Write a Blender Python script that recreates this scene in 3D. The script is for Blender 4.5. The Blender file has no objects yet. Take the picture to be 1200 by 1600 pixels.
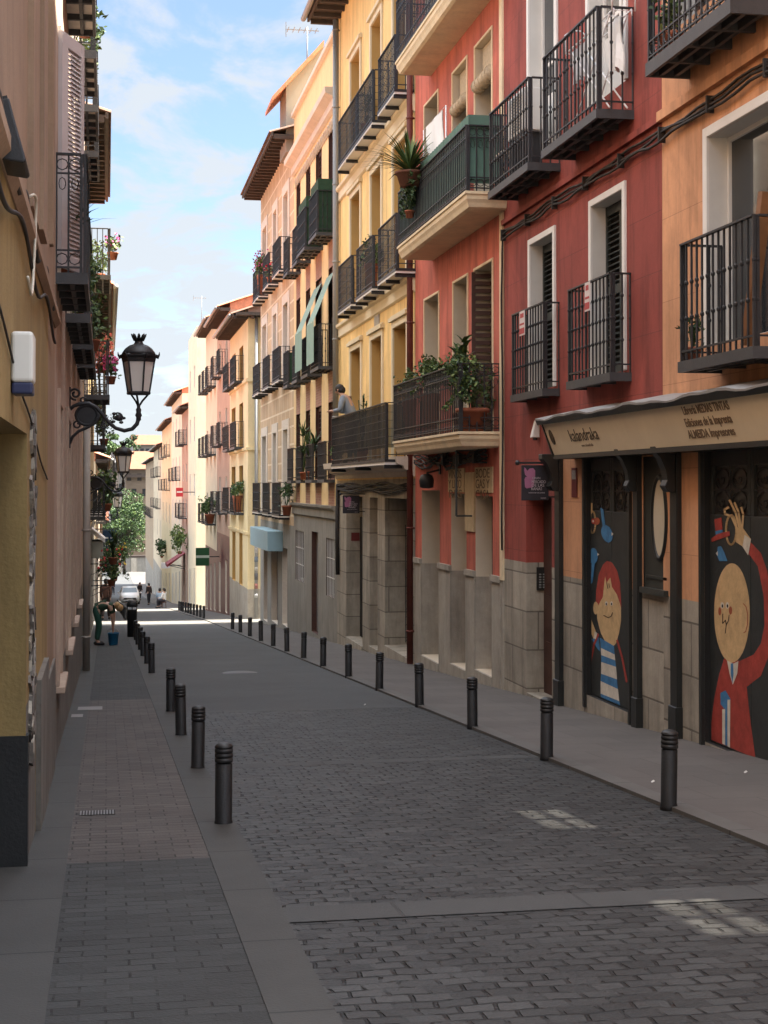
import bpy, bmesh, math, random
from math import sin, cos, tan, pi, radians, atan, sqrt
from mathutils import Vector, Matrix
random.seed(11)
scene = bpy.context.scene
COL = scene.collection
# ------------------------------------------------------------------ camera
FPX, VPX, HOR, PITCH = 2400.0, 167.0, 760.0, radians(1.0)
CAM = Vector((0, 0, 1.65))
YAW = atan((600 - VPX) / FPX * cos(PITCH))
FW = Vector((sin(YAW) * cos(PITCH), cos(YAW) * cos(PITCH), sin(PITCH)))
RT = Vector((cos(YAW), -sin(YAW), 0))
UP = RT.cross(FW)
CY0 = HOR - FPX * tan(PITCH)
cd = bpy.data.cameras.new('camera')
cam = bpy.data.objects.new('camera', cd)
COL.objects.link(cam)
cam.matrix_world = Matrix(((RT.x, UP.x, -FW.x, CAM.x), (RT.y, UP.y, -FW.y, CAM.y), (RT.z, UP.z, -FW.z, CAM.z), (0, 0, 0, 1)))
cd.sensor_fit = 'VERTICAL'
cd.sensor_height = 36
cd.sensor_width = 27
cd.lens = FPX / 1600 * 36
cd.shift_y = (CY0 - 800) / 1600
cd.clip_start = 0.1
cd.clip_end = 3000
scene.camera = cam
# ------------------------------------------------------------------ world and sun
SUN_EL, SUN_AZ = radians(58), radians(93)      # azimuth clockwise from +Y: the sun stands over the right-hand roofs
w = bpy.data.worlds.new('World')
scene.world = w
w.use_nodes = True
nt = w.node_tree
nt.nodes.clear()
def N(t, typ, **kw):
    n = t.nodes.new(typ)
    for k, v in kw.items():
        setattr(n, k, v)
    return n
sky = N(nt, 'ShaderNodeTexSky', sky_type='NISHITA', sun_disc=False)
sky.sun_elevation = SUN_EL
sky.sun_rotation = SUN_AZ
sky.altitude = 600
sky.air_density = 1.0
sky.dust_density = 0.6
tc = N(nt, 'ShaderNodeTexCoord')
sp = N(nt, 'ShaderNodeSeparateXYZ')
nt.links.new(tc.outputs['Generated'], sp.inputs[0])
def wmath(op, a, b=None, clamp=False):
    m = N(nt, 'ShaderNodeMath', operation=op, use_clamp=clamp)
    for i, x in enumerate((a, b)):
        if x is None: continue
        if isinstance(x, (int, float)): m.inputs[i].default_value = x
        else: nt.links.new(x, m.inputs[i])
    return m.outputs[0]
zc = wmath('MAXIMUM', sp.outputs[2], 0.0)
zz = wmath('ADD', zc, 0.10)
cx = wmath('DIVIDE', sp.outputs[0], zz)
cy = wmath('DIVIDE', sp.outputs[1], zz)
cb = N(nt, 'ShaderNodeCombineXYZ')
nt.links.new(cx, cb.inputs[0]); nt.links.new(cy, cb.inputs[1])
n1 = N(nt, 'ShaderNodeTexNoise'); n1.inputs['Scale'].default_value = 2.3; n1.inputs['Detail'].default_value = 9; n1.inputs['Roughness'].default_value = 0.58; n1.inputs['Distortion'].default_value = 0.35
mp = N(nt, 'ShaderNodeMapping'); mp.inputs['Location'].default_value = (3.3, 1.7, 0); mp.inputs['Scale'].default_value = (1.5, 0.95, 1)
nt.links.new(cb.outputs[0], mp.inputs[0]); nt.links.new(mp.outputs[0], n1.inputs['Vector'])
# more cloud towards the horizon
low = N(nt, 'ShaderNodeMapRange'); low.inputs[1].default_value = 0.04; low.inputs[2].default_value = 0.34; low.inputs[3].default_value = 0.17; low.inputs[4].default_value = -0.07
nt.links.new(zc, low.inputs[0])
nsum = wmath('ADD', n1.outputs[0], low.outputs[0])
cm = N(nt, 'ShaderNodeMapRange', interpolation_type='SMOOTHSTEP'); cm.inputs[1].default_value = 0.46; cm.inputs[2].default_value = 0.61; cm.inputs[3].default_value = 0.14; cm.inputs[4].default_value = 0.93
nt.links.new(nsum, cm.inputs[0])
# unseen overhead clouds made far brighter, as added fill light for the street
hi = N(nt, 'ShaderNodeMapRange', interpolation_type='SMOOTHSTEP'); hi.inputs[1].default_value = 0.30; hi.inputs[2].default_value = 0.75; hi.inputs[3].default_value = 0.0; hi.inputs[4].default_value = 1.0
nt.links.new(zc, hi.inputs[0])
cc = N(nt, 'ShaderNodeMixRGB'); cc.inputs[1].default_value = (1.48, 1.58, 1.69, 1); cc.inputs[2].default_value = (29.0, 29.6, 30.2, 1)
nt.links.new(hi.outputs[0], cc.inputs[0])
mx = N(nt, 'ShaderNodeMixRGB')
nt.links.new(cc.outputs[0], mx.inputs[2])
tint = N(nt, 'ShaderNodeMixRGB', blend_type='MULTIPLY'); tint.inputs[0].default_value = 1.0; tint.inputs[2].default_value = (0.41, 0.435, 0.46, 1)
nt.links.new(sky.outputs[0], tint.inputs[1])
nt.links.new(cm.outputs[0], mx.inputs[0]); nt.links.new(tint.outputs[0], mx.inputs[1])
bg = N(nt, 'ShaderNodeBackground'); bg.inputs[1].default_value = 0.05
nt.links.new(mx.outputs[0], bg.inputs[0])
wo = N(nt, 'ShaderNodeOutputWorld'); nt.links.new(bg.outputs[0], wo.inputs[0])
ld = bpy.data.lights.new('sun', 'SUN'); ld.energy = 2.8; ld.angle = radians(0.55); ld.color = (1.0, 0.93, 0.82)
sun = bpy.data.objects.new('sun', ld); COL.objects.link(sun)
sd = Vector((sin(SUN_AZ) * cos(SUN_EL), cos(SUN_AZ) * cos(SUN_EL), sin(SUN_EL)))
sun.rotation_euler = sd.to_track_quat('Z', 'Y').to_euler()
sun.location = (30, 20, 60)
vs = scene.view_settings
vs.view_transform = 'Standard'; vs.look = 'None'; vs.gamma = 1.0; vs.exposure = 3.45
scene.cycles.max_bounces = 8
scene.cycles.diffuse_bounces = 5
scene.cycles.use_denoising = True

# ------------------------------------------------------------------ measuring helpers
def ray(px, py):
    return FW + RT * ((px - 600) / FPX) + UP * ((CY0 - py) / FPX)
def P(px, py, X=None, Y=None, Z=None):
    d = ray(px, py)
    if X is not None: t = (X - CAM.x) / d.x
    elif Y is not None: t = (Y - CAM.y) / d.y
    else: t = (Z - CAM.z) / d.z
    return CAM + d * t
def PP(px, py, p0, n):
    d = ray(px, py)
    t = (Vector(p0) - CAM).dot(n) / d.dot(n)
    return CAM + d * t
XR, XL = 5.60, -0.45
KR, KL = 3.88, 0.85            # kerb lines
PROF = [(-40, 2.4), (0, 0), (60, -3.6), (135, -8.5), (200, -12.0), (285, -14.0), (420, -15.5), (900, -16)]
def zg(y):
    for (a, za), (b, zb) in zip(PROF, PROF[1:]):
        if y <= b:
            return za + (zb - za) * (y - a) / (b - a)
    return PROF[-1][1]

# ------------------------------------------------------------------ mesh builder
OFF = {}
class MB:
    def __init__(s):
        s.v, s.f, s.m, s.sm = [], [], [], []
    def face(s, pts, mi=0, sm=False):
        n = len(s.v)
        s.v += [tuple(p) for p in pts]
        s.f.append(tuple(range(n, n + len(pts)))); s.m.append(mi); s.sm.append(sm)
    def raw(s, vs_, fs, mi=0, sm=False):
        n = len(s.v)
        s.v += [tuple(p) for p in vs_]
        for f in fs:
            s.f.append(tuple(n + i for i in f)); s.m.append(mi); s.sm.append(sm)
    def box(s, x0, x1, y0, y1, z0, z1, mi=0):
        if x0 > x1: x0, x1 = x1, x0
        if y0 > y1: y0, y1 = y1, y0
        if z0 > z1: z0, z1 = z1, z0
        v = [(x0, y0, z0), (x1, y0, z0), (x1, y1, z0), (x0, y1, z0), (x0, y0, z1), (x1, y0, z1), (x1, y1, z1), (x0, y1, z1)]
        s.raw(v, [(3, 2, 1, 0), (4, 5, 6, 7), (0, 1, 5, 4), (1, 2, 6, 5), (2, 3, 7, 6), (3, 0, 4, 7)], mi)
    def obox(s, c, a, b, d, mi=0):
        c, a, b, d = Vector(c), Vector(a), Vector(b), Vector(d)
        v = [c - a - b - d, c + a - b - d, c + a + b - d, c - a + b - d, c - a - b + d, c + a - b + d, c + a + b + d, c - a + b + d]
        s.raw(v, [(3, 2, 1, 0), (4, 5, 6, 7), (0, 1, 5, 4), (1, 2, 6, 5), (2, 3, 7, 6), (3, 0, 4, 7)], mi)
    def tube(s, pts, r, n=6, mi=0, closed=False, sm=True):
        pts = [Vector(p) for p in pts]
        k = len(pts)
        rs = r if isinstance(r, (list, tuple)) else [r] * k
        t0 = (pts[1] - pts[0]).normalized()
        up = Vector((0, 0, 1)) if abs(t0.z) < 0.9 else Vector((1, 0, 0))
        a = t0.cross(up).normalized()
        vs_ = []
        for i, p in enumerate(pts):
            if closed: t = (pts[(i + 1) % k] - pts[i - 1])
            else: t = pts[min(i + 1, k - 1)] - pts[max(i - 1, 0)]
            t = t.normalized() if t.length > 1e-9 else t0
            a = (a - t * a.dot(t))
            a = a.normalized() if a.length > 1e-6 else t.orthogonal().normalized()
            b = t.cross(a)
            for j in range(n):
                q = 2 * pi * j / n + pi / n
                vs_.append(p + a * (cos(q) * rs[i]) + b * (sin(q) * rs[i]))
        fs = []
        for i in range(k if closed else k - 1):
            i2 = (i + 1) % k
            for j in range(n):
                j2 = (j + 1) % n
                fs.append((i * n + j, i * n + j2, i2 * n + j2, i2 * n + j))
        if not closed:
            fs.append(tuple(range(n - 1, -1, -1))); fs.append(tuple((k - 1) * n + j for j in range(n)))
        s.raw(vs_, fs, mi, sm and n > 4)
    def bar(s, p0, p1, w, mi=0):
        s.tube([p0, p1], w * 0.7071, 4, mi, sm=False)
    def lathe(s, c, prof, n=16, mi=0, sm=True, ph=0.0, sx=1, sy=1):
        vs_, fs = [], []
        for r, z in prof:
            for j in range(n):
                q = 2 * pi * j / n + ph
                vs_.append((c[0] + r * cos(q) * sx, c[1] + r * sin(q) * sy, c[2] + z))
        for i in range(len(prof) - 1):
            for j in range(n):
                j2 = (j + 1) % n
                fs.append((i * n + j, i * n + j2, (i + 1) * n + j2, (i + 1) * n + j))
        fs.append(tuple(range(n - 1, -1, -1))); fs.append(tuple((len(prof) - 1) * n + j for j in range(n)))
        s.raw(vs_, fs, mi, sm)
    def prism(s, poly, vec, mi=0):
        vec = Vector(vec); k = len(poly)
        vs_ = [Vector(p) for p in poly] + [Vector(p) + vec for p in poly]
        fs = [tuple(range(k - 1, -1, -1)), tuple(range(k, 2 * k))] + [(i, (i + 1) % k, k + (i + 1) % k, k + i) for i in range(k)]
        s.raw(vs_, fs, mi)
    def blob(s, c, r, mi=0, nu=10, nv=7, sm=True):
        c = Vector(c)
        r = r if isinstance(r, (tuple, list)) else (r, r, r)
        vs_ = []
        for i in range(nv + 1):
            th = pi * i / nv
            for j in range(nu):
                q = 2 * pi * j / nu
                vs_.append((c.x + r[0] * sin(th) * cos(q), c.y + r[1] * sin(th) * sin(q), c.z + r[2] * cos(th)))
        fs = [(i * nu + j, (i + 1) * nu + j, (i + 1) * nu + (j + 1) % nu, i * nu + (j + 1) % nu) for i in range(nv) for j in range(nu)]
        s.raw(vs_, fs, mi, sm)
    def build(s, name, mats, parent=None, label=None, cat=None, group=None, kind=None, loc=None, part_label=None):
        mats = mats if isinstance(mats, (list, tuple)) else [mats]
        me = bpy.data.meshes.new(name)
        if parent is not None: o0 = OFF[parent.name]
        elif loc is not None: o0 = Vector(loc)
        else:
            xs = [p[0] for p in s.v]; ys = [p[1] for p in s.v]; zs = [p[2] for p in s.v]
            o0 = Vector(((min(xs) + max(xs)) / 2, (min(ys) + max(ys)) / 2, min(zs)))
        me.from_pydata([(p[0] - o0.x, p[1] - o0.y, p[2] - o0.z) for p in s.v], [], s.f)
        for m in mats: me.materials.append(m)
        me.polygons.foreach_set('material_index', s.m)
        me.polygons.foreach_set('use_smooth', s.sm)
        me.validate(clean_customdata=False); me.update()
        o = bpy.data.objects.new(name, me)
        COL.objects.link(o)
        OFF[o.name] = o0
        if parent is not None: o.parent = parent
        else: o.location = o0
        tag(o, label, cat, group, kind)
        if part_label: o['label'] = part_label
        return o
def tag(o, label=None, cat=None, group=None, kind=None):
    if label: o['label'] = label
    if cat: o['category'] = cat
    if group: o['group'] = group
    if kind: o['kind'] = kind
    return o
def empty(name, loc, label, cat, group=None):
    o = bpy.data.objects.new(name, None)
    COL.objects.link(o)
    o.location = loc; o.empty_display_size = 0.2
    OFF[o.name] = Vector(loc)
    return tag(o, label, cat, group)
def copy_tree(o, parent=None):
    c = o.copy(); COL.objects.link(c)
    if parent is not None: c.parent = parent
    for ch in list(o.children): copy_tree(ch, c)
    return c
def bevel(o, wd=0.008, seg=2):
    m = o.modifiers.new('bevel', 'BEVEL'); m.width = wd; m.segments = seg; m.limit_method = 'ANGLE'; m.angle_limit = radians(50)
    return o
def text_mesh(txt, size, origin, xdir, ydir, mat, parent, name='lettering', width=None, bold=0.0, align='LEFT', shear=0.0, raise_=0.004):
    cu = bpy.data.curves.new('t', 'FONT'); cu.body = txt; cu.size = size; cu.extrude = 0.0015; cu.offset = bold; cu.align_x = align; cu.shear = shear; cu.resolution_u = 3
    cu.space_line = 1.0
    ob = bpy.data.objects.new('t', cu); COL.objects.link(ob)
    dg = bpy.context.evaluated_depsgraph_get()
    me = bpy.data.meshes.new_from_object(ob.evaluated_get(dg))
    bpy.data.objects.remove(ob); bpy.data.curves.remove(cu)
    xs = [v.co.x for v in me.vertices]
    sc = (width / (max(xs) - min(xs))) if width else 1.0
    xd, yd = Vector(xdir).normalized(), Vector(ydir).normalized(); nd = xd.cross(yd)
    mb = MB()
    o0 = Vector(origin) + nd * raise_
    mb.raw([o0 + xd * (v.co.x * sc) + yd * v.co.y + nd * v.co.z for v in me.vertices], [tuple(p.vertices) for p in me.polygons])
    bpy.data.meshes.remove(me)
    return mb.build(name, mat, parent)

# ------------------------------------------------------------------ materials
def M(name, col, rough=0.8, var=0.12, vs_=1.5, bump=0.0, bs=60, brick=None, metal=0.0, spec=0.4, stain=0.0, trans=0.0):
    m = bpy.data.materials.new(name); m.use_nodes = True
    t = m.node_tree; b = t.nodes['Principled BSDF']
    b.inputs['Roughness'].default_value = rough; b.inputs['Metallic'].default_value = metal
    b.inputs['Specular IOR Level'].default_value = spec
    c4 = lambda c, k=1.0: (min(c[0] * k, 1), min(c[1] * k, 1), min(c[2] * k, 1), 1)
    L = t.links.new
    co = N(t, 'ShaderNodeTexCoord').outputs['Object']
    out = None; fac = None
    if brick:
        pl = brick.get('plane', 'yz')
        vec = co
        if pl == 'yz':
            s_ = N(t, 'ShaderNodeSeparateXYZ'); L(co, s_.inputs[0])
            ad = N(t, 'ShaderNodeMath', operation='ADD'); L(s_.outputs[0], ad.inputs[0]); L(s_.outputs[1], ad.inputs[1])
            c_ = N(t, 'ShaderNodeCombineXYZ'); L(ad.outputs[0], c_.inputs[0]); L(s_.outputs[2], c_.inputs[1]); vec = c_.outputs[0]
        if brick.get('warp'):
            wn = N(t, 'ShaderNodeTexNoise'); wn.inputs['Scale'].default_value = brick.get('wscale', 2.0); wn.inputs['Detail'].default_value = 2; L(vec, wn.inputs['Vector'])
            sb = N(t, 'ShaderNodeVectorMath', operation='SUBTRACT'); L(wn.outputs['Color'], sb.inputs[0]); sb.inputs[1].default_value = (0.5, 0.5, 0.5)
            sl = N(t, 'ShaderNodeVectorMath', operation='SCALE'); L(sb.outputs[0], sl.inputs[0]); sl.inputs['Scale'].default_value = brick['warp']
            aa = N(t, 'ShaderNodeVectorMath', operation='ADD'); L(vec, aa.inputs[0]); L(sl.outputs[0], aa.inputs[1]); vec = aa.outputs[0]
        bt = N(t, 'ShaderNodeTexBrick', offset=0.5, squash=1.0)
        bt.inputs['Scale'].default_value = 1.0
        bt.inputs['Brick Width'].default_value = brick['w']; bt.inputs['Row Height'].default_value = brick['h']
        bt.inputs['Mortar Size'].default_value = brick.get('mortar', 0.01); bt.inputs['Mortar Smooth'].default_value = brick.get('smooth', 0.3)
        bt.inputs['Bias'].default_value = 0.0
        bv = brick.get('var', 0.15)
        bt.inputs['Color1'].default_value = c4(col, 1 - bv)
        bt.inputs['Color2'].default_value = c4(brick.get('col2', col), 1 + bv)
        bt.inputs['Mortar'].default_value = c4(brick.get('mcol', (col[0] * 0.45, col[1] * 0.45, col[2] * 0.45)))
        L(vec, bt.inputs['Vector'])
        out = bt.outputs['Color']; fac = bt.outputs['Fac']
        if brick.get('gap'):
            gn = N(t, 'ShaderNodeTexNoise'); gn.inputs['Scale'].default_value = brick.get('gscale', 7.0); gn.inputs['Detail'].default_value = 3; L(vec, gn.inputs['Vector'])
            gr = N(t, 'ShaderNodeMapRange'); gr.inputs[1].default_value = 0.45; gr.inputs[2].default_value = 0.57; L(gn.outputs[0], gr.inputs[0])
            gm = N(t, 'ShaderNodeMath', operation='MULTIPLY'); L(gr.outputs[0], gm.inputs[0]); L(fac, gm.inputs[1])
            gx = N(t, 'ShaderNodeMixRGB'); L(gm.outputs[0], gx.inputs[0]); L(out, gx.inputs[1]); gx.inputs[2].default_value = c4(brick['gap']); out = gx.outputs[0]; fac = gm.outputs[0]
    if var > 0 or stain > 0:
        nz = N(t, 'ShaderNodeTexNoise'); nz.inputs['Scale'].default_value = vs_; nz.inputs['Detail'].default_value = 8; nz.inputs['Roughness'].default_value = 0.65; L(co, nz.inputs['Vector'])
        mr = N(t, 'ShaderNodeMapRange'); mr.inputs[1].default_value = 0.25; mr.inputs[2].default_value = 0.75; mr.inputs[3].default_value = 1 - var; mr.inputs[4].default_value = 1 + var; L(nz.outputs[0], mr.inputs[0])
        k = mr.outputs[0]
        if stain > 0:
            mp_ = N(t, 'ShaderNodeMapping'); mp_.inputs['Scale'].default_value = (1.6, 1.6, 0.22); L(co, mp_.inputs[0])
            n2 = N(t, 'ShaderNodeTexNoise'); n2.inputs['Scale'].default_value = 2.2; n2.inputs['Detail'].default_value = 9; n2.inputs['Roughness'].default_value = 0.7; L(mp_.outputs[0], n2.inputs['Vector'])
            r2 = N(t, 'ShaderNodeMapRange'); r2.inputs[1].default_value = 0.47; r2.inputs[2].default_value = 0.70; r2.inputs[3].default_value = 1.0; r2.inputs[4].default_value = 1 - stain; L(n2.outputs[0], r2.inputs[0])
            mm = N(t, 'ShaderNodeMath', operation='MULTIPLY'); L(k, mm.inputs[0]); L(r2.outputs[0], mm.inputs[1]); k = mm.outputs[0]
        mu = N(t, 'ShaderNodeVectorMath', operation='SCALE'); L(k, mu.inputs['Scale'])
        if out is None: mu.inputs[0].default_value = col
        else: L(out, mu.inputs[0])
        out = mu.outputs[0]
    if stain > 0 and out is not None:
        # old repairs and fine mottling in the render coat
        n3 = N(t, 'ShaderNodeTexNoise'); n3.inputs['Scale'].default_value = 0.55; n3.inputs['Detail'].default_value = 4; n3.inputs['Distortion'].default_value = 0.8; L(co, n3.inputs['Vector'])
        r3 = N(t, 'ShaderNodeMapRange'); r3.inputs[1].default_value = 0.52; r3.inputs[2].default_value = 0.57; r3.inputs[3].default_value = 1.0; r3.inputs[4].default_value = 1.0 + 0.35 * stain; L(n3.outputs[0], r3.inputs[0])
        n4 = N(t, 'ShaderNodeTexNoise'); n4.inputs['Scale'].default_value = 14; n4.inputs['Detail'].default_value = 6; n4.inputs['Roughness'].default_value = 0.75; L(co, n4.inputs['Vector'])
        r4 = N(t, 'ShaderNodeMapRange'); r4.inputs[1].default_value = 0.3; r4.inputs[2].default_value = 0.7; r4.inputs[3].default_value = 0.93; r4.inputs[4].default_value = 1.06; L(n4.outputs[0], r4.inputs[0])
        m5 = N(t, 'ShaderNodeMath', operation='MULTIPLY'); L(r3.outputs[0], m5.inputs[0]); L(r4.outputs[0], m5.inputs[1])
        s5 = N(t, 'ShaderNodeVectorMath', operation='SCALE'); L(out, s5.inputs[0]); L(m5.outputs[0], s5.inputs['Scale']); out = s5.outputs[0]
    if out is None: b.inputs['Base Color'].default_value = c4(col)
    else: L(out, b.inputs['Base Color'])
    if bump > 0 or fac is not None:
        nb = N(t, 'ShaderNodeTexNoise'); nb.inputs['Scale'].default_value = bs; nb.inputs['Detail'].default_value = 5; L(co, nb.inputs['Vector'])
        h = nb.outputs[0]
        bp = N(t, 'ShaderNodeBump'); bp.inputs['Strength'].default_value = max(bump, 0.05); bp.inputs['Distance'].default_value = 0.012
        if fac is not None:
            ml = N(t, 'ShaderNodeMath', operation='MULTIPLY'); L(fac, ml.inputs[0]); ml.inputs[1].default_value = -brick.get('depth', 1.0)
            a2 = N(t, 'ShaderNodeMath', operation='MULTIPLY_ADD'); L(h, a2.inputs[0]); a2.inputs[1].default_value = 0.5; L(ml.outputs[0], a2.inputs[2]); h = a2.outputs[0]
        L(h, bp.inputs['Height']); L(bp.outputs[0], b.inputs['Normal'])
    if trans: b.inputs['Transmission Weight'].default_value = trans
    return m
IRON = M('black_iron', (0.022, 0.022, 0.024), 0.5, 0.25, 8, 0.15, 90)
IRONG = M('grey_iron', (0.05, 0.05, 0.052), 0.55, 0.25, 6, 0.2, 60)
GLASS = M('window_glass', (0.018, 0.022, 0.026), 0.06, 0.0, spec=0.6)
CURTAIN = M('curtained_glass', (0.20, 0.19, 0.17), 0.12, 0.35, 5, spec=0.6)
WR = random.Random(77)
DARK = M('dark_inside', (0.02, 0.018, 0.016), 0.9, 0.3)
WHITE = M('white_paint', (0.72, 0.70, 0.66), 0.5, 0.06, 3, 0.05)
CREAMT = M('cream_trim', (0.72, 0.58, 0.38), 0.8, 0.1, 2, 0.15, 50, stain=0.15)
JAMBP = M('pale_jamb', (0.60, 0.52, 0.40), 0.8, 0.1, 2, 0.15, 50)
JAMBW = M('white_jamb', (0.62, 0.60, 0.56), 0.75, 0.08, 2, 0.1, 50)
STONE = M('granite_blocks', (0.32, 0.285, 0.23), 0.85, 0.24, 2.5, 0.5, 45, brick=dict(w=1.1, h=0.52, mortar=0.012, var=0.12, mcol=(0.15, 0.13, 0.105)), stain=0.4)
STONES = M('smooth_stone', (0.36, 0.325, 0.27), 0.85, 0.18, 2.5, 0.35, 60, stain=0.3)
GREYP = M('grey_plaster', (0.25, 0.235, 0.205), 0.9, 0.15, 1.5, 0.25, 60, stain=0.25)
TILE = M('clay_tile', (0.50, 0.20, 0.11), 0.85, 0.35, 5, 0.3, 30)
TILED = M('dark_clay_tile', (0.20, 0.12, 0.085), 0.85, 0.35, 5, 0.3, 30)
BROWN = M('brown_wood', (0.065, 0.028, 0.02), 0.6, 0.25, 5, 0.15, 40)
EAVE = M('dark_eave_wood', (0.055, 0.04, 0.032), 0.8, 0.3, 5, 0.2, 40)
GREENS = M('dark_green_shutter', (0.030, 0.038, 0.036), 0.5, 0.2, 5, 0.1)
LEAF1 = M('leaf_mid', (0.055, 0.10, 0.028), 0.6, 0.35, 6)
LEAF2 = M('leaf_dark', (0.028, 0.058, 0.018), 0.6, 0.35, 6)
LEAF3 = M('leaf_pale', (0.12, 0.17, 0.045), 0.6, 0.3, 6)
PINK = M('pink_petals', (0.62, 0.10, 0.28), 0.6, 0.2, 8)
REDP = M('red_petals', (0.55, 0.04, 0.05), 0.6, 0.2, 8)
ORANGEP = M('coral_petals', (0.65, 0.18, 0.12), 0.6, 0.2, 8)
TERRA = M('terracotta', (0.32, 0.11, 0.06), 0.85, 0.15, 5, 0.1)
SKIN = M('skin', (0.45, 0.27, 0.19), 0.55, 0.05)
HAIRD = M('dark_hair', (0.02, 0.016, 0.014), 0.6, 0.2, 20)
ZINC = M('zinc_pipe', (0.26, 0.26, 0.25), 0.55, 0.12, 3, metal=0.3)
CLOTHW = M('white_cloth', (0.75, 0.74, 0.72), 0.85, 0.05)

# ------------------------------------------------------------------ building helpers (s=+1: right side, recess towards +X)
def wall(parent, X, s, y0, y1, z0, z1, ops, mats, zone=None, yb=(), zb=(), D=9.0, name='wall', roof=True):
    """facade with real openings, reveals, ends, back and flat top"""
    ys = sorted(set([y0, y1] + [v for o in ops for v in (o['y0'], o['y1'])] + list(yb)))
    zs = sorted(set([z0, z1] + [v for o in ops for v in (o['z0'], o['z1'])] + list(zb)))
    ys = [v for v in ys if y0 <= v <= y1]; zs = [v for v in zs if z0 <= v <= z1]
    mb = MB()
    for a, b in zip(ys, ys[1:]):
        for c, d in zip(zs, zs[1:]):
            ym, zm = (a + b) / 2, (c + d) / 2
            if b - a < 1e-6 or d - c < 1e-6: continue
            if any(o['y0'] < ym < o['y1'] and o['z0'] < zm < o['z1'] for o in ops): continue
            mb.face([(X, a, c), (X, b, c), (X, b, d), (X, a, d)], zone(ym, zm) if zone else 0)
    for o in ops:
        xb = X + s * o['d']; a, b, c, d = o['y0'], o['y1'], o['z0'], o['z1']; r = o.get('jm', 1)
        cuts = [c] + [v for v in o.get('jz', []) if c < v < d] + [d]
        for i, (e, f) in enumerate(zip(cuts, cuts[1:])):
            rr = o['jms'][i] if 'jms' in o else r
            mb.face([(X, a, e), (xb, a, e), (xb, a, f), (X, a, f)], rr)
            mb.face([(X, b, e), (xb, b, e), (xb, b, f), (X, b, f)], rr)
        mb.face([(X, a, d), (xb, a, d), (xb, b, d), (X, b, d)], r)
        mb.face([(X, a, c), (xb, a, c), (xb, b, c), (X, b, c)], o.get('fm', r))
        if o.get('open'): continue
        mb.face([(xb, a, c), (xb, b, c), (xb, b, d), (xb, a, d)], o.get('bm', r))
    x1 = X + s * D
    zc_ = [z0] + [v for v in zs if z0 < v < z1] + [z1]
    for c, d in zip(zc_, zc_[1:]):
        mb.face([(X, y0, c), (x1, y0, c), (x1, y0, d), (X, y0, d)], zone(y0 + 0.01, (c + d) / 2) if zone else 0)
        mb.face([(X, y1, c), (x1, y1, c), (x1, y1, d), (X, y1, d)], zone(y1 - 0.01, (c + d) / 2) if zone else 0)
    mb.face([(x1, y0, z0), (x1, y1, z0), (x1, y1, z1), (x1, y0, z1)])
    if isinstance(roof, tuple):      # flat roof with an added hole for the sun
        hx0, hx1, hy0, hy1 = roof
        for (a, b, c, d) in ((X, hx0, y0, y1), (hx1, x1, y0, y1), (hx0, hx1, y0, hy0), (hx0, hx1, hy1, y1)):
            mb.face([(a, c, z1), (b, c, z1), (b, d, z1), (a, d, z1)])
    elif roof: mb.face([(X, y0, z1), (x1, y0, z1), (x1, y1, z1), (X, y1, z1)])
    return mb.build(name, mats, parent)
def op(pl, pr, yt, yb, d=0.25, X=XR, **kw):
    """opening from pixel marks: left edge, right edge, top and bottom at the left edge"""
    a = P(pl, yt, X=X); b = P(pr, yt, X=X); c = P(pl, yb, X=X)
    o = dict(y0=min(a.y, b.y), y1=max(a.y, b.y), z0=min(a.z, c.z), z1=max(a.z, c.z), d=d); o.update(kw)
    return o
def opm(y0, y1, z0, z1, d=0.25, **kw):
    o = dict(y0=y0, y1=y1, z0=z0, z1=z1, d=d); o.update(kw); return o
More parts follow.
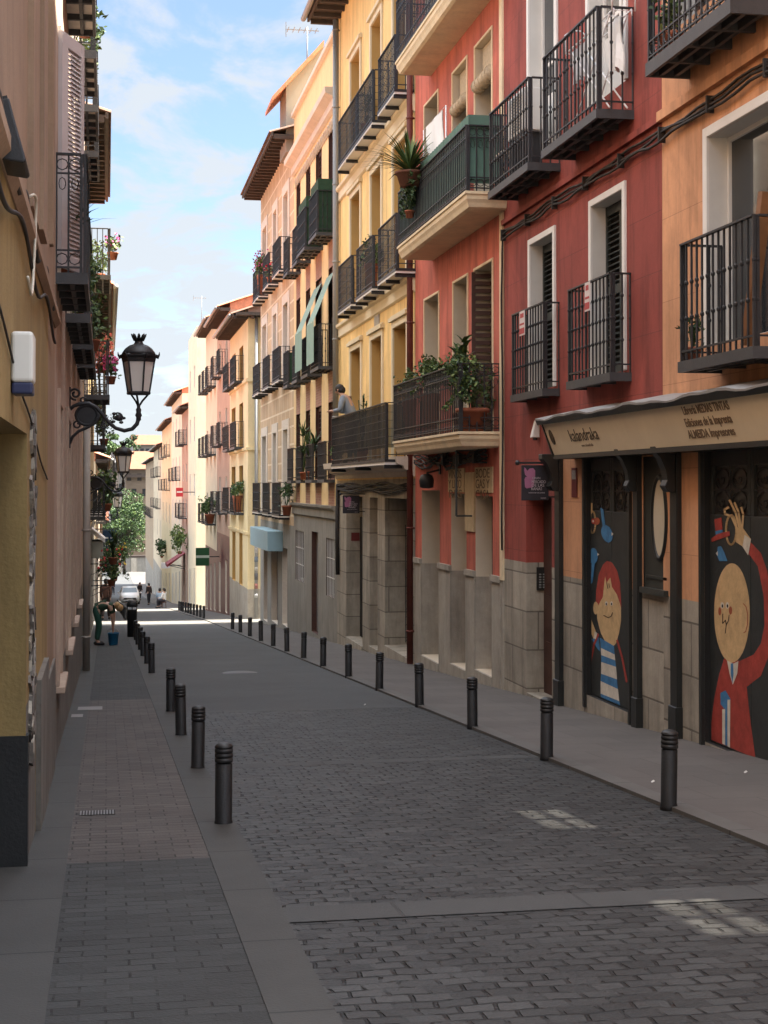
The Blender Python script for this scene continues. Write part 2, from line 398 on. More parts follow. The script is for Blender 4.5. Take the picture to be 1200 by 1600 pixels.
def window(parent, X, s, o, kind='french', fm=WHITE, surround=None, sw=0.09, st=0.03, pane=GLASS, bars=(0.45,), panel=0.0, slats=30, dd=0.0, name='window', sill=False):
    a, b, c, d = o['y0'], o['y1'], o['z0'], o['z1']
    dep = o['d'] - dd - 0.012
    x0, x1 = X + s * (dep - 0.05), X + s * dep
    e = 0.002
    mb = MB(); t = 0.06
    if kind == 'french':
        mb.box(x0, x1, a + e, a + t, c + e, d - e); mb.box(x0, x1, b - t, b - e, c + e, d - e)
        mb.box(x0, x1, a + t, b - t, d - t, d - e); mb.box(x0, x1, a + t, b - t, c + e, c + t)
        m_ = (a + b) / 2
        mb.box(x0, x1, m_ - 0.04, m_ + 0.04, c + t, d - t)
        for f in bars:
            z = c + (d - c) * f
            mb.box(x0 + s * 0.006, x1, a + t, m_ - 0.04, z - 0.025, z + 0.025); mb.box(x0 + s * 0.006, x1, m_ + 0.04, b - t, z - 0.025, z + 0.025)
        if panel: 
            mb.box(x0 + s * 0.012, x1, a + t, m_ - 0.04, c + t, c + panel); mb.box(x0 + s * 0.012, x1, m_ + 0.04, b - t, c + t, c + panel)
        w_ = mb.build(name, fm, parent)
        g = MB(); xm = X + s * (dep - 0.02)
        g.face([(xm, a + t, c + t), (xm, b - t, c + t), (xm, b - t, d - t), (xm, a + t, d - t)])
        g.build('pane', CURTAIN if (pane is GLASS and WR.random() < 0.4) else pane, w_)
    elif kind in ('shutter', 'brown'):
        m_ = (a + b) / 2
        for (p, q) in ((a + e, m_ - 0.004), (m_ + 0.004, b - e)):
            f = 0.055
            mb.box(x0, x1, p, p + f, c + e, d - e); mb.box(x0, x1, q - f, q, c + e, d - e)
            for z in (c + 0.06, (c + d) / 2, d - 0.06):
                mb.box(x0 + s * 0.002, x1, p + f, q - f, z - 0.055, z + 0.055)
            n = slats
            for i in range(n):
                z = c + 0.12 + (d - c - 0.24) * (i + 0.5) / n
                mb.obox((x0 + s * 0.025, (p + q) / 2, z), (s * 0.022, 0, 0.016), (0, (q - p) / 2 - f, 0), (-0.002 * s, 0, 0.004))
        w_ = mb.build(name, fm, parent)
        g = MB(); xm = X + s * (dep - 0.004)
        g.face([(xm, a, c), (xm, b, c), (xm, b, d), (xm, a, d)])
        g.build('backing', DARK, w_)
    elif kind == 'plain':
        f = 0.045
        mb.box(x0, x1, a + e, a + f, c + e, d - e); mb.box(x0, x1, b - f, b - e, c + e, d - e); mb.box(x0, x1, a + f, b - f, d - f, d - e)
        mb.box(x0, x1, a + f, b - f, c + e, c + f)
        w_ = mb.build(name, fm, parent)
        g = MB(); xm = X + s * (dep - 0.02)
        g.face([(xm, a + f, c + f), (xm, b - f, c + f), (xm, b - f, d - f), (xm, a + f, d - f)])
        g.build('pane', pane, w_)
    if surround is not None:
        sb = MB(); xo = X - s * st
        sb.box(xo, X + s * 0.01, a - sw, a - e, c, d + sw); sb.box(xo, X + s * 0.01, b + e, b + sw, c, d + sw)
        sb.box(xo, X + s * 0.01, a - e, b + e, d + e, d + sw)
        if sill: sb.box(X - s * 0.08, X + s * 0.05, a - sw, b + sw, c - 0.06, c - 0.001)
        bevel(sb.build('surround', surround, w_), 0.006, 1)
    return w_
def rail_line(mb, p, q, h, style, sp, top=True, mi=0):
    """a run of railing from p to q (base points)"""
    p, q = Vector(p), Vector(q); L = (q - p).length
    if L < 0.02: return
    u = (q - p) / L; Z = Vector((0, 0, 1))
    n = max(1, int(round(L / sp)))
    nrm = u.cross(Z)
    mb.obox((p + q) / 2 + Z * h, u * (L / 2), nrm * 0.022, Z * 0.009, mi)
    lo = 0.09 if style != 'ornate' else 0.05
    mb.obox((p + q) / 2 + Z * lo, u * (L / 2), nrm * 0.011, Z * 0.008, mi)
    th = 0.0085
    z1 = h
    if style == 'ornate':
        for zz_ in (0.20, h - 0.17):
            mb.obox((p + q) / 2 + Z * zz_, u * (L / 2), nrm * 0.010, Z * 0.007, mi)
    for i in range(n + 1):
        b = p + u * (L * i / n)
        r = th if 0 < i < n else th * 1.5
        mb.obox(b + Z * (z1 / 2), u * r, nrm * r, Z * (z1 / 2), mi)
        if style in ('knob', 'knob2'):
            for fz in ((0.36, 0.66) if style == 'knob' else (0.33, 0.55, 0.78)):
                mb.lathe(b + Z * (h * fz), [(0.006, -0.03), (0.02, -0.008), (0.02, 0.008), (0.006, 0.03)], 6, mi, False)
        if style == 'ornate' and i < n:
            for zz_, rr in ((0.125, 0.05), (h - 0.09, 0.055)):
                c = b + u * (L / n / 2) + Z * zz_
                rr = min(rr, L / n / 2 * 0.9)
                mb.tube([c + u * (rr * cos(k * pi / 4)) + Z * (rr * sin(k * pi / 4)) for k in range(8)], 0.006, 3, mi, True, False)
            c = b + u * (L / n / 2) + Z * (h - 0.26)
            mb.tube([c + u * (0.03 * cos(k * pi / 4)) + Z * (0.055 * sin(k * pi / 4)) for k in range(8)], 0.005, 3, mi, True, False)
        if style == 'mesh' and i < n:
            for k in range(5):
                c = p + u * (L * (i + 0.5) / n) + Z * (0.2 + (h - 0.3) * (k + 0.5) / 5)
                mb.obox(c, u * (L / n / 2), nrm * 0.004, Z * 0.004, mi)
def balcony(parent, X, s, proj, y0, y1, zb, zt, h=1.05, style='knob', sp=0.115, slab='iron', screen=None, rail_mat=IRON, slab_mat=None, in_=0.03, brackets=0, smat=None, part=None):
    xf = X - s * proj
    mb = MB()
    if slab == 'iron':
        mb.box(xf, xf + s * 0.035, y0, y1, zb, zt, 0); mb.box(xf + s * 0.035, X, y0, y0 + 0.035, zb, zt, 0); mb.box(xf + s * 0.035, X, y1 - 0.035, y1, zb, zt, 0)
        mb.box(xf + s * 0.03, X, y0 + 0.03, y1 - 0.03, zt - 0.03, zt - 0.004, 1)
        k = max(1, int(proj / 0.2))
        for i in range(k):
            xx = xf + s * (proj * (i + 1) / (k + 1)); mb.box(xx - 0.02, xx + 0.02, y0 + 0.03, y1 - 0.03, zb + 0.01, zt - 0.03, 0)
        n = max(1, int((y1 - y0) / 0.62))
        for i in range(1, n + 1):
            yy = y0 + (y1 - y0) * i / (n + 1); mb.box(xf + s * 0.03, X, yy - 0.022, yy + 0.022, zb + 0.004, zt - 0.03, 0)
        sm_ = [slab_mat or IRONG, smat or M('slab_tile', (0.30, 0.27, 0.24), 0.8, 0.1)]
    elif slab == 'cream':
        hgt = zt - zb
        prof = [(0.12, 0.0), (0.07, 0.10), (0.05, 0.35), (0.025, 0.55), (0.02, 0.8), (0.0, 0.84), (0.0, 1.0)]
        for (o1, f1), (o2, f2) in zip(prof, prof[1:]):
            r1 = [(X, y0 + o1), (xf + s * o1, y0 + o1), (xf + s * o1, y1 - o1), (X, y1 - o1)]
            r2 = [(X, y0 + o2), (xf + s * o2, y0 + o2), (xf + s * o2, y1 - o2), (X, y1 - o2)]
            for i in range(3):
                mb.face([(r1[i][0], r1[i][1], zb + hgt * f1), (r1[i + 1][0], r1[i + 1][1], zb + hgt * f1), (r2[i + 1][0], r2[i + 1][1], zb + hgt * f2), (r2[i][0], r2[i][1], zb + hgt * f2)])
        o1 = prof[0][0]
        mb.face([(X, y0 + o1, zb), (xf + s * o1, y0 + o1, zb), (xf + s * o1, y1 - o1, zb), (X, y1 - o1, zb)])
        mb.face([(X, y0, zt), (xf, y0, zt), (xf, y1, zt), (X, y1, zt)])
        sm_ = [slab_mat or CREAMT]
    else:   # thin pale slab in black iron edging with brackets
        mb.box(xf + s * 0.01, X, y0 + 0.01, y1 - 0.01, zb, zt - 0.02, 1)
        mb.box(xf, xf + s * 0.02, y0, y1, zt - 0.05, zt, 0); mb.box(xf + s * 0.02, X, y0, y0 + 0.02, zt - 0.05, zt, 0); mb.box(xf + s * 0.02, X, y1 - 0.02, y1, zt - 0.05, zt, 0)
        for yy in ([y0 + 0.06, (y0 + y1) / 2, y1 - 0.06]):
            mb.box(xf, X, yy - 0.02, yy + 0.02, zb - 0.07, zb - 0.001, 0)
        sm_ = [IRON, smat or WHITE]
    bo = mb.build('balcony', sm_, parent)
    r = MB()
    zr = zt
    pf0, pf1 = Vector((xf + s * in_, y0 + in_, zr)), Vector((xf + s * in_, y1 - in_, zr))
    rail_line(r, pf0, pf1, h, style, sp)
    rail_line(r, pf0 + Vector((s * 0.03, 0, 0)), Vector((X, y0 + in_, zr)), h, style, sp)
    rail_line(r, pf1 + Vector((s * 0.03, 0, 0)), Vector((X, y1 - in_, zr)), h, style, sp)
    ro = r.build('railing', rail_mat, bo)
    if screen:
        g = MB(); xx = xf + s * (in_ + 0.03); n = max(4, int((y1 - y0) / 0.06))
        pts = []
        for i in range(n + 1):
            y = y0 + 0.05 + (y1 - y0 - 0.1) * i / n
            pts.append((xx + 0.008 * sin(i * 2.4), y))
        for (xa, ya), (xb_, yb_) in zip(pts, pts[1:]):
            g.face([(xa, ya, zr + screen[1]), (xb_, yb_, zr + screen[1]), (xb_, yb_, zr + screen[2]), (xa, ya, zr + screen[2])])
        xi = X - s * 0.05
        m_ = max(3, int(abs(xi - xx) / 0.08))
        for i in range(m_):
            xa, xb_ = xx + (xi - xx) * i / m_, xx + (xi - xx) * (i + 1) / m_
            g.face([(xa, y0 + 0.06, zr + screen[1]), (xb_, y0 + 0.06, zr + screen[1]), (xb_, y0 + 0.06, zr + screen[2]), (xa, y0 + 0.06, zr + screen[2])])
        g.build('privacy_screen', screen[0], bo)
    return bo
def eaves(parent, X, s, y0, y1, z, proj=0.5, wood=EAVE, tile=TILE, gap=0.32, rise=0.45, gutter=True, ends=True, D=4.5):
    """projecting tiled eave: rafters under, a sloping tile roof over"""
    mb = MB(); xf = X - s * proj
    mb.box(xf + s * 0.06, X + s * 0.02, y0 - 0.05, y1 + 0.05, z + 0.10, z + 0.14)
    n = int((y1 - y0) / gap)
    for i in range(n + 1):
        y = y0 + (y1 - y0) * i / max(n, 1)
        mb.box(xf + s * 0.08, X, y - 0.05, y + 0.05, z, z + 0.10)
    mb.box(xf, xf + s * 0.06, y0 - 0.08, y1 + 0.08, z + 0.06, z + 0.18)
    e = mb.build('eave', wood, parent)
    r = MB()
    xb = X + s * D
    n = max(2, int((y1 - y0) / 0.26))
    z0, z1 = z + 0.18, z + 0.18 + (D + proj) * rise
    for i in range(n):
        a, b = y0 - 0.08 + (y1 - y0 + 0.16) * i / n, y0 - 0.08 + (y1 - y0 + 0.16) * (i + 1) / n
        K = 5
        for k in range(K):
            q0, q1 = pi * k / K, pi * (k + 1) / K
            ya, yb_ = a + (b - a) * (0.5 - 0.5 * cos(q0)), a + (b - a) * (0.5 - 0.5 * cos(q1))
            ha, hb = 0.07 * sin(q0), 0.07 * sin(q1)
            r.face([(xf - s * 0.05, ya, z0 + ha), (xf - s * 0.05, yb_, z0 + hb), (xb, yb_, z1 + hb), (xb, ya, z1 + ha)], 0, True)
    r.face([(xf - s * 0.05, y0 - 0.08, z0 - 0.01), (xf - s * 0.05, y1 + 0.08, z0 - 0.01), (xb, y1 + 0.08, z1 - 0.01), (xb, y0 - 0.08, z1 - 0.01)])
    for yy in (y0, y1):
        r.face([(X, yy, z0 - 0.12), (xb, yy, z0 - 0.12), (xb, yy, z1 - 0.012), (X, yy, z0 + proj * rise)])
    r.build('roof', tile, parent)
    if gutter:
        g = MB(); g.tube([(xf - s * 0.10, y0 - 0.05, z + 0.12), (xf - s * 0.10, y1 + 0.05, z + 0.12)], 0.07, 8)
        g.build('gutter', ZINC, e)
def drainpipe(parent, X, s, y, z0, z1, r=0.05, mat=ZINC):
    mb = MB(); x = X - s * (r + 0.03)
    mb.tube([(x, y, z0), (x, y, z1)], r, 10)
    z = z0 + 0.6
    while z < z1:
        mb.lathe((x, y, z), [(r + 0.002, -0.02), (r + 0.012, -0.018), (r + 0.012, 0.018), (r + 0.002, 0.02)], 10)
        mb.box(x, X, y - 0.012, y + 0.012, z - 0.012, z + 0.012)
        z += 1.9
    return mb.build('drainpipe', mat, parent)
def band(parent, X, s, y0, y1, prof, mat, name='cornice'):
    """moulding along a facade; prof = [(projection, z), ...] from bottom to top"""
    mb = MB(); k = len(prof)
    for (p1, z1), (p2, z2) in zip(prof, prof[1:]):
        mb.face([(X - s * p1, y0, z1), (X - s * p1, y1, z1), (X - s * p2, y1, z2), (X - s * p2, y0, z2)])
    for y in (y0, y1):
        mb.face([(X + s * 0.01, y, prof[0][1])] + [(X - s * p, y, z) for p, z in prof] + [(X + s * 0.01, y, prof[-1][1])])
    p, z = prof[-1]; mb.face([(X - s * p, y0, z), (X - s * p, y1, z), (X, y1, z), (X, y0, z)])
    p, z = prof[0]; mb.face([(X - s * p, y0, z), (X - s * p, y1, z), (X, y1, z), (X, y0, z)])
    return mb.build(name, mat, parent)
# ------------------------------------------------------------------ ground, road, pavements
def sheet(name, x0, x1, ya, yb, dz, mat, step=2.0, sides=0.0, kind='structure', label=None, wob=None):
    mb = MB(); n = max(1, int(math.ceil((yb - ya) / step)))
    ys = [ya + (yb - ya) * i / n for i in range(n + 1)]
    ys = sorted(set(ys + [p[0] for p in PROF if ya < p[0] < yb]))
    for a, b in zip(ys, ys[1:]):
        mb.face([(x0, a, zg(a) + dz), (x1, a, zg(a) + dz), (x1, b, zg(b) + dz), (x0, b, zg(b) + dz)])
        if sides:
            for x in (x0, x1):
                mb.face([(x, a, zg(a) + dz), (x, b, zg(b) + dz), (x, b, zg(b) + dz - sides), (x, a, zg(a) + dz - sides)])
    if sides:
        for a in (ya, yb):
            mb.face([(x0, a, zg(a) + dz), (x1, a, zg(a) + dz), (x1, a, zg(a) + dz - sides), (x0, a, zg(a) + dz - sides)])
    return mb.build(name, mat, kind=kind, loc=(0, 0, 0))
COBBLE = M('road_setts', (0.0270, 0.0275, 0.0270), 0.62, 0.38, 0.9, 1.0, 40, brick=dict(plane='xy', w=0.148, h=0.100, mortar=0.0105, var=0.45, smooth=0.55, mcol=(0.0145, 0.0148, 0.0148), gap=(0.0018, 0.0018, 0.0018), gscale=6.5, warp=0.085, wscale=3.3, depth=1.8))
ASPH = M('worn_asphalt', (0.0577, 0.0592, 0.0599), 0.8, 0.22, 0.6, 0.5, 120)
GRAN = M('granite_strip', (0.0501, 0.0506, 0.0495), 0.75, 0.15, 2.0, 0.4, 90, brick=dict(plane='xy', w=0.95, h=8.0, mortar=0.010, var=0.06, mcol=(0.0320, 0.0320, 0.0320)))
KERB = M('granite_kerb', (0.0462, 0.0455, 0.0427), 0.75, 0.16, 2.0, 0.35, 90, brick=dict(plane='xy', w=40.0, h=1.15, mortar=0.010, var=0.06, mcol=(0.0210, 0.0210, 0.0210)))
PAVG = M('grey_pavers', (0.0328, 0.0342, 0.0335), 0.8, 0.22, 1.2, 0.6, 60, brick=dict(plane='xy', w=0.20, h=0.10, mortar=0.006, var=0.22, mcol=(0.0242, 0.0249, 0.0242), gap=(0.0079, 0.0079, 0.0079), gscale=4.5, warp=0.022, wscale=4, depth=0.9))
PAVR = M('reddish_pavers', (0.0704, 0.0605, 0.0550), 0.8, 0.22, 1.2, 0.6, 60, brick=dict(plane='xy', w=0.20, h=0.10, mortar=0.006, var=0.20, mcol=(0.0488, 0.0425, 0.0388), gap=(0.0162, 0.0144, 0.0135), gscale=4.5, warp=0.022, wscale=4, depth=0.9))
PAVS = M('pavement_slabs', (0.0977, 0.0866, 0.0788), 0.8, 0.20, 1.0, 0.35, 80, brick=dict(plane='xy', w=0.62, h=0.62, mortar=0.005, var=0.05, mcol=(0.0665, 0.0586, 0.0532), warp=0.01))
EARTH = M('street_ground', (0.10, 0.095, 0.09), 0.9, 0.2, 0.4, 0.2, 60)
sheet('ground', -140, 140, -40, 900, -0.05, EARTH, 6.0)
sheet('road', KL, KR, -8, 19.2, 0.0, COBBLE, 1.0)
ROADF = sheet('road', KL, KR, 19.2, 285, 0.0, ASPH, 2.0)
for (ya, wd, hz_) in ((7.35, 0.34, 0.005), (13.5, 0.24, 0.002), (19.1, 0.20, 0.002)):
    sheet('road_strip', KL + 0.004, KR - 0.004, ya, ya + wd, hz_, GRAN, 1.0)
PZ = 0.026
SUNBAND = M('painted_sun_paving', (0.125, 0.118, 0.105), 0.8, 0.15, 1.5, 0.3, 60, brick=dict(plane='xy', w=0.5, h=0.5, mortar=0.01, var=0.06, mcol=(0.07, 0.066, 0.06)))  # sunlight put into the colour: paler surface for the two sun bands
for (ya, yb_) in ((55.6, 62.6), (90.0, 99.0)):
    sheet('painted_sun_band', KL + 0.003, KR - 0.003, ya, yb_, 0.006, SUNBAND, 1.0)  # added sheets that brighten the sun bands
    sheet('painted_sun_band', XL - 0.55, KL - 0.003, ya, yb_, PZ + 0.010, SUNBAND, 1.0); sheet('painted_sun_band', KR + 0.003, XR + 0.85, ya, yb_, PZ + 0.010, SUNBAND, 1.0)
sheet('kerb', KL - 0.25, KL, -8, 285, PZ + 0.004, KERB, 2.0, 0.1)
KERB_LIT = M('lit_granite_kerb', (0.0978, 0.0918, 0.0850), 0.75, 0.16, 2.0, 0.35, 90, brick=dict(plane='xy', w=40.0, h=1.15, mortar=0.010, var=0.06, mcol=(0.0425, 0.0408, 0.0382)))  # kerb colour lightened to paint the light caught along its edge
sheet('kerb', KR, KR + 0.16, -8, 285, PZ + 0.004, KERB_LIT, 2.0, 0.1)
sheet('pavement', XL - 0.6, XL + 0.23, -8, 285, PZ + 0.004, KERB, 2.0, 0.1)
sheet('pavement', XL + 0.23, KL - 0.25, -8, 9.05, PZ, PAVG, 1.0)
sheet('pavement', XL + 0.23, KL - 0.25, 9.05, 21.2, PZ, PAVR, 1.0)
sheet('pavement', XL + 0.23, KL - 0.25, 21.2, 285, PZ, PAVG, 2.0)
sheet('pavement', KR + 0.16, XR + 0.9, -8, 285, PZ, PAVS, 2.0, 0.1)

def root(name, X, ym, label, group=None):
    return empty(name, (X, ym, zg(ym)), label, 'building', group)
def yx(px, X=XR, py=760): return P(px, py, X=X).y
def zx(px, py, X=XR): return P(px, py, X=X).z
# wall colours
REDD = M('dark_red_plaster', (0.265, 0.055, 0.040), 0.85, 0.14, 1.2, 0.3, 50, brick=dict(plane='yz', w=1.55, h=0.62, mortar=0.005, var=0.03, mcol=(0.18, 0.042, 0.032), depth=0.5), stain=0.5)
ORAN = M('orange_plaster', (0.58, 0.295, 0.155), 0.85, 0.12, 1.2, 0.25, 50, brick=dict(plane='yz', w=2.2, h=0.85, mortar=0.004, var=0.02, mcol=(0.40, 0.19, 0.10), depth=0.4), stain=0.38)
PINKP = M('rose_plaster', (0.49, 0.125, 0.082), 0.85, 0.13, 1.3, 0.25, 50, stain=0.48)
YELL = M('yellow_plaster', (0.79, 0.54, 0.22), 0.85, 0.09, 1.3, 0.2, 50, stain=0.3)
YELJ = M('ochre_jamb', (0.52, 0.31, 0.10), 0.85, 0.08, 1.3, 0.2, 50)
CRMY = M('cream_yellow_plaster', (0.72, 0.53, 0.27), 0.85, 0.08, 1.3, 0.2, 50, stain=0.1)
BRICKP = M('pinkish_brick', (0.33, 0.17, 0.12), 0.85, 0.1, 2, 0.3, 50, brick=dict(plane='yz', w=0.25, h=0.07, mortar=0.01, var=0.15, mcol=(0.36, 0.24, 0.18)))
BLOCK = M('tan_blocks', (0.48, 0.34, 0.205), 0.85, 0.1, 1.5, 0.2, 50, brick=dict(plane='yz', w=1.15, h=0.55, mortar=0.035, var=0.08, mcol=(0.68, 0.55, 0.38)), stain=0.08)
QUOIN = M('pale_quoin', (0.60, 0.53, 0.44), 0.85, 0.08, 1.5, 0.2, 50, stain=0.1)
GCREAM = M('pale_yellow_plaster', (0.68, 0.56, 0.33), 0.85, 0.08, 1.3, 0.2, 50, stain=0.15)
SALM = M('salmon_plaster', (0.2838, 0.1892, 0.1249), 0.88, 0.15, 1.3, 0.35, 40, stain=0.2)
OCHR = M('ochre_plaster', (0.2535, 0.1741, 0.0666), 0.88, 0.14, 1.3, 0.4, 40, stain=0.3)
BLKP = M('black_plinth_paint', (0.0132, 0.0132, 0.0126), 0.7, 0.25, 3, 0.25, 50)
CONC = M('rough_grey_render', (0.14, 0.125, 0.105), 0.92, 0.25, 2.5, 0.7, 25, stain=0.4)

# ================================================================== A: orange building, nearest on the right
yA1 = yx(1036)
A = root('orange_building', XR, 12.0, 'orange plastered building with black iron balconies at the right edge')
ya0 = 5.0
zB2 = zx(1036, 168)          # string course height where orange meets dark red
opA = [op(1108, 1300, 215, 540, 0.24), op(1062, 1300, -330, 40, 0.24)]
# shop openings in the ground floor (girl door in B, boy door in A)
dB = op(1100, 1236, 702, 1170, 0.10, jm=2, bm=2)
dB['z0'] = zx(1100, 1158)
zst = zx(1036, 930)          # top of grey stone plinth
def zoneA(y, z): return 3 if z < zst else 0
# added, unseen window and roof holes that throw sun patches on the road
tE = tan(SUN_EL)
sun_gaps = []
for (xa, xb, ya_, yb_, gz) in ((2.71, 3.15, 9.62, 10.53, zg(10.1)), (2.58, 3.04, 6.60, 7.45, zg(7.0))):
    sun_gaps.append(opm(ya_ - 0.05 * 2.6, yb_ - 0.05 * 2.6, gz + (XR - xb) * tE, gz + (XR - xa) * tE, 0.12, open=True))
wall(A, XR, 1, ya0, yA1 - 0.002, -2.2, 15.5, opA + sun_gaps + [dB], [ORAN, JAMBW, BLKP, STONE], zoneA, zb=[zst], roof=(12.0, 14.3, 5.2, 11.5))
for o in sun_gaps:
    mb = MB(); a_, b_, c_, d_ = o['y0'], o['y1'], o['z0'], o['z1']; x0, x1 = XR + 0.05, XR + 0.10
    for (p, q, r, s) in ((a_, a_ + 0.05, c_, d_), (b_ - 0.05, b_, c_, d_), (a_ + 0.05, b_ - 0.05, c_, c_ + 0.05), (a_ + 0.05, b_ - 0.05, d_ - 0.05, d_)): mb.box(x0, x1, p, q, r, s)
    m_ = (a_ + b_) / 2; mb.box(x0 + 0.01, x1 - 0.01, m_ - 0.035, m_ + 0.035, c_ + 0.05, d_ - 0.05); m_ = (c_ + d_) / 2; mb.box(x0 + 0.015, x1 - 0.015, a_ + 0.05, b_ - 0.05, m_ - 0.035, m_ + 0.035)
    mb.build('window', WHITE, A)  # added unseen frame that shapes a sun patch
SUNDIM = bpy.data.materials.new('sun_dimming_tint'); SUNDIM.use_nodes = True  # see-through tint, added to dim the sun patches
SUNDIM.node_tree.nodes.clear(); _o = N(SUNDIM.node_tree, 'ShaderNodeOutputMaterial'); _t = N(SUNDIM.node_tree, 'ShaderNodeBsdfTransparent'); _t.inputs[0].default_value = (0.34, 0.33, 0.31, 1); SUNDIM.node_tree.links.new(_t.outputs[0], _o.inputs[0])
mb = MB(); mb.face([(12.0, 5.2, 15.6), (14.3, 5.2, 15.6), (14.3, 11.5, 15.6), (12.0, 11.5, 15.6)]); mb.build('sun_dimming_sheet', SUNDIM, A)  # added unseen sheet over the roof hole
window(A, XR, 1, opA[0], 'plain', WHITE, surround=WHITE, sw=0.10)
window(A, XR, 1, opA[1], 'plain', BROWN, surround=WHITE, sw=0.10)
b = P(1058, 384, X=XR - 0.42); c = P(1175, 337, X=XR - 0.42)
zt = P(1058, 566, X=XR - 0.42).z
balcony(A, XR, 1, 0.42, c.y, b.y, zt - 0.10, zt, b.z - zt, 'knob', 0.125)
# ornate lower scrollwork on that railing
b2 = P(1008, 60, X=XR - 0.45); c2 = P(1141, 20, X=XR - 0.45); zt2 = P(1008, 100, X=XR - 0.45).z
balcony(A, XR, 1, 0.45, c2.y, b2.y, zt2 - 0.13, zt2, 1.1, 'ornate', 0.13)
# ================================================================== B: dark red building
yB0, yB1 = yA1, yx(788)
B = root('dark_red_building', XR, (yB0 + yB1) / 2, 'dark red plastered building with white framed balcony doors and stone base')
w1 = op(830, 866, 384, 612, 0.22); w2 = op(926, 975, 324, 590, 0.22)
w3 = op(828, 869, -60, 250, 0.22); w4 = op(921, 977, -120, 170, 0.22)
w5 = opm(w1['y0'], w1['y1'], w3['z1'] + 1.4, w3['z1'] + 3.8, 0.22); w6 = opm(w2['y0'], w2['y1'], w3['z1'] + 1.4, w3['z1'] + 3.8, 0.22)
door = op(822, 862, 775, 1110, 0.30, jms=[1, 2]); door['z0'] = zg(20) + 0.06
zstB = zx(800, 875)
door['jz'] = [zstB]; door['jms'] = [4, 3]; door['jm'] = 0
door['jms'] = [3, 0]; door['fm'] = 3
dG = op(916, 984, 716, 1100, 0.10, jm=2, bm=2)
dG['z0'] = zx(916, 1085)
pan = op(1005, 1044, 714, 900, 0.06, jm=2, bm=2); pan['z0'] = zx(1005, 925)
ysh = yx(880)
zshop = zx(865, 700)
def zoneB(y, z):
    if y < ysh:
        return 3 if z < zst else (5 if z < zshop else 0)
    return 3 if z < zstB else 0
wall(B, XR, 1, yB0 + 0.002, yB1 - 0.002, -2.8, 15.5, [w1, w2, w3, w4, w5, w6, door, dG, pan], [REDD, JAMBW, BLKP, STONE, DARK, ORAN], zoneB, yb=[ysh], zb=[zst, zstB, zshop])
for o in (w1, w2): window(B, XR, 1, o, 'shutter', GREENS, surround=WHITE, sw=0.085, slats=26)
for o in (w3, w4, w5, w6): window(B, XR, 1, o, 'french', WHITE, surround=WHITE, sw=0.085, panel=0.8)
mb = MB(); xd = XR + 0.285
mb.box(xd - 0.04, xd, door['y0'] + 0.003, door['y1'] - 0.003, door['z0'], door['z1'] - 0.003)
for k in range(4):
    z = door['z0'] + 0.25 + k * 0.62
    mb.box(xd - 0.055, xd - 0.041, door['y0'] + 0.15, door['y1'] - 0.15, z, z + 0.45)
dd = mb.build('door', BROWN, B)
mb = MB(); mb.lathe((xd - 0.06, door['y0'] + 0.1, door['z0'] + 1.05), [(0.03, -0.03), (0.035, 0), (0.03, 0.03)], 8); mb.build('handle', ZINC, dd)
for (fx, fy, nx, ny, fby, pj) in ((797, 493, 847, 472, 618, 0.23), (884, 455, 952, 429, 597, 0.25)):
    b = P(fx, fy, X=XR - pj); c = P(nx, ny, X=XR - pj); zt = P(fx, fby, X=XR - pj).z
    balcony(B, XR, 1, pj, c.y, b.y, zt - 0.095, zt, b.z - zt, 'knob2', 0.125, slab_mat=IRONG)
for (fx, fy, nx, ny, fby, pj) in ((762, 180, 824, 115, 301, 0.43), (845, 93, 931, 10, 236, 0.43)):
    b = P(fx, fy, X=XR - pj); c = P(nx, ny, X=XR - pj); zt = P(fx, fby, X=XR - pj).z
    balcony(B, XR, 1, pj, c.y, b.y, zt - 0.10, zt, b.z - zt, 'knob', 0.135, smat=M('slab_underside', (0.22, 0.20, 0.19), 0.8, 0.1))
# the pale corner strip between dark red and rose
mb = MB(); mb.box(XR - 0.03, XR + 0.02, yB1 - 0.001, yB1 + 0.16, zx(780, 905), 15.4); mb.build('corner_strip', CREAMT, B)
mb = MB(); mb.box(XR - 0.015, XR + 0.02, yB1 - 0.001, yB1 + 0.16, -2.6, zx(780, 905) - 0.001); mb.build('corner_base', STONES, B)
# ================================================================== C: rose building with cream balconies
yC0, yC1 = yB1, yx(649)
C = root('rose_building', XR, (yC0 + yC1) / 2, 'rose red building with thick cream balcony slabs and stone pilaster bases')
c21 = op(664, 685, 168, 330, 0.34); c22 = op(708, 730, 117, 300, 0.34); c23 = op(743, 769, 76, 280, 0.34)
c11 = op(664, 686, 471, 640, 0.34); c12 = op(709, 731, 444, 640, 0.34); c13 = op(742, 770, 424, 640, 0.34)
fl = P(620, 700, X=XR - 0.6).z
for o in (c11, c12, c13): o['z0'] = fl + 0.06
f2 = P(623, 392, X=XR - 0.6).z
for o in (c21, c22, c23): o['z0'] = f2 + 0.06
up = []
for o in (c21, c22, c23):
    h_ = f2 - fl; up.append(opm(o['y0'], o['y1'], o['z0'] + h_, o['z1'] + h_, 0.34))
g1 = op(659, 687, 766, 1030, 0.45); g2 = op(705, 729, 771, 1030, 0.32); g3 = op(743, 770, 775, 1030, 0.32)
zcap = zx(690, 888)
for o in (g1, g2, g3):
    o['z0'] = zg(o['y0']) + 0.16; o['jz'] = [zcap]; o['jms'] = [3, 1]
def zoneC(y, z): return 3 if z < zcap else 0
wall(C, XR, 1, yC0 + 0.165, yC1 - 0.002, -3.2, 16.5, [c11, c12, c13, c21, c22, c23] + up + [g1, g2, g3], [PINKP, JAMBP, DARK, STONES], zoneC, zb=[zcap])
for o in (c11, c12, c21, c22, c23): window(C, XR, 1, o, 'french', BROWN, surround=CREAMT, sw=0.045, st=0.02)
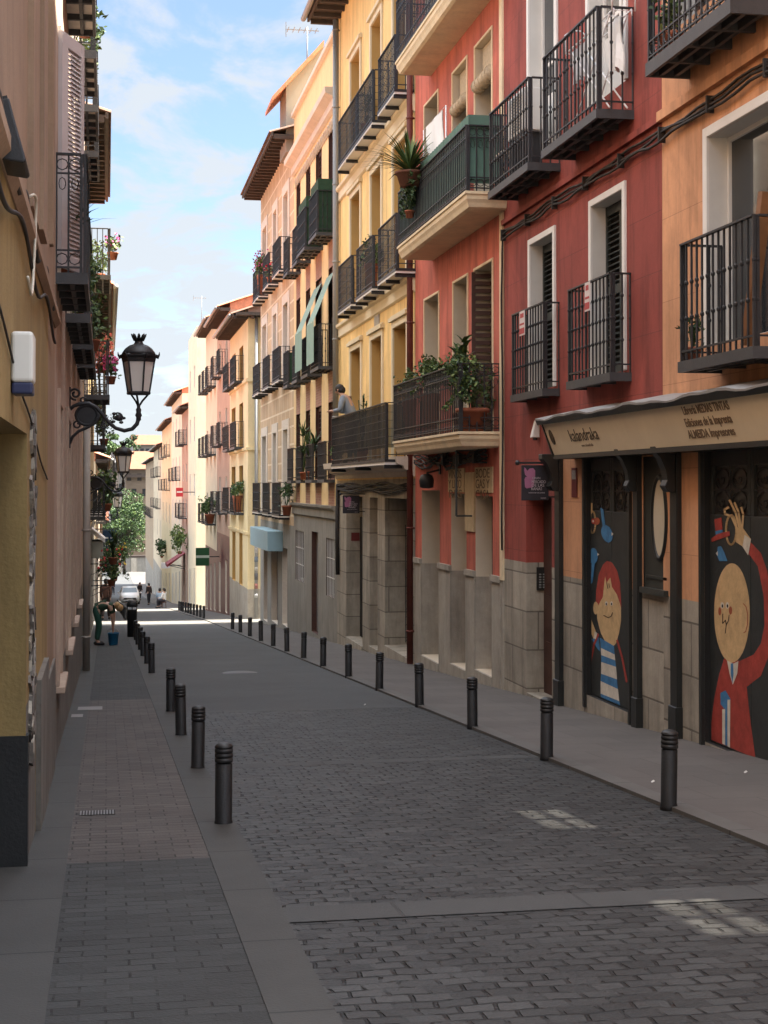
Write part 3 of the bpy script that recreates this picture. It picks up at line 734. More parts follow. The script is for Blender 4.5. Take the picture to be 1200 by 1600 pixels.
for o in up: window(C, XR, 1, o, 'french', BROWN)
window(C, XR, 1, c13, 'french', BROWN, surround=CREAMT, sw=0.045, st=0.02)
# open brown shutter leaf at the third window
mb = MB(); yy = c13['y1'] + 0.02
a_ = Vector((XR - 0.06, c13['y1'] - 0.03, 0)); di = Vector((0.36, -0.05, 0))
leafn = 22; zlo, zhi = c13['z0'] + 0.05, c13['z1'] - 0.02
dn = di.normalized(); nn = Vector((dn.y, -dn.x, 0))
mb.obox(a_ + dn * 0.03 + Vector((0, 0, (zlo + zhi) / 2)), dn * 0.03, nn * 0.018, (0, 0, (zhi - zlo) / 2))
mb.obox(a_ + dn * 0.33 + Vector((0, 0, (zlo + zhi) / 2)), dn * 0.03, nn * 0.018, (0, 0, (zhi - zlo) / 2))
for k in range(leafn):
    z = zlo + (zhi - zlo) * (k + 0.5) / leafn
    mb.obox(a_ + dn * 0.18 + Vector((0, 0, z)), dn * 0.13, nn * 0.014, (0, 0, 0.033))
mb.build('shutter_leaf', BROWN, C)
# rolled straw blinds
STRAW = M('straw_blind', (0.50, 0.40, 0.27), 0.9, 0.25, 25, 0.4, 90)
for o, dz, ln in ((c22, 0.62, 0.16), (c23, 0.62, 0.18)):
    mb = MB(); n = 7
    for k in range(n):
        z = o['z1'] - dz - 0.02 * k
    mb.tube([(XR + 0.02, o['y0'] + 0.04, o['z1'] - dz), (XR + 0.02, o['y1'] - 0.06, o['z1'] - dz)], ln * 0.62, 12)
    for k in range(5):
        y = o['y0'] + 0.1 + k * (o['y1'] - o['y0'] - 0.2) / 4
        mb.tube([(XR + 0.02 + ln * 0.66 * cos(q), y, o['z1'] - dz + ln * 0.66 * sin(q)) for q in [i * pi / 5 for i in range(10)]], 0.008, 4, 0, True)
    mb.box(XR + 0.10, XR + 0.115, o['y0'] + 0.03, o['y1'] - 0.05, o['z1'] - dz, o['z1'] - 0.01)
    mb.build('rolled_blind', STRAW, C)
# balconies
SCRG = M('green_screen_cloth', (0.085, 0.16, 0.125), 0.8, 0.12, 3, 0.1)
b = P(613, 700, X=XR - 0.62); c = P(716, 690, X=XR - 0.62)
zt = P(613, 690, X=XR - 0.62).z; zbt = P(613, 711, X=XR - 0.62).z
zrt = P(621, 602, X=XR - 0.58).z
balcony(C, XR, 1, 0.62, c.y, b.y, zt - 0.23, zt, zrt - zt, 'ornate', 0.12, 'cream')
b = P(620, 400, X=XR - 0.62); c = P(727, 310, X=XR - 0.62); zt = P(620, 386, X=XR - 0.62).z
zrt = P(733, 193, X=XR - 0.58).z
balcony(C, XR, 1, 0.62, c.y, b.y, zt - 0.24, zt, zrt - zt, 'ornate', 0.12, 'cream', screen=(SCRG, 0.12, zrt - zt + 0.16))
b = P(617, 100, X=XR - 0.62); zt3 = P(617, 98, X=XR - 0.62).z
balcony(C, XR, 1, 0.62, c.y, b.y, zt3 - 0.24, zt3, 1.05, 'ornate', 0.12, 'cream')
# pilaster caps, steps, doors
mb = MB()
for (ya, yb_) in ((yC0 + 0.17, g3['y0']), (g3['y1'], g2['y0']), (g2['y1'], g1['y0']), (g1['y1'], yC1 - 0.01)):
    mb.box(XR - 0.05, XR + 0.004, ya - 0.004, yb_ + 0.004, zcap, zcap + 0.09)
    mb.box(XR - 0.022, XR - 0.004, ya + 0.002, yb_ - 0.002, -3.1, zcap)
mb.build('pilaster_bases', STONES, C)
for o in (g1, g2, g3):
    mb = MB(); mb.box(XR - 0.03, XR + o['d'] - 0.004, o['y0'] + 0.005, o['y1'] - 0.005, zg(o['y1']) - 0.2, o['z0'] - 0.002)
    mb.build('door_step', STONES, C)
mb = MB()
for o in (g1,):
    mb.box(XR + o['d'] - 0.06, XR + o['d'] - 0.01, o['y0'] + 0.003, o['y1'] - 0.003, o['z0'], o['z1'] - 0.003)
mb.build('door', BROWN, C)
DRED = M('dark_red_door', (0.12, 0.02, 0.016), 0.6, 0.2, 4, 0.1)
POSTR = M('poster_patches', (0.16, 0.10, 0.085), 0.8, 0.9, 14)
for o in (g2, g3):
    mb = MB()
    xd = XR + o['d'] - 0.012
    mb.box(xd - 0.05, xd, o['y0'] + 0.003, o['y1'] - 0.003, o['z0'], o['z1'] - 0.003)
    m_ = (o['y0'] + o['y1']) / 2
    for (p, q) in ((o['y0'] + 0.06, m_ - 0.03), (m_ + 0.03, o['y1'] - 0.06)):
        mb.box(xd - 0.07, xd - 0.051, p, q, o['z0'] + 0.15, o['z0'] + 0.95)
        mb.box(xd - 0.062, xd - 0.051, p, q, o['z0'] + 1.05, o['z1'] - 0.12, 1)
    mb.build('door', [DRED, POSTR], C)
# old painted tile panels with flaking letters over the doors
OLDP = M('old_sign_plaster', (0.50, 0.38, 0.22), 0.85, 0.15, 8, 0.2, 60, stain=0.2)
OLDL = M('flaking_letters', (0.13, 0.09, 0.05), 0.85, 0.3, 20)
for (pl, pr) in ((702, 727), (744, 771)):
    zt = zx(715, 732); zb_ = zx(715, 769); ya, yb_ = yx(pr), yx(pl)
    mb = MB(); mb.box(XR - 0.022, XR + 0.002, ya, yb_, zb_, zt); sp_ = mb.build('old_sign_panel', OLDP, C)
    rows = ('VINOS', 'Y LICO', 'RES') if pl < 730 else ('BODE', 'GAS Y', 'CASA')
    for k, tx in enumerate(rows):
        text_mesh(tx, 0.2, (XR - 0.022, yb_ - 0.06, zt - 0.16 - 0.16 * k), (0, -1, 0), (0, 0, 1), OLDL, sp_, 'lettering', width=(yb_ - ya) * 0.8)
mb = MB(); zt = zx(735, 738); zb_ = zx(735, 830)
mb.box(XR - 0.03, XR - 0.001, yx(743) + 0.004, yx(729), zb_, zt)
mb.build('old_sign_panel', OLDP, C)
RUST = M('rusty_red_pipe', (0.13, 0.035, 0.025), 0.65, 0.3, 5, 0.2, 40)
drainpipe(C, XR, 1, yx(648), zg(27), 16, 0.06, RUST)
# ================================================================== D: bright yellow building
yD0, yD1 = yC1, yx(527)
D = root('yellow_building', XR, (yD0 + yD1) / 2, 'bright yellow building with white window mouldings and green screened balcony')
def trio(t, d=0.30):
    r = []
    for (pl, pr, yt, yb_) in t: r.append(op(pl, pr, yt, yb_, d))
    return r
d4 = trio([(549, 564, 88, 215), (581, 597, 42, 190), (616, 636, -10, 150)])
d3 = trio([(549, 564, 307, 440), (581, 597, 275, 420), (616, 636, 238, 400)])
d1 = trio([(549, 565, 549, 690), (581, 598, 533, 690), (616, 637, 511, 690)])
fl1 = P(560, 722, X=XR - 0.5).z
z3s = P(584, 446, X=XR - 0.35).z; z4s = P(587, 182, X=XR - 0.35).z
for o in d1: o['z0'] = fl1 + 0.04; o['z1'] = d1[1]['z1']
for o in d3: o['z0'] = z3s + 0.04; o['z1'] = d3[1]['z1']
for o in d4: o['z0'] = z4s + 0.04; o['z1'] = d4[1]['z1']
gd1 = op(541, 566.5, 775, 985, 0.40); gd2 = op(577.5, 590, 777, 990, 0.35); gd3 = op(601.5, 638, 778, 1000, 0.55)
zgf = zx(560, 750)
for o in (gd1, gd2, gd3): o['z0'] = zg(o['y0']) + 0.12; o['jm'] = 3
zeave = zx(527, 40)
def zoneD(y, z): return 3 if z < zgf else 0
wall(D, XR, 1, yD0 + 0.002, yD1 - 0.002, -3.8, zeave + 0.4, d1 + d3 + d4 + [gd1, gd2, gd3], [YELL, YELJ, DARK, STONE], zoneD, zb=[zgf])
PALEM = M('pale_moulding', (0.66, 0.56, 0.38), 0.8, 0.08, 2, 0.15, 50)
for o in d1 + d3 + d4:
    w_ = window(D, XR, 1, o, 'french', WHITE, surround=PALEM, sw=0.13, st=0.04)
    mb = MB(); mb.box(XR - 0.09, XR + 0.004, o['y0'] - 0.2, o['y1'] + 0.2, o['z1'] + 0.135, o['z1'] + 0.21); mb.box(XR - 0.055, XR + 0.004, o['y0'] - 0.16, o['y1'] + 0.16, o['z1'] + 0.211, o['z1'] + 0.25); mb.build('hood_moulding', PALEM, w_)
for t, zs_ in (([(527, 548), (555, 581), (589, 618)], z3s), ([(527, 555), (555, 581), (589, 616)], z4s)):
    for (pl, pr) in t:
        balcony(D, XR, 1, 0.38, yx(pr, XR - 0.38), yx(pl, XR - 0.38), zs_ - 0.09, zs_, 1.02, 'mesh', 0.14, 'white')
SCRD = M('dark_green_netting', (0.022, 0.038, 0.027), 0.8, 0.3, 6, 0.1); SCRD.node_tree.nodes['Principled BSDF'].inputs['Alpha'].default_value = 0.72
balcony(D, XR, 1, 0.55, yx(601, XR - 0.55), yx(517, XR - 0.55), fl1 - 0.10, fl1, 1.05, 'mesh', 0.14, 'white', screen=(SCRD, 0.22, 1.02))
zc1, zc2 = zx(540, 748), zx(540, 727)
band(D, XR, 1, yD0 + 0.02, yD1 - 0.02, [(0.03, zc1), (0.05, zc1 + 0.04), (0.06, zc1 + 0.10), (0.20, zc1 + 0.14), (0.22, zc1 + 0.2), (0.34, zc1 + 0.24), (0.36, zc2 + 0.05)], QUOIN)
for zz_ in (z3s - 0.42, z4s - 0.42):
    band(D, XR, 1, yD0 + 0.02, yD1 - 0.02, [(0.01, zz_), (0.05, zz_ + 0.03), (0.05, zz_ + 0.22), (0.11, zz_ + 0.26), (0.12, zz_ + 0.32)], PALEM)
mb = MB(); ya, yb_ = yx(593.5), yx(585.5)
mb.box(XR - 0.015, XR + 0.002, ya, yb_, zx(586, 512), zx(586, 493)); mb.build('wall_plaque', STONES, D)
mb = MB()
for o in (gd1, gd3):
    xd = XR + o['d'] - 0.02
    mb.box(xd - 0.05, xd, o['y0'] + 0.003, o['y1'] - 0.003, o['z0'], o['z1'] - 0.5)
mb.build('door', BLKP, D)
for o in (gd1, gd2, gd3):
    mb = MB(); mb.box(XR - 0.02, XR + o['d'] - 0.003, o['y0'] + 0.004, o['y1'] - 0.004, zg(o['y1']) - 0.2, o['z0'] - 0.002)
    mb.build('door_step', STONES, D)
GRILL = M('iron_grille', (0.06, 0.065, 0.065), 0.6, 0.3, 12)
mb = MB(); o = gd3; xg = XR + 0.42
for k in range(14):
    z = o['z0'] + 0.1 + k * 0.16
    mb.bar((xg, o['y0'] + 0.05, z), (xg, o['y1'] - 0.05, z + 0.0), 0.014)
n = 9
for k in range(n + 1):
    y = o['y0'] + 0.05 + (o['y1'] - o['y0'] - 0.1) * k / n
    mb.bar((xg, y, o['z0'] + 0.05), (xg, y, o['z1'] - 0.55), 0.014)
mb.build('door_grille', GRILL, D)
# red plate and paper on the jamb of the first doorway
mb = MB(); o = gd1
mb.box(XR + 0.12, XR + 0.32, o['y1'] - 0.012, o['y1'] - 0.004, zx(545, 846), zx(545, 833)); mb.build('door_plate', M('red_plate', (0.16, 0.03, 0.03), 0.5, 0.05), D)
eaves(D, XR, 1, yD0, yD1, zeave, 0.75, EAVE, TILED, 0.55, 0.35)
drainpipe(D, XR, 1, yx(531), zx(531, 690), zeave, 0.075)
# ================================================================== E: cream building with tall brown strips
yE0, yE1 = yD1, yx(459)
E = root('cream_striped_building', XR, (yE0 + yE1) / 2, 'cream yellow building with tall brown window strips and a white pediment cornice')
zpar = zx(523, 60)
strips = [(513, 523), (493, 502.5), (477.6, 484.7), (462.6, 469)]
zs_top = zx(513, 212)
zEg = zx(500, 792)
opE = []; fl_ = [(zx(493, 441), zs_top), (0, 0), (0, 0)]
lev = [(zx(493, 400), zx(493, 242)), (zx(493, 590), zx(493, 441)), (zx(493, 735), zx(493, 637))]
lev[2] = (zEg + 0.75, lev[2][1])
for (a_, b_) in strips:
    for (zl, zh) in lev: opE.append(opm(yx(b_), yx(a_), zl, zh, 0.22))
gE = [op(462, 475, 828, 905, 0.2), op(510, 523, 840, 930, 0.2), op(487, 497, 830, 960, 0.2)]
gE[2]['z0'] = zg(gE[2]['y0']) + 0.1
def zoneE(y, z):
    if z < zEg: return 3
    for (a_, b_) in strips:
        if yx(b_) < y < yx(a_) and z < zs_top: return 4
    return 0
wall(E, XR, 1, yE0 + 0.002, yE1 - 0.002, -4.6, zpar, opE + gE, [CRMY, BROWN, DARK, GREYP, BRICKP], zoneE, zb=[zEg, zs_top])
for o in opE: window(E, XR, 1, o, 'shutter', BROWN, slats=14, dd=0.08)
for o in gE[:2]:
    w_ = window(E, XR, 1, o, 'plain', GREYP)
    mb = MB()
    for k in range(6):
        y = o['y0'] + (o['y1'] - o['y0']) * (k + 0.5) / 6; mb.bar((XR + 0.02, y, o['z0']), (XR + 0.02, y, o['z1']), 0.016)
    for k in (0.33, 0.66):
        z = o['z0'] + (o['z1'] - o['z0']) * k; mb.bar((XR + 0.02, o['y0'], z), (XR + 0.02, o['y1'], z), 0.016)
    mb.build('bars', WHITE, w_)
mb = MB(); o = gE[2]; mb.box(XR + 0.14, XR + 0.19, o['y0'] + 0.003, o['y1'] - 0.003, o['z0'], o['z1'] - 0.003); mb.build('door', M('grey_door', (0.19, 0.185, 0.18), 0.6, 0.1), E)
band(E, XR, 1, yE0 + 0.02, yE1 - 0.02, [(0.02, zEg - 0.3), (0.06, zEg - 0.26), (0.06, zEg - 0.08), (0.14, zEg), (0.15, zEg + 0.06)], GREYP)
zc_ = zx(524, 150)
band(E, XR, 1, yE0 + 0.02, yE1 - 0.02, [(0.02, zc_ - 0.35), (0.10, zc_ - 0.30), (0.10, zc_ - 0.1), (0.30, zc_), (0.32, zc_ + 0.14)], QUOIN)
band(E, XR, 1, yE0 + 0.02, yE1 - 0.02, [(0.01, zpar - 0.02), (0.10, zpar), (0.10, zpar + 0.12)], QUOIN, 'parapet_cap')
# wave ornament under the cornice
mb = MB(); n = 26
for k in range(n):
    y = yE0 + 0.2 + (yE1 - yE0 - 0.4) * k / n; zz_ = zc_ - 0.62
    mb.tube([(XR - 0.02, y + 0.16 * cos(q) + 0.02 * i, zz_ + 0.15 * sin(q)) for i, q in enumerate([j * pi / 4 for j in range(7)])], 0.02, 4)
mb.build('wave_frieze', QUOIN, E)
SCG = M('green_reed_screen', (0.020, 0.055, 0.030), 0.85, 0.25, 14, 0.3)
AWN = M('faded_green_awning', (0.22, 0.32, 0.26), 0.8, 0.08, 4, 0.1)
def ebal(k, zs_, screen=None, h=1.0, wider=0.1, proj=0.4):
    a_, b_ = strips[k]
    return balcony(E, XR, 1, proj, yx(b_) - wider, yx(a_) + wider, zs_ - 0.08, zs_, h, 'knob', 0.12, 'iron', screen=screen)
zE3 = lev[0][0] + 0.02; zE2 = lev[1][0] + 0.02; zE1 = lev[2][0] + 0.02
ebal(0, zE3, (SCG, 0.0, 1.35), 1.05, 0.2, 0.5); ebal(1, zE3, (SCG, 0.0, 1.35), 1.05, 0.25, 0.5)
ebal(2, zE3); ebal(3, zE3); ebal(2, zE2); ebal(3, zE2, (SCG, 0.05, 0.95)); ebal(0, zE2, None, 1.05, 0.2, 0.45); ebal(1, zE2, None, 1.0)
for k in range(4): ebal(k, zE1 - 0.05, None, 0.95, 0.06, 0.28)
# drop awnings of faded green canvas over the second floor balconies
for k, drop in ((0, 0.55), (1, 0.5)):
    a_, b_ = strips[k]; y0_, y1_ = yx(b_) - 0.15, yx(a_) + 0.15
    zt, zr = lev[1][1] - 0.2, zE2 + 1.05
    mb = MB(); n = 6
    xo = XR - 0.55
    mb.face([(XR - 0.03, y0_, zt), (XR - 0.03, y1_, zt), (xo, y1_, zr + 0.08), (xo, y0_, zr + 0.08)])
    for i in range(n):
        ya, yb_ = y0_ + (y1_ - y0_) * i / n, y0_ + (y1_ - y0_) * (i + 1) / n
        xa, xb_ = xo - 0.012 * sin(i * 2.1), xo - 0.012 * sin((i + 1) * 2.1)
        mb.face([(xa, ya, zr + 0.08), (xb_, yb_, zr + 0.08), (xb_, yb_, zr - 0.95), (xa, ya, zr - 0.95)])
    mb.build('awning', AWN, E)
# penthouse set back on the roof, its tiled roof sloping down to the street
PH = M('penthouse_plaster', (0.24, 0.21, 0.17), 0.85, 0.08, 1.3, 0.2, 50)
yp = yE1 + 0.2
e_, t_ = P(437, 140, Y=yp), P(500, 68, Y=yp); b_ = P(447, 230, Y=yp)
mb = MB(); k_ = (t_.z - e_.z) / (t_.x - e_.x)
x0_, x1_ = b_.x, b_.x + 6.0
zz0 = zpar - 1.0
f_ = lambda x: e_.z + k_ * (min(x, t_.x) - e_.x) - 0.10
mb.prism([(x0_, yp, zz0), (x1_, yp, zz0), (x1_, yp, f_(x1_)), (t_.x, yp, f_(t_.x)), (x0_, yp, f_(x0_))], (0, 1.7, 0)); mb.build('penthouse', [PH], E)
mb = MB()
for i in range(24):
    ya_, yb_ = yp - 0.2 + 2.1 * i / 24, yp - 0.2 + 2.1 * (i + 0.82) / 24
    mb.prism([(e_.x - 0.25, ya_, f_(e_.x - 0.25)), (t_.x + 0.1, ya_, f_(t_.x)), (t_.x + 0.1, ya_, f_(t_.x) + 0.16), (e_.x - 0.25, ya_, f_(e_.x - 0.25) + 0.13)], (0, yb_ - ya_, 0))
mb.prism([(e_.x - 0.22, yp - 0.19, f_(e_.x - 0.22)), (t_.x + 0.1, yp - 0.19, f_(t_.x)), (t_.x + 0.1, yp - 0.19, f_(t_.x) + 0.08), (e_.x - 0.22, yp - 0.19, f_(e_.x - 0.22) + 0.06)], (0, 2.05, 0))
mb.build('penthouse_roof', TILE, E)
# ================================================================== F: tan block building with dark eave
yF0, yF1 = yE1, yx(407)
Fb = root('tan_block_building', XR, (yF0 + yF1) / 2, 'tan building of painted blocks with pale quoins and a dark timber eave')
zFe = zx(405, 318)
cols = [(409.5, 418), (426, 434), (442, 452)]
rows = [(360, 480), (510, 605), (679, 770)]
opF = []
zrow = [(zx(426, 452), zx(426, 337)), (zx(426, 607), zx(426, 496)), (zx(426, 800), zx(426, 678))]
for (zl, zh) in zrow:
    for (a_, b_) in cols: opF.append(opm(yx(b_) + 0.25, yx(a_) - 0.25, zl, zh, 0.22))
zFg = zx(426, 815)
gF = [op(424, 434, 850, 940, 0.3), op(441, 449, 855, 940, 0.3), op(412, 418, 850, 940, 0.3)]
for o in gF: o['z0'] = zg(o['y0']) + 0.1
def zoneF(y, z): return 3 if z < zFg else 0
wall(Fb, XR, 1, yF0 + 0.002, yF1, -5.2, zFe + 0.3, opF + gF, [BLOCK, QUOIN, DARK, GREYP], zoneF, zb=[zFg])
for o in opF: window(Fb, XR, 1, o, 'french', WHITE, surround=QUOIN, sw=0.32, st=0.035)
for o in gF:
    mb = MB(); mb.box(XR + 0.2, XR + 0.26, o['y0'] + 0.003, o['y1'] - 0.003, o['z0'], o['z1'] - 0.003); mb.build('door', BROWN, Fb)
for (zl, zh) in zrow:
    for (a_, b_) in cols: balcony(Fb, XR, 1, 0.35, yx(b_) - 0.15, yx(a_) + 0.2, zl - 0.09, zl, 1.0, 'knob', 0.12, 'white' if zl > 0 else 'iron')
eaves(Fb, XR, 1, yF0 + 0.1, yF1, zFe, 0.7, EAVE, TILED, 0.5, 0.3, False)
# ================================================================== crossing street, then the far right side
yG0 = 62.0
def simple(name, label, y0, y1, zt, col, jamb, win_rows, ncol, fm, X=XR, s=1, eave=True, wood=EAVE, tile=TILE, base=None, zbase=3.2, bal=(), kind='french', proj=0.5, ww=1.0, group=None, bal_style='knob', wd=0.2, D=8.0, smat=None):
    R = root(name, X, (y0 + y1) / 2, label, group)
    ops = []
    for (zl, zh) in win_rows:
        for k in range(ncol):
            yc = y0 + (y1 - y0) * (k + 0.5) / ncol
            ops.append(opm(yc - ww / 2, yc + ww / 2, zl, zh, wd))
    zsp = zg(y1) + zbase
    gops = []
    for k in range(ncol):
        yc = y0 + (y1 - y0) * (k + 0.5) / ncol
        gops.append(opm(yc - 0.6, yc + 0.6, zg(yc) + 0.12, zg(yc) + 2.6, 0.3))
    if zsp < zg(y0) + 2.75: zsp = zg(y0) + 2.8
    wall(R, X, s, y0 + 0.002, y1 - 0.002, zg(y1) - 0.6, zt, ops + gops, [col, jamb, DARK, base or col], lambda y, z: 3 if z < zsp else 0, zb=[zsp], D=D)
    for o in ops: window(R, X, s, o, kind, fm, slats=14)
    for o in gops:
        mb = MB(); mb.box(X + s * 0.2, X + s * 0.26, o['y0'] + 0.003, o['y1'] - 0.003, o['z0'], o['z1'] - 0.003); mb.build('door', BROWN, R)
    for r_ in bal:
        zl, zh = win_rows[r_]
        for k in range(ncol):
            yc = y0 + (y1 - y0) * (k + 0.5) / ncol
            balcony(R, X, s, proj if isinstance(proj, float) else 0.4, yc - ww / 2 - 0.25, yc + ww / 2 + 0.25, zl - 0.09, zl, 1.0, bal_style, 0.13, 'iron', smat=smat)
    if eave: eaves(R, X, s, y0, y1, zt - 0.2, 0.55, wood, tile, 0.6, 0.35, True)
    return R
z_ = lambda px, py, X=XR: P(px, py, X=X).z
yG1 = yx(359)
G = root('pale_yellow_corner_building', XR, (yG0 + yG1) / 2, 'pale yellow corner building with grey gutter and drainpipe beyond the cross street')
zGt = z_(383, 500)
gw = []
for (pl, pr) in ((362, 368), (374, 380)):
    for (yt, yb_) in ((540, 590), (615, 660), (700, 770)):
        gw.append(op(pl, pr, yt, yb_, 0.2))
for k in (0, 1, 2):
    for j in (0, 3): gw[j + k]['z0'], gw[j + k]['z1'] = z_(374, (600, 700, 800)[k]), z_(374, (545, 632, 728)[k])
gg = [op(363, 368, 830, 905, 0.2), op(374, 379, 832, 912, 0.2)]
zGb = z_(375, 912)
wall(G, XR, 1, yG0, yG1 - 0.002, zg(yG1) - 0.6, zGt, gw + gg, [GCREAM, YELJ, DARK, STONES], lambda y, z: 3 if z < zGb else 0, zb=[zGb], D=9)
for o in gw: window(G, XR, 1, o, 'french', BROWN)
for o in gg: window(G, XR, 1, o, 'brown', BROWN, slats=12)
for k in (0, 1, 2):
    for j in (0, 3):
        o = gw[j + k]; balcony(G, XR, 1, 0.4, o['y0'] - 0.35, o['y1'] + 0.35, o['z0'] - 0.1, o['z0'], 1.05, 'knob', 0.12)
for py_ in (600, 705, 835):
    zb_ = z_(383, py_); band(G, XR, 1, yG0 + 0.01, yG1 - 0.01, [(0.01, zb_), (0.07, zb_ + 0.03), (0.09, zb_ + 0.14)], GCREAM, 'string_course')
    mb = MB(); mb.box(XR - 0.08, XR + 8, yG0 - 0.08, yG0 + 0.002, zb_ + 0.02, zb_ + 0.14); mb.build('string_course', GCREAM, G)
eaves(G, XR, 1, yG0, yG1, zGt - 0.1, 0.65, EAVE, TILED, 0.5, 0.35, True)
mb = MB(); mb.box(XR - 0.5, XR + 8, yG0 - 0.55, yG0 - 0.02, zGt + 0.0, zGt + 0.12)
for k in range(14): mb.box(XR + 0.1 + k * 0.55, XR + 0.22 + k * 0.55, yG0 - 0.5, yG0 - 0.003, zGt - 0.1, zGt)
mb.build('eave', EAVE, G)
mb = MB(); xg = XR + 0.33
mb.tube([(xg, yG0 - 0.1, zg(62) + 0.1), (xg, yG0 - 0.1, zGt)], 0.07, 8); dp_ = mb.build('drainpipe', ZINC, G)
for k, cc_ in enumerate(((0.5, 0.5, 0.48), (0.30, 0.10, 0.08), (0.06, 0.06, 0.07), (0.45, 0.42, 0.36), (0.10, 0.14, 0.2), (0.4, 0.38, 0.36))):
    mb = MB(); z = zg(62) + 0.9 + 0.36 * k; mb.lathe((xg, yG0 - 0.1, z), [(0.073, 0), (0.073, 0.16 + 0.05 * (k % 3))], 8); mb.build('sticker', M('sticker_%s' % 'abcdef'[k], cc_, 0.7, 0.6, 20), dp_)
def rowpx(px, rows, X=XR): return [(z_(px, b_, X), z_(px, a_, X)) for (a_, b_) in rows]
PINK2 = M('faded_pink_plaster', (0.42, 0.275, 0.195), 0.85, 0.1, 1.3, 0.2, 50, stain=0.15)
CREAM2 = M('pale_cream_plaster', (0.70, 0.58, 0.40), 0.85, 0.08, 1.3, 0.2, 50, stain=0.15)
CREAM3 = M('ivory_plaster', (0.74, 0.65, 0.47), 0.85, 0.08, 1.3, 0.2, 50, stain=0.12)
MAROON = M('maroon_shopfront', (0.085, 0.012, 0.014), 0.5, 0.2, 3, 0.1)
yH1 = yx(339)
H = simple('faded_pink_building', 'faded pink building with dark balconies next to the corner building', yG1, yH1, z_(345, 500), PINK2, QUOIN, rowpx(349, [(530, 585), (640, 695), (745, 800)]), 2, WHITE, base=MAROON, zbase=4.2, bal=(0, 1, 2), proj=0.45)
yH2 = 89.0
H2 = simple('cream_pink_building', 'cream and pink building with screened dark balconies and red shopfront', yH1, yH2, z_(330, 510), M('pinkish_cream_plaster', (0.62, 0.53, 0.38), 0.85, 0.08, 1.3, 0.2, 50, stain=0.15), QUOIN, rowpx(327, [(570, 612), (672, 712), (770, 815)]), 3, WHITE, base=MAROON, zbase=3.8, bal=(0, 1, 2), proj=0.5)
yI0 = 98.0; yI1 = yx(294)
I_ = simple('tall_ivory_building', 'tall ivory building with a bare end wall beyond the second cross street', yI0, yI1, z_(310, 505), CREAM3, JAMBW, rowpx(305, [(570, 605), (650, 690), (740, 775)]), 2, WHITE, eave=False, bal=(), proj=0.4)
mb = MB(); mb.box(XR + 1.2, XR + 6, yI0 + 1.0, yI1 - 0.5, z_(310, 505), z_(325, 478)); mb.build('stair_tower', CREAM3, I_)
yJ1 = yx(284)
J = simple('narrow_pink_building', 'narrow pink building between two pale ones on the right side far down', yI1, yJ1, z_(290, 638), PINK2, QUOIN, rowpx(289, [(668, 695), (725, 752), (780, 808)]), 2, WHITE, bal=(0, 2), proj=0.6)
yK1 = yx(268)
K = simple('white_tiled_building', 'whitish building with overhanging clay tile roof far down the right side', yJ1, yK1, z_(276, 622), CREAM3, JAMBW, rowpx(275, [(655, 690), (715, 750), (780, 815)]), 3, WHITE, bal=(1,), proj=0.4)
yL1 = yx(253)
Lb = simple('amber_building', 'pale yellow building with dark flat eave far down the right side', yK1, yL1, z_(260, 664), GCREAM, QUOIN, rowpx(259, [(690, 715), (738, 765), (785, 815)]), 3, BROWN, bal=(0, 1), proj=0.5)
yM1 = yx(240)
Mb_ = simple('beige_balcony_building', 'beige building with dark balcony windows far down the right side', yL1, yM1, z_(246, 700), CREAM2, QUOIN, rowpx(245, [(722, 745), (768, 792), (810, 835)]), 3, BROWN, bal=(0, 1), proj=0.5, base=STONES)
yN1 = 228.0
Nb = simple('brownish_end_building', 'brownish building at the end of the right-hand row of houses', yM1, yN1, z_(234, 720), M('tan_plaster', (0.42, 0.31, 0.20), 0.85, 0.1, 1.3, 0.2, 50, stain=0.2), QUOIN, rowpx(234, [(745, 765), (785, 805), (820, 840)]), 6, BROWN, bal=(1,), proj=0.4, base=STONES)

# ================================================================== left side
S_ = -1
def zl(px, py): return P(px, py, X=XL).z
def yl(px): return P(px, 760, X=XL).y
L1 = root('ochre_building', XL, 8.5, 'ochre and salmon building at the left edge with a deep doorway and white louvred shutter')
yn = yl(42); yL1_ = 13.6
zsplit = 3.12
zdoor = P(45, 680, X=XL).z
rec = opm(3.2, yn, -3, zdoor, 0.75, jm=2)
zbk = P(20, 1150, Y=yn).z
zcg = P(70, 930, X=XL).z
pil = P(52, 1000, X=XL)
wn1 = opm(10.75, 12.3, 3.55, 6.1, 0.28, jm=0)
def zoneL1(y, z):
    if z > zsplit: return 0
    if y > yn and y < 10.2 and z < zcg - 0.45: return 3
    if y >= 12.1: return 0
    return 2
wall(L1, XL, S_, -6.0, yL1_ - 0.002, -2.0, 10.5, [rec, wn1], [SALM, SALM, OCHR, CONC], zoneL1, yb=[yn, 10.2, 12.1], zb=[zsplit, zcg - 0.45])
mb = MB(); mb.box(XL - 0.745, XL + 0.012, yn - 0.012, yn + 0.10, -1.4, zbk); mb.build('black_plinth', BLKP, L1)
mb = MB(); mb.box(XL - 0.73, XL - 0.70, 3.3, yn - 0.02, -1.4, zdoor - 0.02); mb.build('door', BROWN, L1)
window(L1, XL, S_, wn1, 'french', WHITE, surround=SALM, sw=0.14, st=0.03)
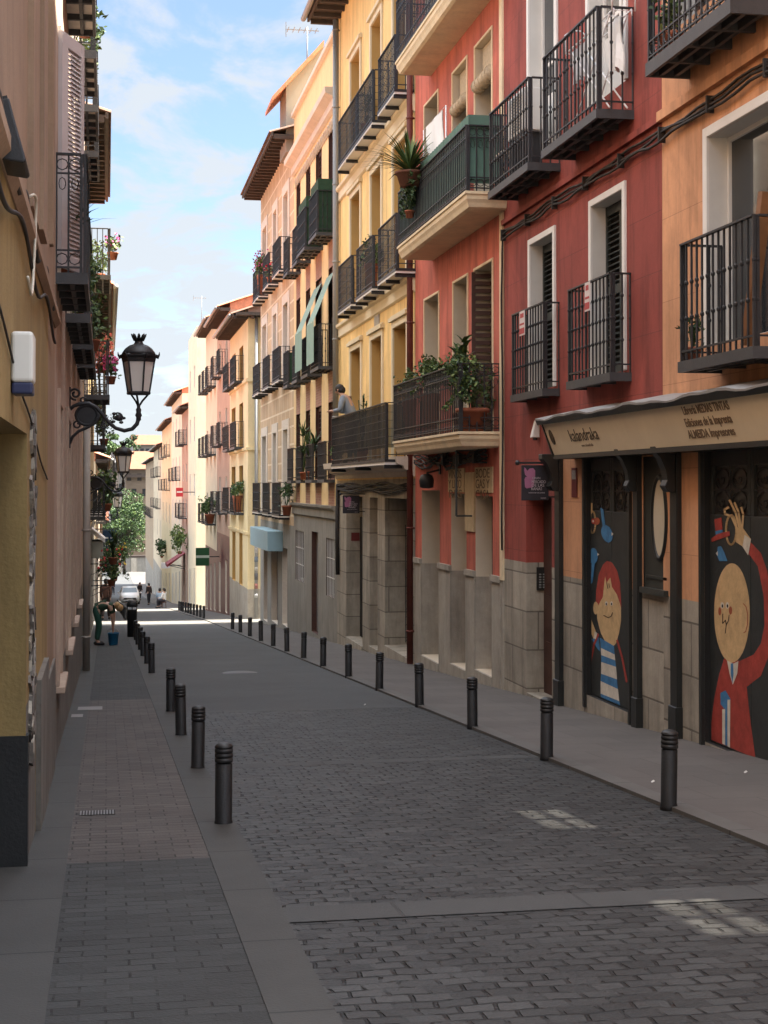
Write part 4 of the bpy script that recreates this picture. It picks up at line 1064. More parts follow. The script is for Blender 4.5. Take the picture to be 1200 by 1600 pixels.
# relief bands between the windows upstairs
mb = MB()
for (a_, b_, p_) in ((8.9, 9.7, 0.035), (9.7, 10.3, 0.06)):
    mb.box(XL - 0.01, XL + p_, a_, b_ - 0.004, zsplit + 0.12, 9.5)
mb.build('relief_band', SALM, L1)
band(L1, XL, S_, -5.9, yL1_ - 0.02, [(0.01, zsplit - 0.10), (0.05, zsplit - 0.06), (0.05, zsplit), (0.02, zsplit + 0.03)], SALM, 'string_course')
mb = MB(); mb.box(XL - 0.01, XL + 0.035, 10.25, 11.6, zg(11) - 0.1, zg(11) + 1.05); mb.build('plinth_pier', CONC, L1)
mb = MB(); mb.box(XL - 0.01, XL + 0.02, 11.605, 13.55, zg(13) - 0.3, zg(13) + 0.95); mb.build('plinth', CONC, L1)
# ragged strip of broken render running up the wall
random.seed(5)
mb = MB(); z = zg(9) + 0.6; y = 9.55
while z < 2.05:
    h_ = random.uniform(0.05, 0.16); q = random.uniform(0.06, 0.13)
    for _ in range(5): mb.obox((XL + 0.004, y + random.uniform(-0.22, 0.22), z + h_ * random.random()), (0.006 + random.uniform(0, 0.016), 0, random.uniform(-.01, .01)), (0, q * 0.7, random.uniform(-0.04, 0.04)), (0, random.uniform(-0.03, 0.03), h_ * random.uniform(0.2, 0.5)), random.choice((0, 0, 1, 2)))
    z += h_ * 0.8
mb.build('broken_render', [M('broken_render_grey', (0.17, 0.15, 0.13), 0.95, 0.5, 12, 0.8, 40), M('broken_render_dark', (0.07, 0.06, 0.05), 0.95, 0.5, 12, 0.8, 40), M('broken_render_pale', (0.30, 0.27, 0.22), 0.95, 0.4, 12, 0.8, 40)], L1)
# white louvred shutter leaf standing open
mb = MB(); zA, zB = P(100, 420, Y=14.4).z, P(100, 55, Y=14.4).z
h0 = Vector((XL + 0.02, 14.25, 0)); dv = Vector((0.19, 0.5, 0)); L_ = dv.length; dv.normalize(); nv = Vector((dv.y, -dv.x, 0))
for (a_, b_) in ((0, 0.14), (L_ - 0.07, L_)):
    mb.obox(h0 + dv * ((a_ + b_) / 2) + Vector((0, 0, (zA + zB) / 2)), dv * ((b_ - a_) / 2), nv * 0.02, (0, 0, (zB - zA) / 2))
for (a_, b_) in ((zA, zA + 0.12), (zB - 0.12, zB)):
    mb.obox(h0 + dv * (L_ / 2 + 0.035) + Vector((0, 0, (a_ + b_) / 2)), dv * (L_ / 2 - 0.105), nv * 0.018, (0, 0, (b_ - a_) / 2))
n = 46
for k in range(n):
    z = zA + 0.12 + (zB - zA - 0.24) * (k + 0.5) / n
    mb.obox(h0 + dv * (L_ / 2 + 0.035) + Vector((0, 0, z)), dv * (L_ / 2 - 0.105), nv * 0.014 + Vector((0, 0, -0.022)), (0, 0, 0.004))
SHW = M('white_shutter_paint', (0.50, 0.46, 0.46), 0.55, 0.08, 3, 0.05)
mb.build('shutter_leaf', SHW, L1)
balcony(L1, XL, S_, 0.28, 13.75, 15.9, 3.43, 3.53, 1.05, 'ornate', 0.13)
# ---- L2
yL2 = 29.5
L2 = root('pinkish_building', XL, 21, 'pinkish building with rows of tiled-underside balconies above the left pavement')
PNK3 = M('pink_beige_plaster', (0.3956, 0.2967, 0.2279), 0.88, 0.12, 1.3, 0.3, 40, stain=0.25)
o2 = []
for (a_, b_) in ((14.5, 15.4), (17.7, 19.0), (21.2, 22.2), (24.4, 25.4)):
    o2.append(opm(a_, b_, zg(18) + 0.9, 2.4, 0.16, jm=1))
o2b = []
for yc in (14.9, 18.4, 21.7, 24.9, 27.8):
    for zf in (3.55, 6.97): o2b.append(opm(yc - 0.5, yc + 0.5, zf, zf + 2.2, 0.2))
wall(L2, XL, S_, yL1_, yL2 - 0.002, -2.5, 10.5, o2 + o2b, [PNK3, CREAMT, DARK, CONC], lambda y, z: 3 if z < -0.15 else 0, zb=[-0.15])
for o in o2: window(L2, XL, S_, o, 'brown', BROWN, sill=True, surround=PNK3, sw=0.15, st=0.03, slats=12)
for o in o2b: window(L2, XL, S_, o, 'french', WHITE, surround=QUOIN, sw=0.12, st=0.03)
UNDER = M('pale_tile_underside', (0.78, 0.72, 0.64), 0.7, 0.12, 6)
for (a_, b_) in ((17.0, 19.6), (20.3, 22.8), (23.5, 26.1)):
    balcony(L2, XL, S_, 0.27, a_, b_, 3.43, 3.53, 1.05, 'ornate', 0.13)
for (a_, b_) in ((15.6, 18.0), (18.9, 20.8), (21.6, 23.5), (24.6, 26.6)):
    balcony(L2, XL, S_, 0.31, a_, b_, 6.85, 6.95, 1.05, 'knob', 0.13, smat=UNDER)
drainpipe(L2, XL, S_, 27.9, zg(28) + 0.05, 2.9, 0.065, M('grey_beige_pipe', (0.30, 0.27, 0.23), 0.6, 0.1))
# ---- L3
yL3 = 38.0
L3 = root('eaved_cream_building', XL, 34, 'cream building on the left with dark timber eaves and a flowered balcony')
zE3_ = 1.65 + 6.9
o3 = []
for yc in (31.5, 35.0):
    for zf in (3.5, 6.2): o3.append(opm(yc - 0.5, yc + 0.5, zf, zf + 2.1, 0.2))
g3_ = [opm(31.0, 32.0, zg(31.5) + 0.1, zg(31.5) + 2.5, 0.2), opm(34.6, 35.6, zg(35) + 0.1, zg(35) + 2.5, 0.2)]
CRM4 = M('warm_cream_plaster', (0.58, 0.42, 0.25), 0.88, 0.1, 1.3, 0.25, 40, stain=0.2)
wall(L3, XL, S_, yL2, yL3 - 0.002, -3.2, zE3_ + 0.3, o3 + g3_, [CRM4, QUOIN, DARK, GREYP], lambda y, z: 3 if z < -0.8 else 0, zb=[-0.8])
for o in o3: window(L3, XL, S_, o, 'french', WHITE, surround=QUOIN, sw=0.12)
for o in g3_: window(L3, XL, S_, o, 'brown', GREENS, surround=WHITE, sw=0.1, slats=12)
balcony(L3, XL, S_, 0.50, 30.6, 32.6, 3.35, 3.45, 1.05, 'ornate', 0.13)
balcony(L3, XL, S_, 0.42, 33.8, 36.4, 2.45, 2.55, 1.0, 'mesh', 0.13, smat=IRONG)
balcony(L3, XL, S_, 0.52, 33.5, 36.0, 6.1, 6.2, 1.0, 'knob', 0.13, smat=UNDER)
eaves(L3, XL, S_, yL2, yL3, zE3_, 0.46, EAVE, TILED, 0.5, 0.3, False)
# ---- L4
L4 = simple('yellowish_left_building', 'yellowish building on the left with hanging flower pots before the cross street', 38.0, 55.5, 6.6, M('straw_plaster', (0.60, 0.44, 0.22), 0.88, 0.1, 1.3, 0.25, 40, stain=0.2), QUOIN, [(0.9, 3.0), (3.9, 5.9)], 5, WHITE, X=XL, s=-1, base=GREYP, bal=(0, 1), proj=0.42, zbase=3.0)
L5 = simple('far_left_ivory_building', 'ivory building on the left side beyond the cross street', 62.5, 98, 2.8, CREAM2, QUOIN, [(-2.4, -0.4), (0.2, 2.0)], 8, BROWN, X=XL, s=-1, base=STONES, bal=(1,), proj=0.4, zbase=2.6)
L6 = simple('far_left_brown_building', 'brownish low building on the left side far down the street', 103, 165, -0.6, M('dull_brown_plaster', (0.33, 0.24, 0.17), 0.88, 0.1, 1.3, 0.25, 40, stain=0.2), QUOIN, [(-4.2, -2.2)], 10, BROWN, X=XL, s=-1, base=STONES, bal=(), proj=0.4, zbase=2.6)
# ---- the square at the end of the street
def zp(px, py, Y): return P(px, py, Y=Y).z
def xp(px, Y): return P(px, 760, Y=Y).x
EW = empty('end_wall', (4, 286, zg(286)), 'long low stone wall with a dark coping closing the far end of the street', 'wall')
mb = MB(); mb.box(-8, 18, 286, 287, zg(286) - 0.5, zp(200, 871, 286)); mb.build('stonework', GREYP, EW)
mb = MB(); mb.box(-8.1, 18.1, 285.85, 287.15, zp(200, 871, 286), zp(200, 868, 286)); mb.build('coping', EAVE, EW)
mb = MB()
for k in range(5): mb.box(-1 + 2.7 * k, 0 + 2.7 * k, 285.8, 285.995, zg(286), zp(200, 872, 286))
mb.build('pier', STONES, EW)
PALEB = M('peach_plaster', (0.16, 0.12, 0.085), 0.88, 0.1, 0.5)
for (nm, pl, pr, yt, Y, colr, lab) in (
        ('peach_block', 196, 236, 732, 330, PALEB, 'wide peach building with a dark ledge behind the leafy tree'),
        ('orange_roofed_house', 186, 242, 722, 350, M('far_cream_wall', (0.17, 0.14, 0.10), 0.88, 0.1, 0.5), 'house with a bright orange tiled roof above the peach building'),
        ('pale_back_house', 208, 250, 694, 400, M('far_pale_wall', (0.19, 0.17, 0.14), 0.88, 0.1, 0.5), 'pale house with pinkish roof highest in the far background'),
        ('white_back_house', 150, 192, 722, 310, M('far_white_wall', (0.20, 0.185, 0.165), 0.88, 0.1, 0.5), 'whitish house with a pale roof behind the left-hand flower pots')):
    x0, x1 = xp(pl, Y), xp(pr, Y); zt = zp(200, yt, Y)
    r_ = empty(nm, ((x0 + x1) / 2, Y, zg(Y)), lab, 'building')
    ops = []
    zb0 = zg(Y) - 1
    mb = MB(); mb.box(x0, x1, Y, Y + 14, zb0, zt); mb.build('wall', colr, r_)
    n = 5
    for i in range(n):
        for k in range(3):
            xa = x0 + (x1 - x0) * (i + 0.3) / n; za = zt - 2.6 - k * 3.2
            if nm == 'peach_block' and (i + k) % 2: continue
            mb = MB(); mb.box(xa, xa + 0.9, Y - 0.06, Y + 0.02, za, za + 1.5); mb.build('window', GLASS, r_)
    rt = M('far_sunny_tile', (0.20, 0.075, 0.04), 0.85, 0.3, 1.5) if nm != 'white_back_house' else M('pale_roof', (0.17, 0.165, 0.17), 0.8, 0.1)
    mb = MB(); mb.prism([(x0 - 0.5, Y - 0.7, zt - 0.1), (x0 - 0.5, Y + 7, zt + 2.6), (x0 - 0.5, Y + 14.5, zt - 0.1)], (x1 - x0 + 1.0, 0, 0)); mb.build('roof', rt, r_)
    if nm == 'peach_block':
        mb = MB(); mb.box(x0, x1 + 0.2, Y - 0.8, Y - 0.001, zp(200, 746, Y) , zp(200, 741, Y)); mb.build('ledge', EAVE, r_)
# ================================================================== shopfront on the right
PAINTK = M('black_gloss_paint', (0.020, 0.021, 0.020), 0.42, 0.3, 5, 0.12, 30)
PDARK = M('painted_door_black', (0.030, 0.033, 0.032), 0.55, 0.3, 4, 0.15, 30)
MRED = M('mural_red', (0.33, 0.045, 0.032), 0.7, 0.35, 9, 0.2, 50)
MCRM = M('mural_cream', (0.56, 0.38, 0.19), 0.7, 0.25, 9, 0.2, 50)
MBLU = M('mural_blue', (0.05, 0.18, 0.36), 0.7, 0.35, 9, 0.2, 50)
MWHT = M('mural_white', (0.60, 0.55, 0.46), 0.7, 0.25, 9, 0.2, 50)
MBLK = M('mural_black', (0.015, 0.013, 0.012), 0.7, 0.1, 6)
MCOR = M('mural_cheek', (0.32, 0.08, 0.035), 0.7, 0.1, 6)
MURAL = [MRED, MCRM, MBLU, MWHT, MBLK, MCOR]
SF = empty('shopfront', (XR, 15.5, zg(15.5)), 'black painted wooden shopfront with two mural doors and an oval mirror panel', 'shopfront')
class Mural:
    def __init__(s, X, o): s.X, s.o, s.mb, s.k = X, o, MB(), 0
    def pt(s, p, X):
        q = P(p[0], p[1], X=X)
        y = min(max(q.y, s.o['y0'] + 0.03), s.o['y1'] - 0.03); z = min(max(q.z, s.o['z0'] + 0.02), s.o['z1'] - 0.02)
        return (X, y, z)
    def poly(s, pts, mi):
        s.k += 1; X = s.X - 0.0006 - 0.0002 * s.k
        v = [s.pt(p, X) for p in pts]
        bm = bmesh.new(); vv = [bm.verts.new(p) for p in v]
        try:
            f = bm.faces.new(vv); r = bmesh.ops.triangulate(bm, faces=[f])
            bm.verts.index_update()
            s.mb.raw([q.co.copy() for q in bm.verts], [tuple(x.index for x in f.verts) for f in bm.faces], mi)
        except ValueError: pass
        bm.free()
    def line(s, pts, w, mi):
        for a, b in zip(pts, pts[1:]):
            a, b = Vector(a), Vector(b); d = (b - a)
            if d.length < 1e-6: continue
            n = Vector((-d.y, d.x)).normalized() * (w / 2); e = d.normalized() * (w * 0.25)
            s.poly([a + n - e, b + n + e, b - n + e, a - n - e], mi); s.k -= 1
        s.k += 1
    def ell(s, c, rx, ry, mi, n=28, rot=0.0):
        s.poly([(c[0] + rx * cos(t) * cos(rot) - ry * sin(t) * sin(rot), c[1] + rx * cos(t) * sin(rot) + ry * sin(t) * cos(rot)) for t in [2 * pi * i / n for i in range(n)]], mi)
    def ring(s, c, rx, ry, w, mi, n=24):
        s.line([(c[0] + rx * cos(2 * pi * i / n), c[1] + ry * sin(2 * pi * i / n)) for i in range(n + 1)], w, mi)
K_ = 380 / 1200
ca = lambda x, y: (820 + x * K_, 560 + y * K_)
cb_ = lambda x, y: (820 + x * K_, 850 + y * K_)
def A_(*p): return [ca(*q) for q in p]
def B_(*p): return [cb_(*q) for q in p]
def leaves_(o, nm, lab):
    xd = XR + o['d'] - 0.012; m_ = (o['y0'] + o['y1']) / 2
    mb = MB()
    for (p, q) in ((o['y0'] + 0.004, m_ - 0.004), (m_ + 0.004, o['y1'] - 0.004)):
        mb.box(xd - 0.035, xd, p, q, o['z0'] + 0.006, o['z1'] - 0.62)
        mb.box(xd - 0.035, xd, p, p + 0.07, o['z1'] - 0.62, o['z1'] - 0.005); mb.box(xd - 0.035, xd, q - 0.07, q, o['z1'] - 0.62, o['z1'] - 0.005)
        mb.box(xd - 0.035, xd, p + 0.07, q - 0.07, o['z1'] - 0.16, o['z1'] - 0.005)
    d_ = bevel(mb.build('door', PDARK, SF, part_label=lab), 0.005, 1)
    g = MB(); pn = MB()
    for (p, q) in ((o['y0'] + 0.074, m_ - 0.074), (m_ + 0.074, o['y1'] - 0.074)):
        pn.face([(xd - 0.006, p, o['z1'] - 0.62), (xd - 0.006, q, o['z1'] - 0.62), (xd - 0.006, q, o['z1'] - 0.16), (xd - 0.006, p, o['z1'] - 0.16)])
        zc_, yc_, h_, w_ = o['z1'] - 0.39, (p + q) / 2, 0.23, (q - p) / 2
        for k in range(4):
            c = (xd - 0.02, p + (q - p) * (0.25 + 0.5 * (k % 2)), o['z1'] - 0.62 + 0.46 * (0.27 + 0.46 * (k // 2)))
            g.tube([(c[0], c[1] + w_ * 0.42 * cos(t), c[2] + 0.10 * sin(t)) for t in [i * pi / 6 for i in range(12)]], 0.008, 4, 0, True)
            g.tube([(c[0], c[1] + w_ * 0.2 * cos(t) * t / 5, c[2] + 0.05 * sin(t) * t / 5) for t in [i * pi / 5 for i in range(11)]], 0.007, 4)
        g.bar((xd - 0.02, yc_, zc_ - h_), (xd - 0.02, yc_, zc_ + h_), 0.014); g.bar((xd - 0.02, p, zc_), (xd - 0.02, q, zc_), 0.014)
    pn.build('pane', M('dusty_pane', (0.035, 0.035, 0.033), 0.3, 0.3, 8), d_)
    g.build('fanlight_grille', IRON, d_)
    return d_, xd - 0.035
dg_, xg_ = leaves_(dG, 'door', 'black double door painted with a red haired child in a striped dress')
m = Mural(xg_, dG)
m.poly(B_((350, 312), (352, 230), (365, 150), (385, 103), (405, 83), (430, 92), (455, 130), (470, 190), (477, 312)), 0)
m.ell(cb_(350, 316), 4, 10, 1)
m.poly(B_((357, 312), (385, 262), (396, 160), (403, 192), (422, 165), (430, 212), (455, 250), (475, 312), (475, 380), (465, 440), (450, 490), (430, 512), (405, 497), (375, 440), (357, 370)), 1)
m.poly(B_((330, 470), (362, 452), (372, 530), (360, 520)), 2)
ed = [(370, 462, 440, 503), (375, 512, 443, 545), (377, 548, 446, 574), (377, 582, 450, 606), (376, 640, 455, 668), (374, 676, 460, 716), (374, 738, 466, 775), (375, 770, 470, 810)]
for k, (a, b) in enumerate(zip(ed, ed[1:])):
    m.poly(B_((a[0], a[1]), (a[2], a[3]), (b[2], b[3]), (b[0], b[1])), 2 if k % 2 == 0 else 3)
m.line(B_((362, 445), (340, 500), (322, 578)), 3.2, 0); m.line(B_((455, 475), (480, 560), (503, 680)), 3.2, 0)
m.poly(B_((302, 345), (315, 370), (350, 430), (340, 470), (318, 440), (300, 400)), 1)
m.poly(B_((345, 430), (358, 440), (350, 470), (340, 465)), 3)
for x in (402, 428):
    m.ell(cb_(x, 294), 2.0, 3.6, 3, 14); m.ell(cb_(x, 296), 1.0, 2.0, 4, 10)
m.line(B_((388, 352), (398, 356), (412, 364), (426, 356), (433, 338)), 1.0, 4)
m.line(B_((404, 190), (410, 220)), 1.0, 4); m.line(B_((415, 195), (418, 215)), 0.9, 4)
m.ring(ca(334, 808), 4.6, 17, 2.6, 1)
m.line(A_((322, 770), (318, 715)), 3, 1); m.line(A_((330, 760), (330, 716)), 2.5, 1); m.line(A_((310, 800), (303, 720)), 3, 1)
m.poly(A_((300, 830), (318, 850), (316, 870), (300, 880)), 1)
m.ell(ca(355, 803), 5.0, 6, 5, 14); m.ell(ca(338, 803), 3.2, 4.5, 0, 12); m.ell(ca(337, 803), 1.4, 2, 3, 10)
m.ell(ca(405, 865), 8.5, 14, 2, 20, -0.3); m.poly(A_((385, 835), (398, 830), (388, 745), (372, 735)), 2); m.poly(A_((428, 858), (438, 866), (428, 876)), 3)
m.poly(A_((405, 890), (420, 880), (412, 915)), 2)
m.ell(ca(338, 975), 7, 12.5, 2, 20); m.poly(A_((330, 1005), (346, 1005), (335, 1105), (318, 1110)), 2); m.poly(A_((358, 960), (368, 967), (358, 974)), 3)
m.mb.build('mural', MURAL, dg_)
db_, xb_ = leaves_(dB, 'door', 'black double door painted with a bald red coated man tipping his hat')
m = Mural(xb_, dB)
m.poly(B_((985, 560), (960, 640), (935, 760), (920, 880), (916, 1000), (1050, 1020), (1138, 1060), (1110, 850), (1095, 705), (1062, 577)), 0)
so_ = ((1112, -12), (1165, 45), (1195, 130), (1215, 260), (1215, 440), (1200, 560), (1165, 650), (1095, 705)); si_ = ((1102, 45), (1125, 75), (1150, 110), (1178, 250), (1183, 400), (1165, 490), (1130, 545), (1062, 577))
for k in range(7):
    m.poly(B_(so_[k], so_[k + 1], si_[k + 1], si_[k]), 0); m.k -= 1
m.k += 1
m.ell(cb_(1022, 340), 88 * K_, 245 * K_, 1, 40)
for x in (974, 999):
    m.ell(cb_(x, 303), 2.6, 5.2, 3, 14); m.ell(cb_(x + 1, 306), 1.3, 2.8, 4, 10)
m.ell(cb_(962, 332), 2.3, 6.5, 5, 14); m.ell(cb_(1015, 328), 2.6, 6.5, 5, 14)
m.line(B_((977, 345), (976, 392), (990, 376), (994, 398), (989, 440)), 1.3, 4); m.line(B_((1008, 350), (1005, 378), (994, 398)), 1.2, 4)
m.line(B_((1078, 294), (1092, 310), (1100, 350), (1098, 400), (1090, 432), (1080, 438)), 1.3, 5)
m.poly(B_((998, 575), (1010, 640), (1026, 695), (1048, 640), (1054, 578), (1030, 590)), 3); m.poly(B_((1016, 590), (1028, 588), (1030, 640), (1024, 690), (1016, 640)), 2)
m.poly(B_((965, 735), (990, 722), (1015, 765), (1010, 800), (985, 815), (966, 790)), 2)
m.poly(B_((974, 815), (988, 815), (988, 992), (974, 985)), 3); m.poly(B_((1000, 768), (1014, 768), (1012, 1005), (1000, 998)), 3); m.poly(B_((989, 815), (999, 800), (999, 996), (989, 992)), 2)
m.poly(A_((1045, 840), (1075, 835), (1115, 890), (1085, 935), (1040, 905)), 1)
m.poly(A_((1085, 870), (1116, 892), (1102, 972), (1074, 928)), 3)
m.ring(ca(1018, 846), 8.0, 23, 3.2, 1)
m.line(A_((1050, 845), (1020, 780), (988, 768), (986, 745), (1005, 735)), 3.4, 1); m.line(A_((1060, 842), (1040, 760), (1010, 700)), 3.4, 1); m.line(A_((1066, 840), (1055, 760), (1035, 712)), 3.2, 1); m.line(A_((1072, 838), (1078, 770), (1068, 735)), 3.2, 1)
m.poly(A_((935, 795), (970, 785), (977, 858), (1010, 853), (1012, 874), (922, 906), (920, 888), (943, 872)), 0); m.poly(A_((940, 852), (975, 845), (977, 858), (942, 870)), 2)
m.poly(A_((952, 930), (968, 925), (985, 960), (1000, 1000), (960, 1000), (948, 970)), 2); m.poly(A_((942, 962), (952, 950), (952, 975)), 3)
m.mb.build('mural', MURAL, db_)
# posts, brackets, frames
def post(pl, pr, ztop, zbot, pj, name='post', brk=True):
    a, b = yx(pr), yx(pl, XR - pj)
    mb = MB(); mb.box(XR - pj, XR + 0.004, a, b, zbot, ztop)
    mb.box(XR - pj - 0.02, XR + 0.004, a - 0.015, b + 0.015, zbot, zbot + 0.35)
    if brk:
        c = (a + b) / 2; t = (b - a) * 0.42
        pts = [(0.0, 0.0), (0.30, 0.0), (0.30, -0.06), (0.22, -0.12), (0.14, -0.24), (0.12, -0.34), (0.16, -0.40), (0.10, -0.46), (0.0, -0.46)]
        mb.prism([(XR - pj - 0.001 - p * 0.7, c - t, ztop + q) for p, q in pts], (0, 2 * t, 0))
    return bevel(mb.build(name, PAINTK, SF), 0.006, 1)
zpt = zx(880, 712) + 0.02
post(866, 880, zpt, zg(18.6), 0.055); post(988, 1003, zpt, zg(15.8), 0.055); post(1046, 1065, zpt, zg(14.7), 0.055)
def frame_(o, w=0.07, pj=0.035, bot=True):
    mb = MB(); x0 = XR - pj
    mb.box(x0, XR + 0.03, o['y0'] - w, o['y0'] - 0.001, o['z0'] - 0.15, o['z1'] + w); mb.box(x0, XR + 0.03, o['y1'] + 0.001, o['y1'] + w, o['z0'] - 0.15, o['z1'] + w)
    mb.box(x0, XR + 0.03, o['y0'], o['y1'], o['z1'] + 0.001, o['z1'] + w)
    return bevel(mb.build('door_frame', PAINTK, SF), 0.005, 1)
frame_(dG); frame_(dB)
# oval panel between the posts
GREYGR = M('greenish_black_panel', (0.040, 0.042, 0.036), 0.5, 0.15, 4, 0.05)
mb = MB(); y0_, y1_ = yx(1044) + 0.0, yx(1004)
zb_, zt_ = pan['z0'], zpt
mb.box(XR + 0.012, XR + 0.05, pan['y0'] + 0.003, pan['y1'] - 0.003, zb_, pan['z1'] - 0.003)
mb.box(XR - 0.05, XR + 0.05, pan['y0'] + 0.004, pan['y1'] - 0.004, zb_, zb_ + 0.06)
for z in (zb_ + 0.16,): mb.box(XR - 0.0, XR + 0.012, pan['y0'] + 0.05, pan['y1'] - 0.05, z, z + 0.03)
po = mb.build('panel', GREYGR, SF)
cy_, cz_ = P(1031, 809, X=XR).y, P(1031, 809, X=XR).z
ry_ = abs(yx(1018) - yx(1043)) / 2 * 0.88; rz_ = abs(zx(1031, 746) - zx(1031, 874)) / 2
mb = MB(); n = 36
mb.tube([(XR + 0.004, cy_ + ry_ * cos(2 * pi * i / n), cz_ + rz_ * sin(2 * pi * i / n)) for i in range(n)], 0.030, 8, 0, True); mb.build('oval_frame', PAINTK, po)
mb = MB(); mb.face([(XR - 0.004, cy_ + ry_ * cos(2 * pi * i / n), cz_ + rz_ * sin(2 * pi * i / n)) for i in range(n)])
ov = mb.build('oval_plaque', M('oval_cream_glass', (0.60, 0.53, 0.40), 0.25, 0.08, 4), po)
LETD = M('sign_letters_dark', (0.10, 0.078, 0.055), 0.7, 0.2, 20)
for k, tx in enumerate(('LIBROS', 'DE', 'LANCE', 'Y', 'VIEJO')): pass
mb = MB(); a, b = yx(1188), yx(1094)
zs0 = zx(1094, 1166)
mb.box(XR - 0.28, XR + 0.08, yx(1196), yx(1092), zs0 - 0.32, zs0 - 0.01); bevel(mb.build('door_step', STONES, SF), 0.012, 2)
# red notice plate and intercom
ob = M('dark_red_notice', (0.13, 0.025, 0.022), 0.6, 0.1, 6)
NP = empty('notice_plate', (XR - 0.01, yx(898), zx(898, 776)), 'narrow dark red notice plate on orange wall beside the red haired child door', 'notice')
mb = MB(); mb.box(XR - 0.014, XR - 0.002, yx(902.5), yx(894.5), zx(898, 777), zx(898, 731)); mb.build('plate', ob, NP)
mb = MB(); mb.box(XR - 0.018, XR - 0.0142, yx(901.5), yx(895.5), zx(898, 749), zx(898, 735)); mb.build('white_field', M('grey_print', (0.25, 0.22, 0.2), 0.6, 0.4, 40), NP)
IC = empty('intercom', (XR + 0.2, door['y1'], zx(840, 910)), 'black entry intercom panel with rows of buttons inside the doorway', 'intercom')
q0, q1 = P(838, 886, Y=door['y1']), P(851, 922, Y=door['y1'])
mb = MB(); mb.box(q0.x, q1.x, door['y1'] - 0.03, door['y1'] - 0.002, q1.z, q0.z); bevel(mb.build('casing', BLKP, IC), 0.005, 1)
mb = MB()
for i in range(2):
    for k in range(6): mb.box(q0.x + 0.03 + i * (q1.x - q0.x) * 0.45, q0.x + 0.03 + i * (q1.x - q0.x) * 0.45 + 0.03, door['y1'] - 0.036, door['y1'] - 0.0305, q1.z + 0.03 + k * 0.035, q1.z + 0.05 + k * 0.035)
mb.build('buttons', ZINC, IC)
# ---- shop sign board
BOARD = M('khaki_sign_board', (0.82, 0.71, 0.52), 0.65, 0.08, 2, 0.05, 20)
pb, ptp = 0.26, 0.42
bl = P(866, 711, X=XR - pb); zb_s = bl.z; yS1 = bl.y
tl_ = P(851, 657, X=XR - ptp); zt_s = tl_.z; yS0 = 11.2
SB = empty('shop_sign', (XR, 15, zb_s), 'long khaki shop sign board reading kalandraka above the mural doors', 'sign')
mb = MB()
pr_ = [(XR - pb, zb_s), (XR - ptp, zt_s), (XR - ptp + 0.05, zt_s + 0.02), (XR + 0.002, zt_s + 0.12), (XR + 0.002, zb_s)]
mb.prism([(x, yS0, z) for x, z in pr_], (0, yS1 - yS0, 0)); mb.build('board', BOARD, SB)
mb = MB()
mb.box(XR - pb - 0.012, XR - 0.001, yS0, yS1 + 0.01, zb_s - 0.05, zb_s - 0.001)
for y in (yS0, yS1):
    mb.prism([(x, y - 0.0, z) for x, z in [(XR - pb - 0.012, zb_s - 0.04), (XR - ptp - 0.012, zt_s), (XR - ptp + 0.03, zt_s + 0.005), (XR - pb + 0.03, zb_s - 0.04)]], (0, 0.03, 0))
mb.build('edging', PAINTK, SB)
mb = MB(); random.seed(3); n = 34
zcov = zt_s + 0.03
for i in range(n):
    ya, yb2 = yS0 + (yS1 + 0.1 - yS0) * i / n, yS0 + (yS1 + 0.1 - yS0) * (i + 1) / n
    f = lambda y: 0.018 * sin(y * 3.1) + 0.012 * sin(y * 7.7 + 1)
    mb.face([(XR - ptp - 0.05, ya, zcov + f(ya)), (XR - ptp - 0.05, yb2, zcov + f(yb2)), (XR - 0.003, yb2, zcov + 0.10 + f(yb2) * 0.5), (XR - 0.003, ya, zcov + 0.10 + f(ya) * 0.5)], 0, True)
    mb.face([(XR - ptp - 0.052, ya, zcov + f(ya)), (XR - ptp - 0.052, yb2, zcov + f(yb2)), (XR - ptp - 0.050, yb2, zcov - 0.022 + f(yb2) * 0.8), (XR - ptp - 0.050, ya, zcov - 0.022 + f(ya) * 0.8)], 0, True)
    mb.face([(XR - ptp - 0.050, ya, zcov - 0.022 + f(ya) * 0.8), (XR - ptp - 0.050, yb2, zcov - 0.022 + f(yb2) * 0.8), (XR - ptp - 0.025, yb2, zcov - 0.08), (XR - ptp - 0.025, ya, zcov - 0.08)], 1, True)
mb.build('weather_cover', [M('grey_plastic_sheet', (0.26, 0.25, 0.24), 0.5, 0.15, 4), PAINTK], SB)
bn = Vector((zt_s - zb_s, 0, ptp - pb)); bn = Vector((-(zt_s - zb_s), 0, -(ptp - pb))).normalized()
bu = Vector((-(ptp - pb), 0, zt_s - zb_s)).normalized()
p0_ = Vector((XR - pb, 15, zb_s))
def on_board(px, py): return PP(px, py, p0_, bn)
LETB = M('sign_letters_brown', (0.20, 0.14, 0.09), 0.7, 0.2, 20)
a, b = on_board(893, 690), on_board(937, 687)
h_ = (on_board(893, 672) - a).length
text_mesh('kalandraka', h_ * 1.0, a, (0, -1, 0), bu, LETD, SB, 'lettering', width=(b - a).length)
a2, b2_ = on_board(910, 698), on_board(928, 697)
text_mesh('w w w . k a l a n d r a k a', 0.05, a2, (0, -1, 0), bu, LETB, SB, 'small_lettering', width=(b2_ - a2).length)
for (l, r_, tx) in (((1069, 648), (1140, 637), 'Librería MEDIAS TINTAS'), ((1073, 667), (1145, 659), 'Ediciones de la Imprenta'), ((1078, 685), (1150, 678), 'ALMEIDA Impresores')):
    a, b = on_board(*l), on_board(*r_)
    text_mesh(tx, 0.115, a, (0, -1, 0), bu, LETB, SB, 'lettering', width=(b - a).length, bold=0.0015)
c_ = on_board(863, 683); mb = MB()
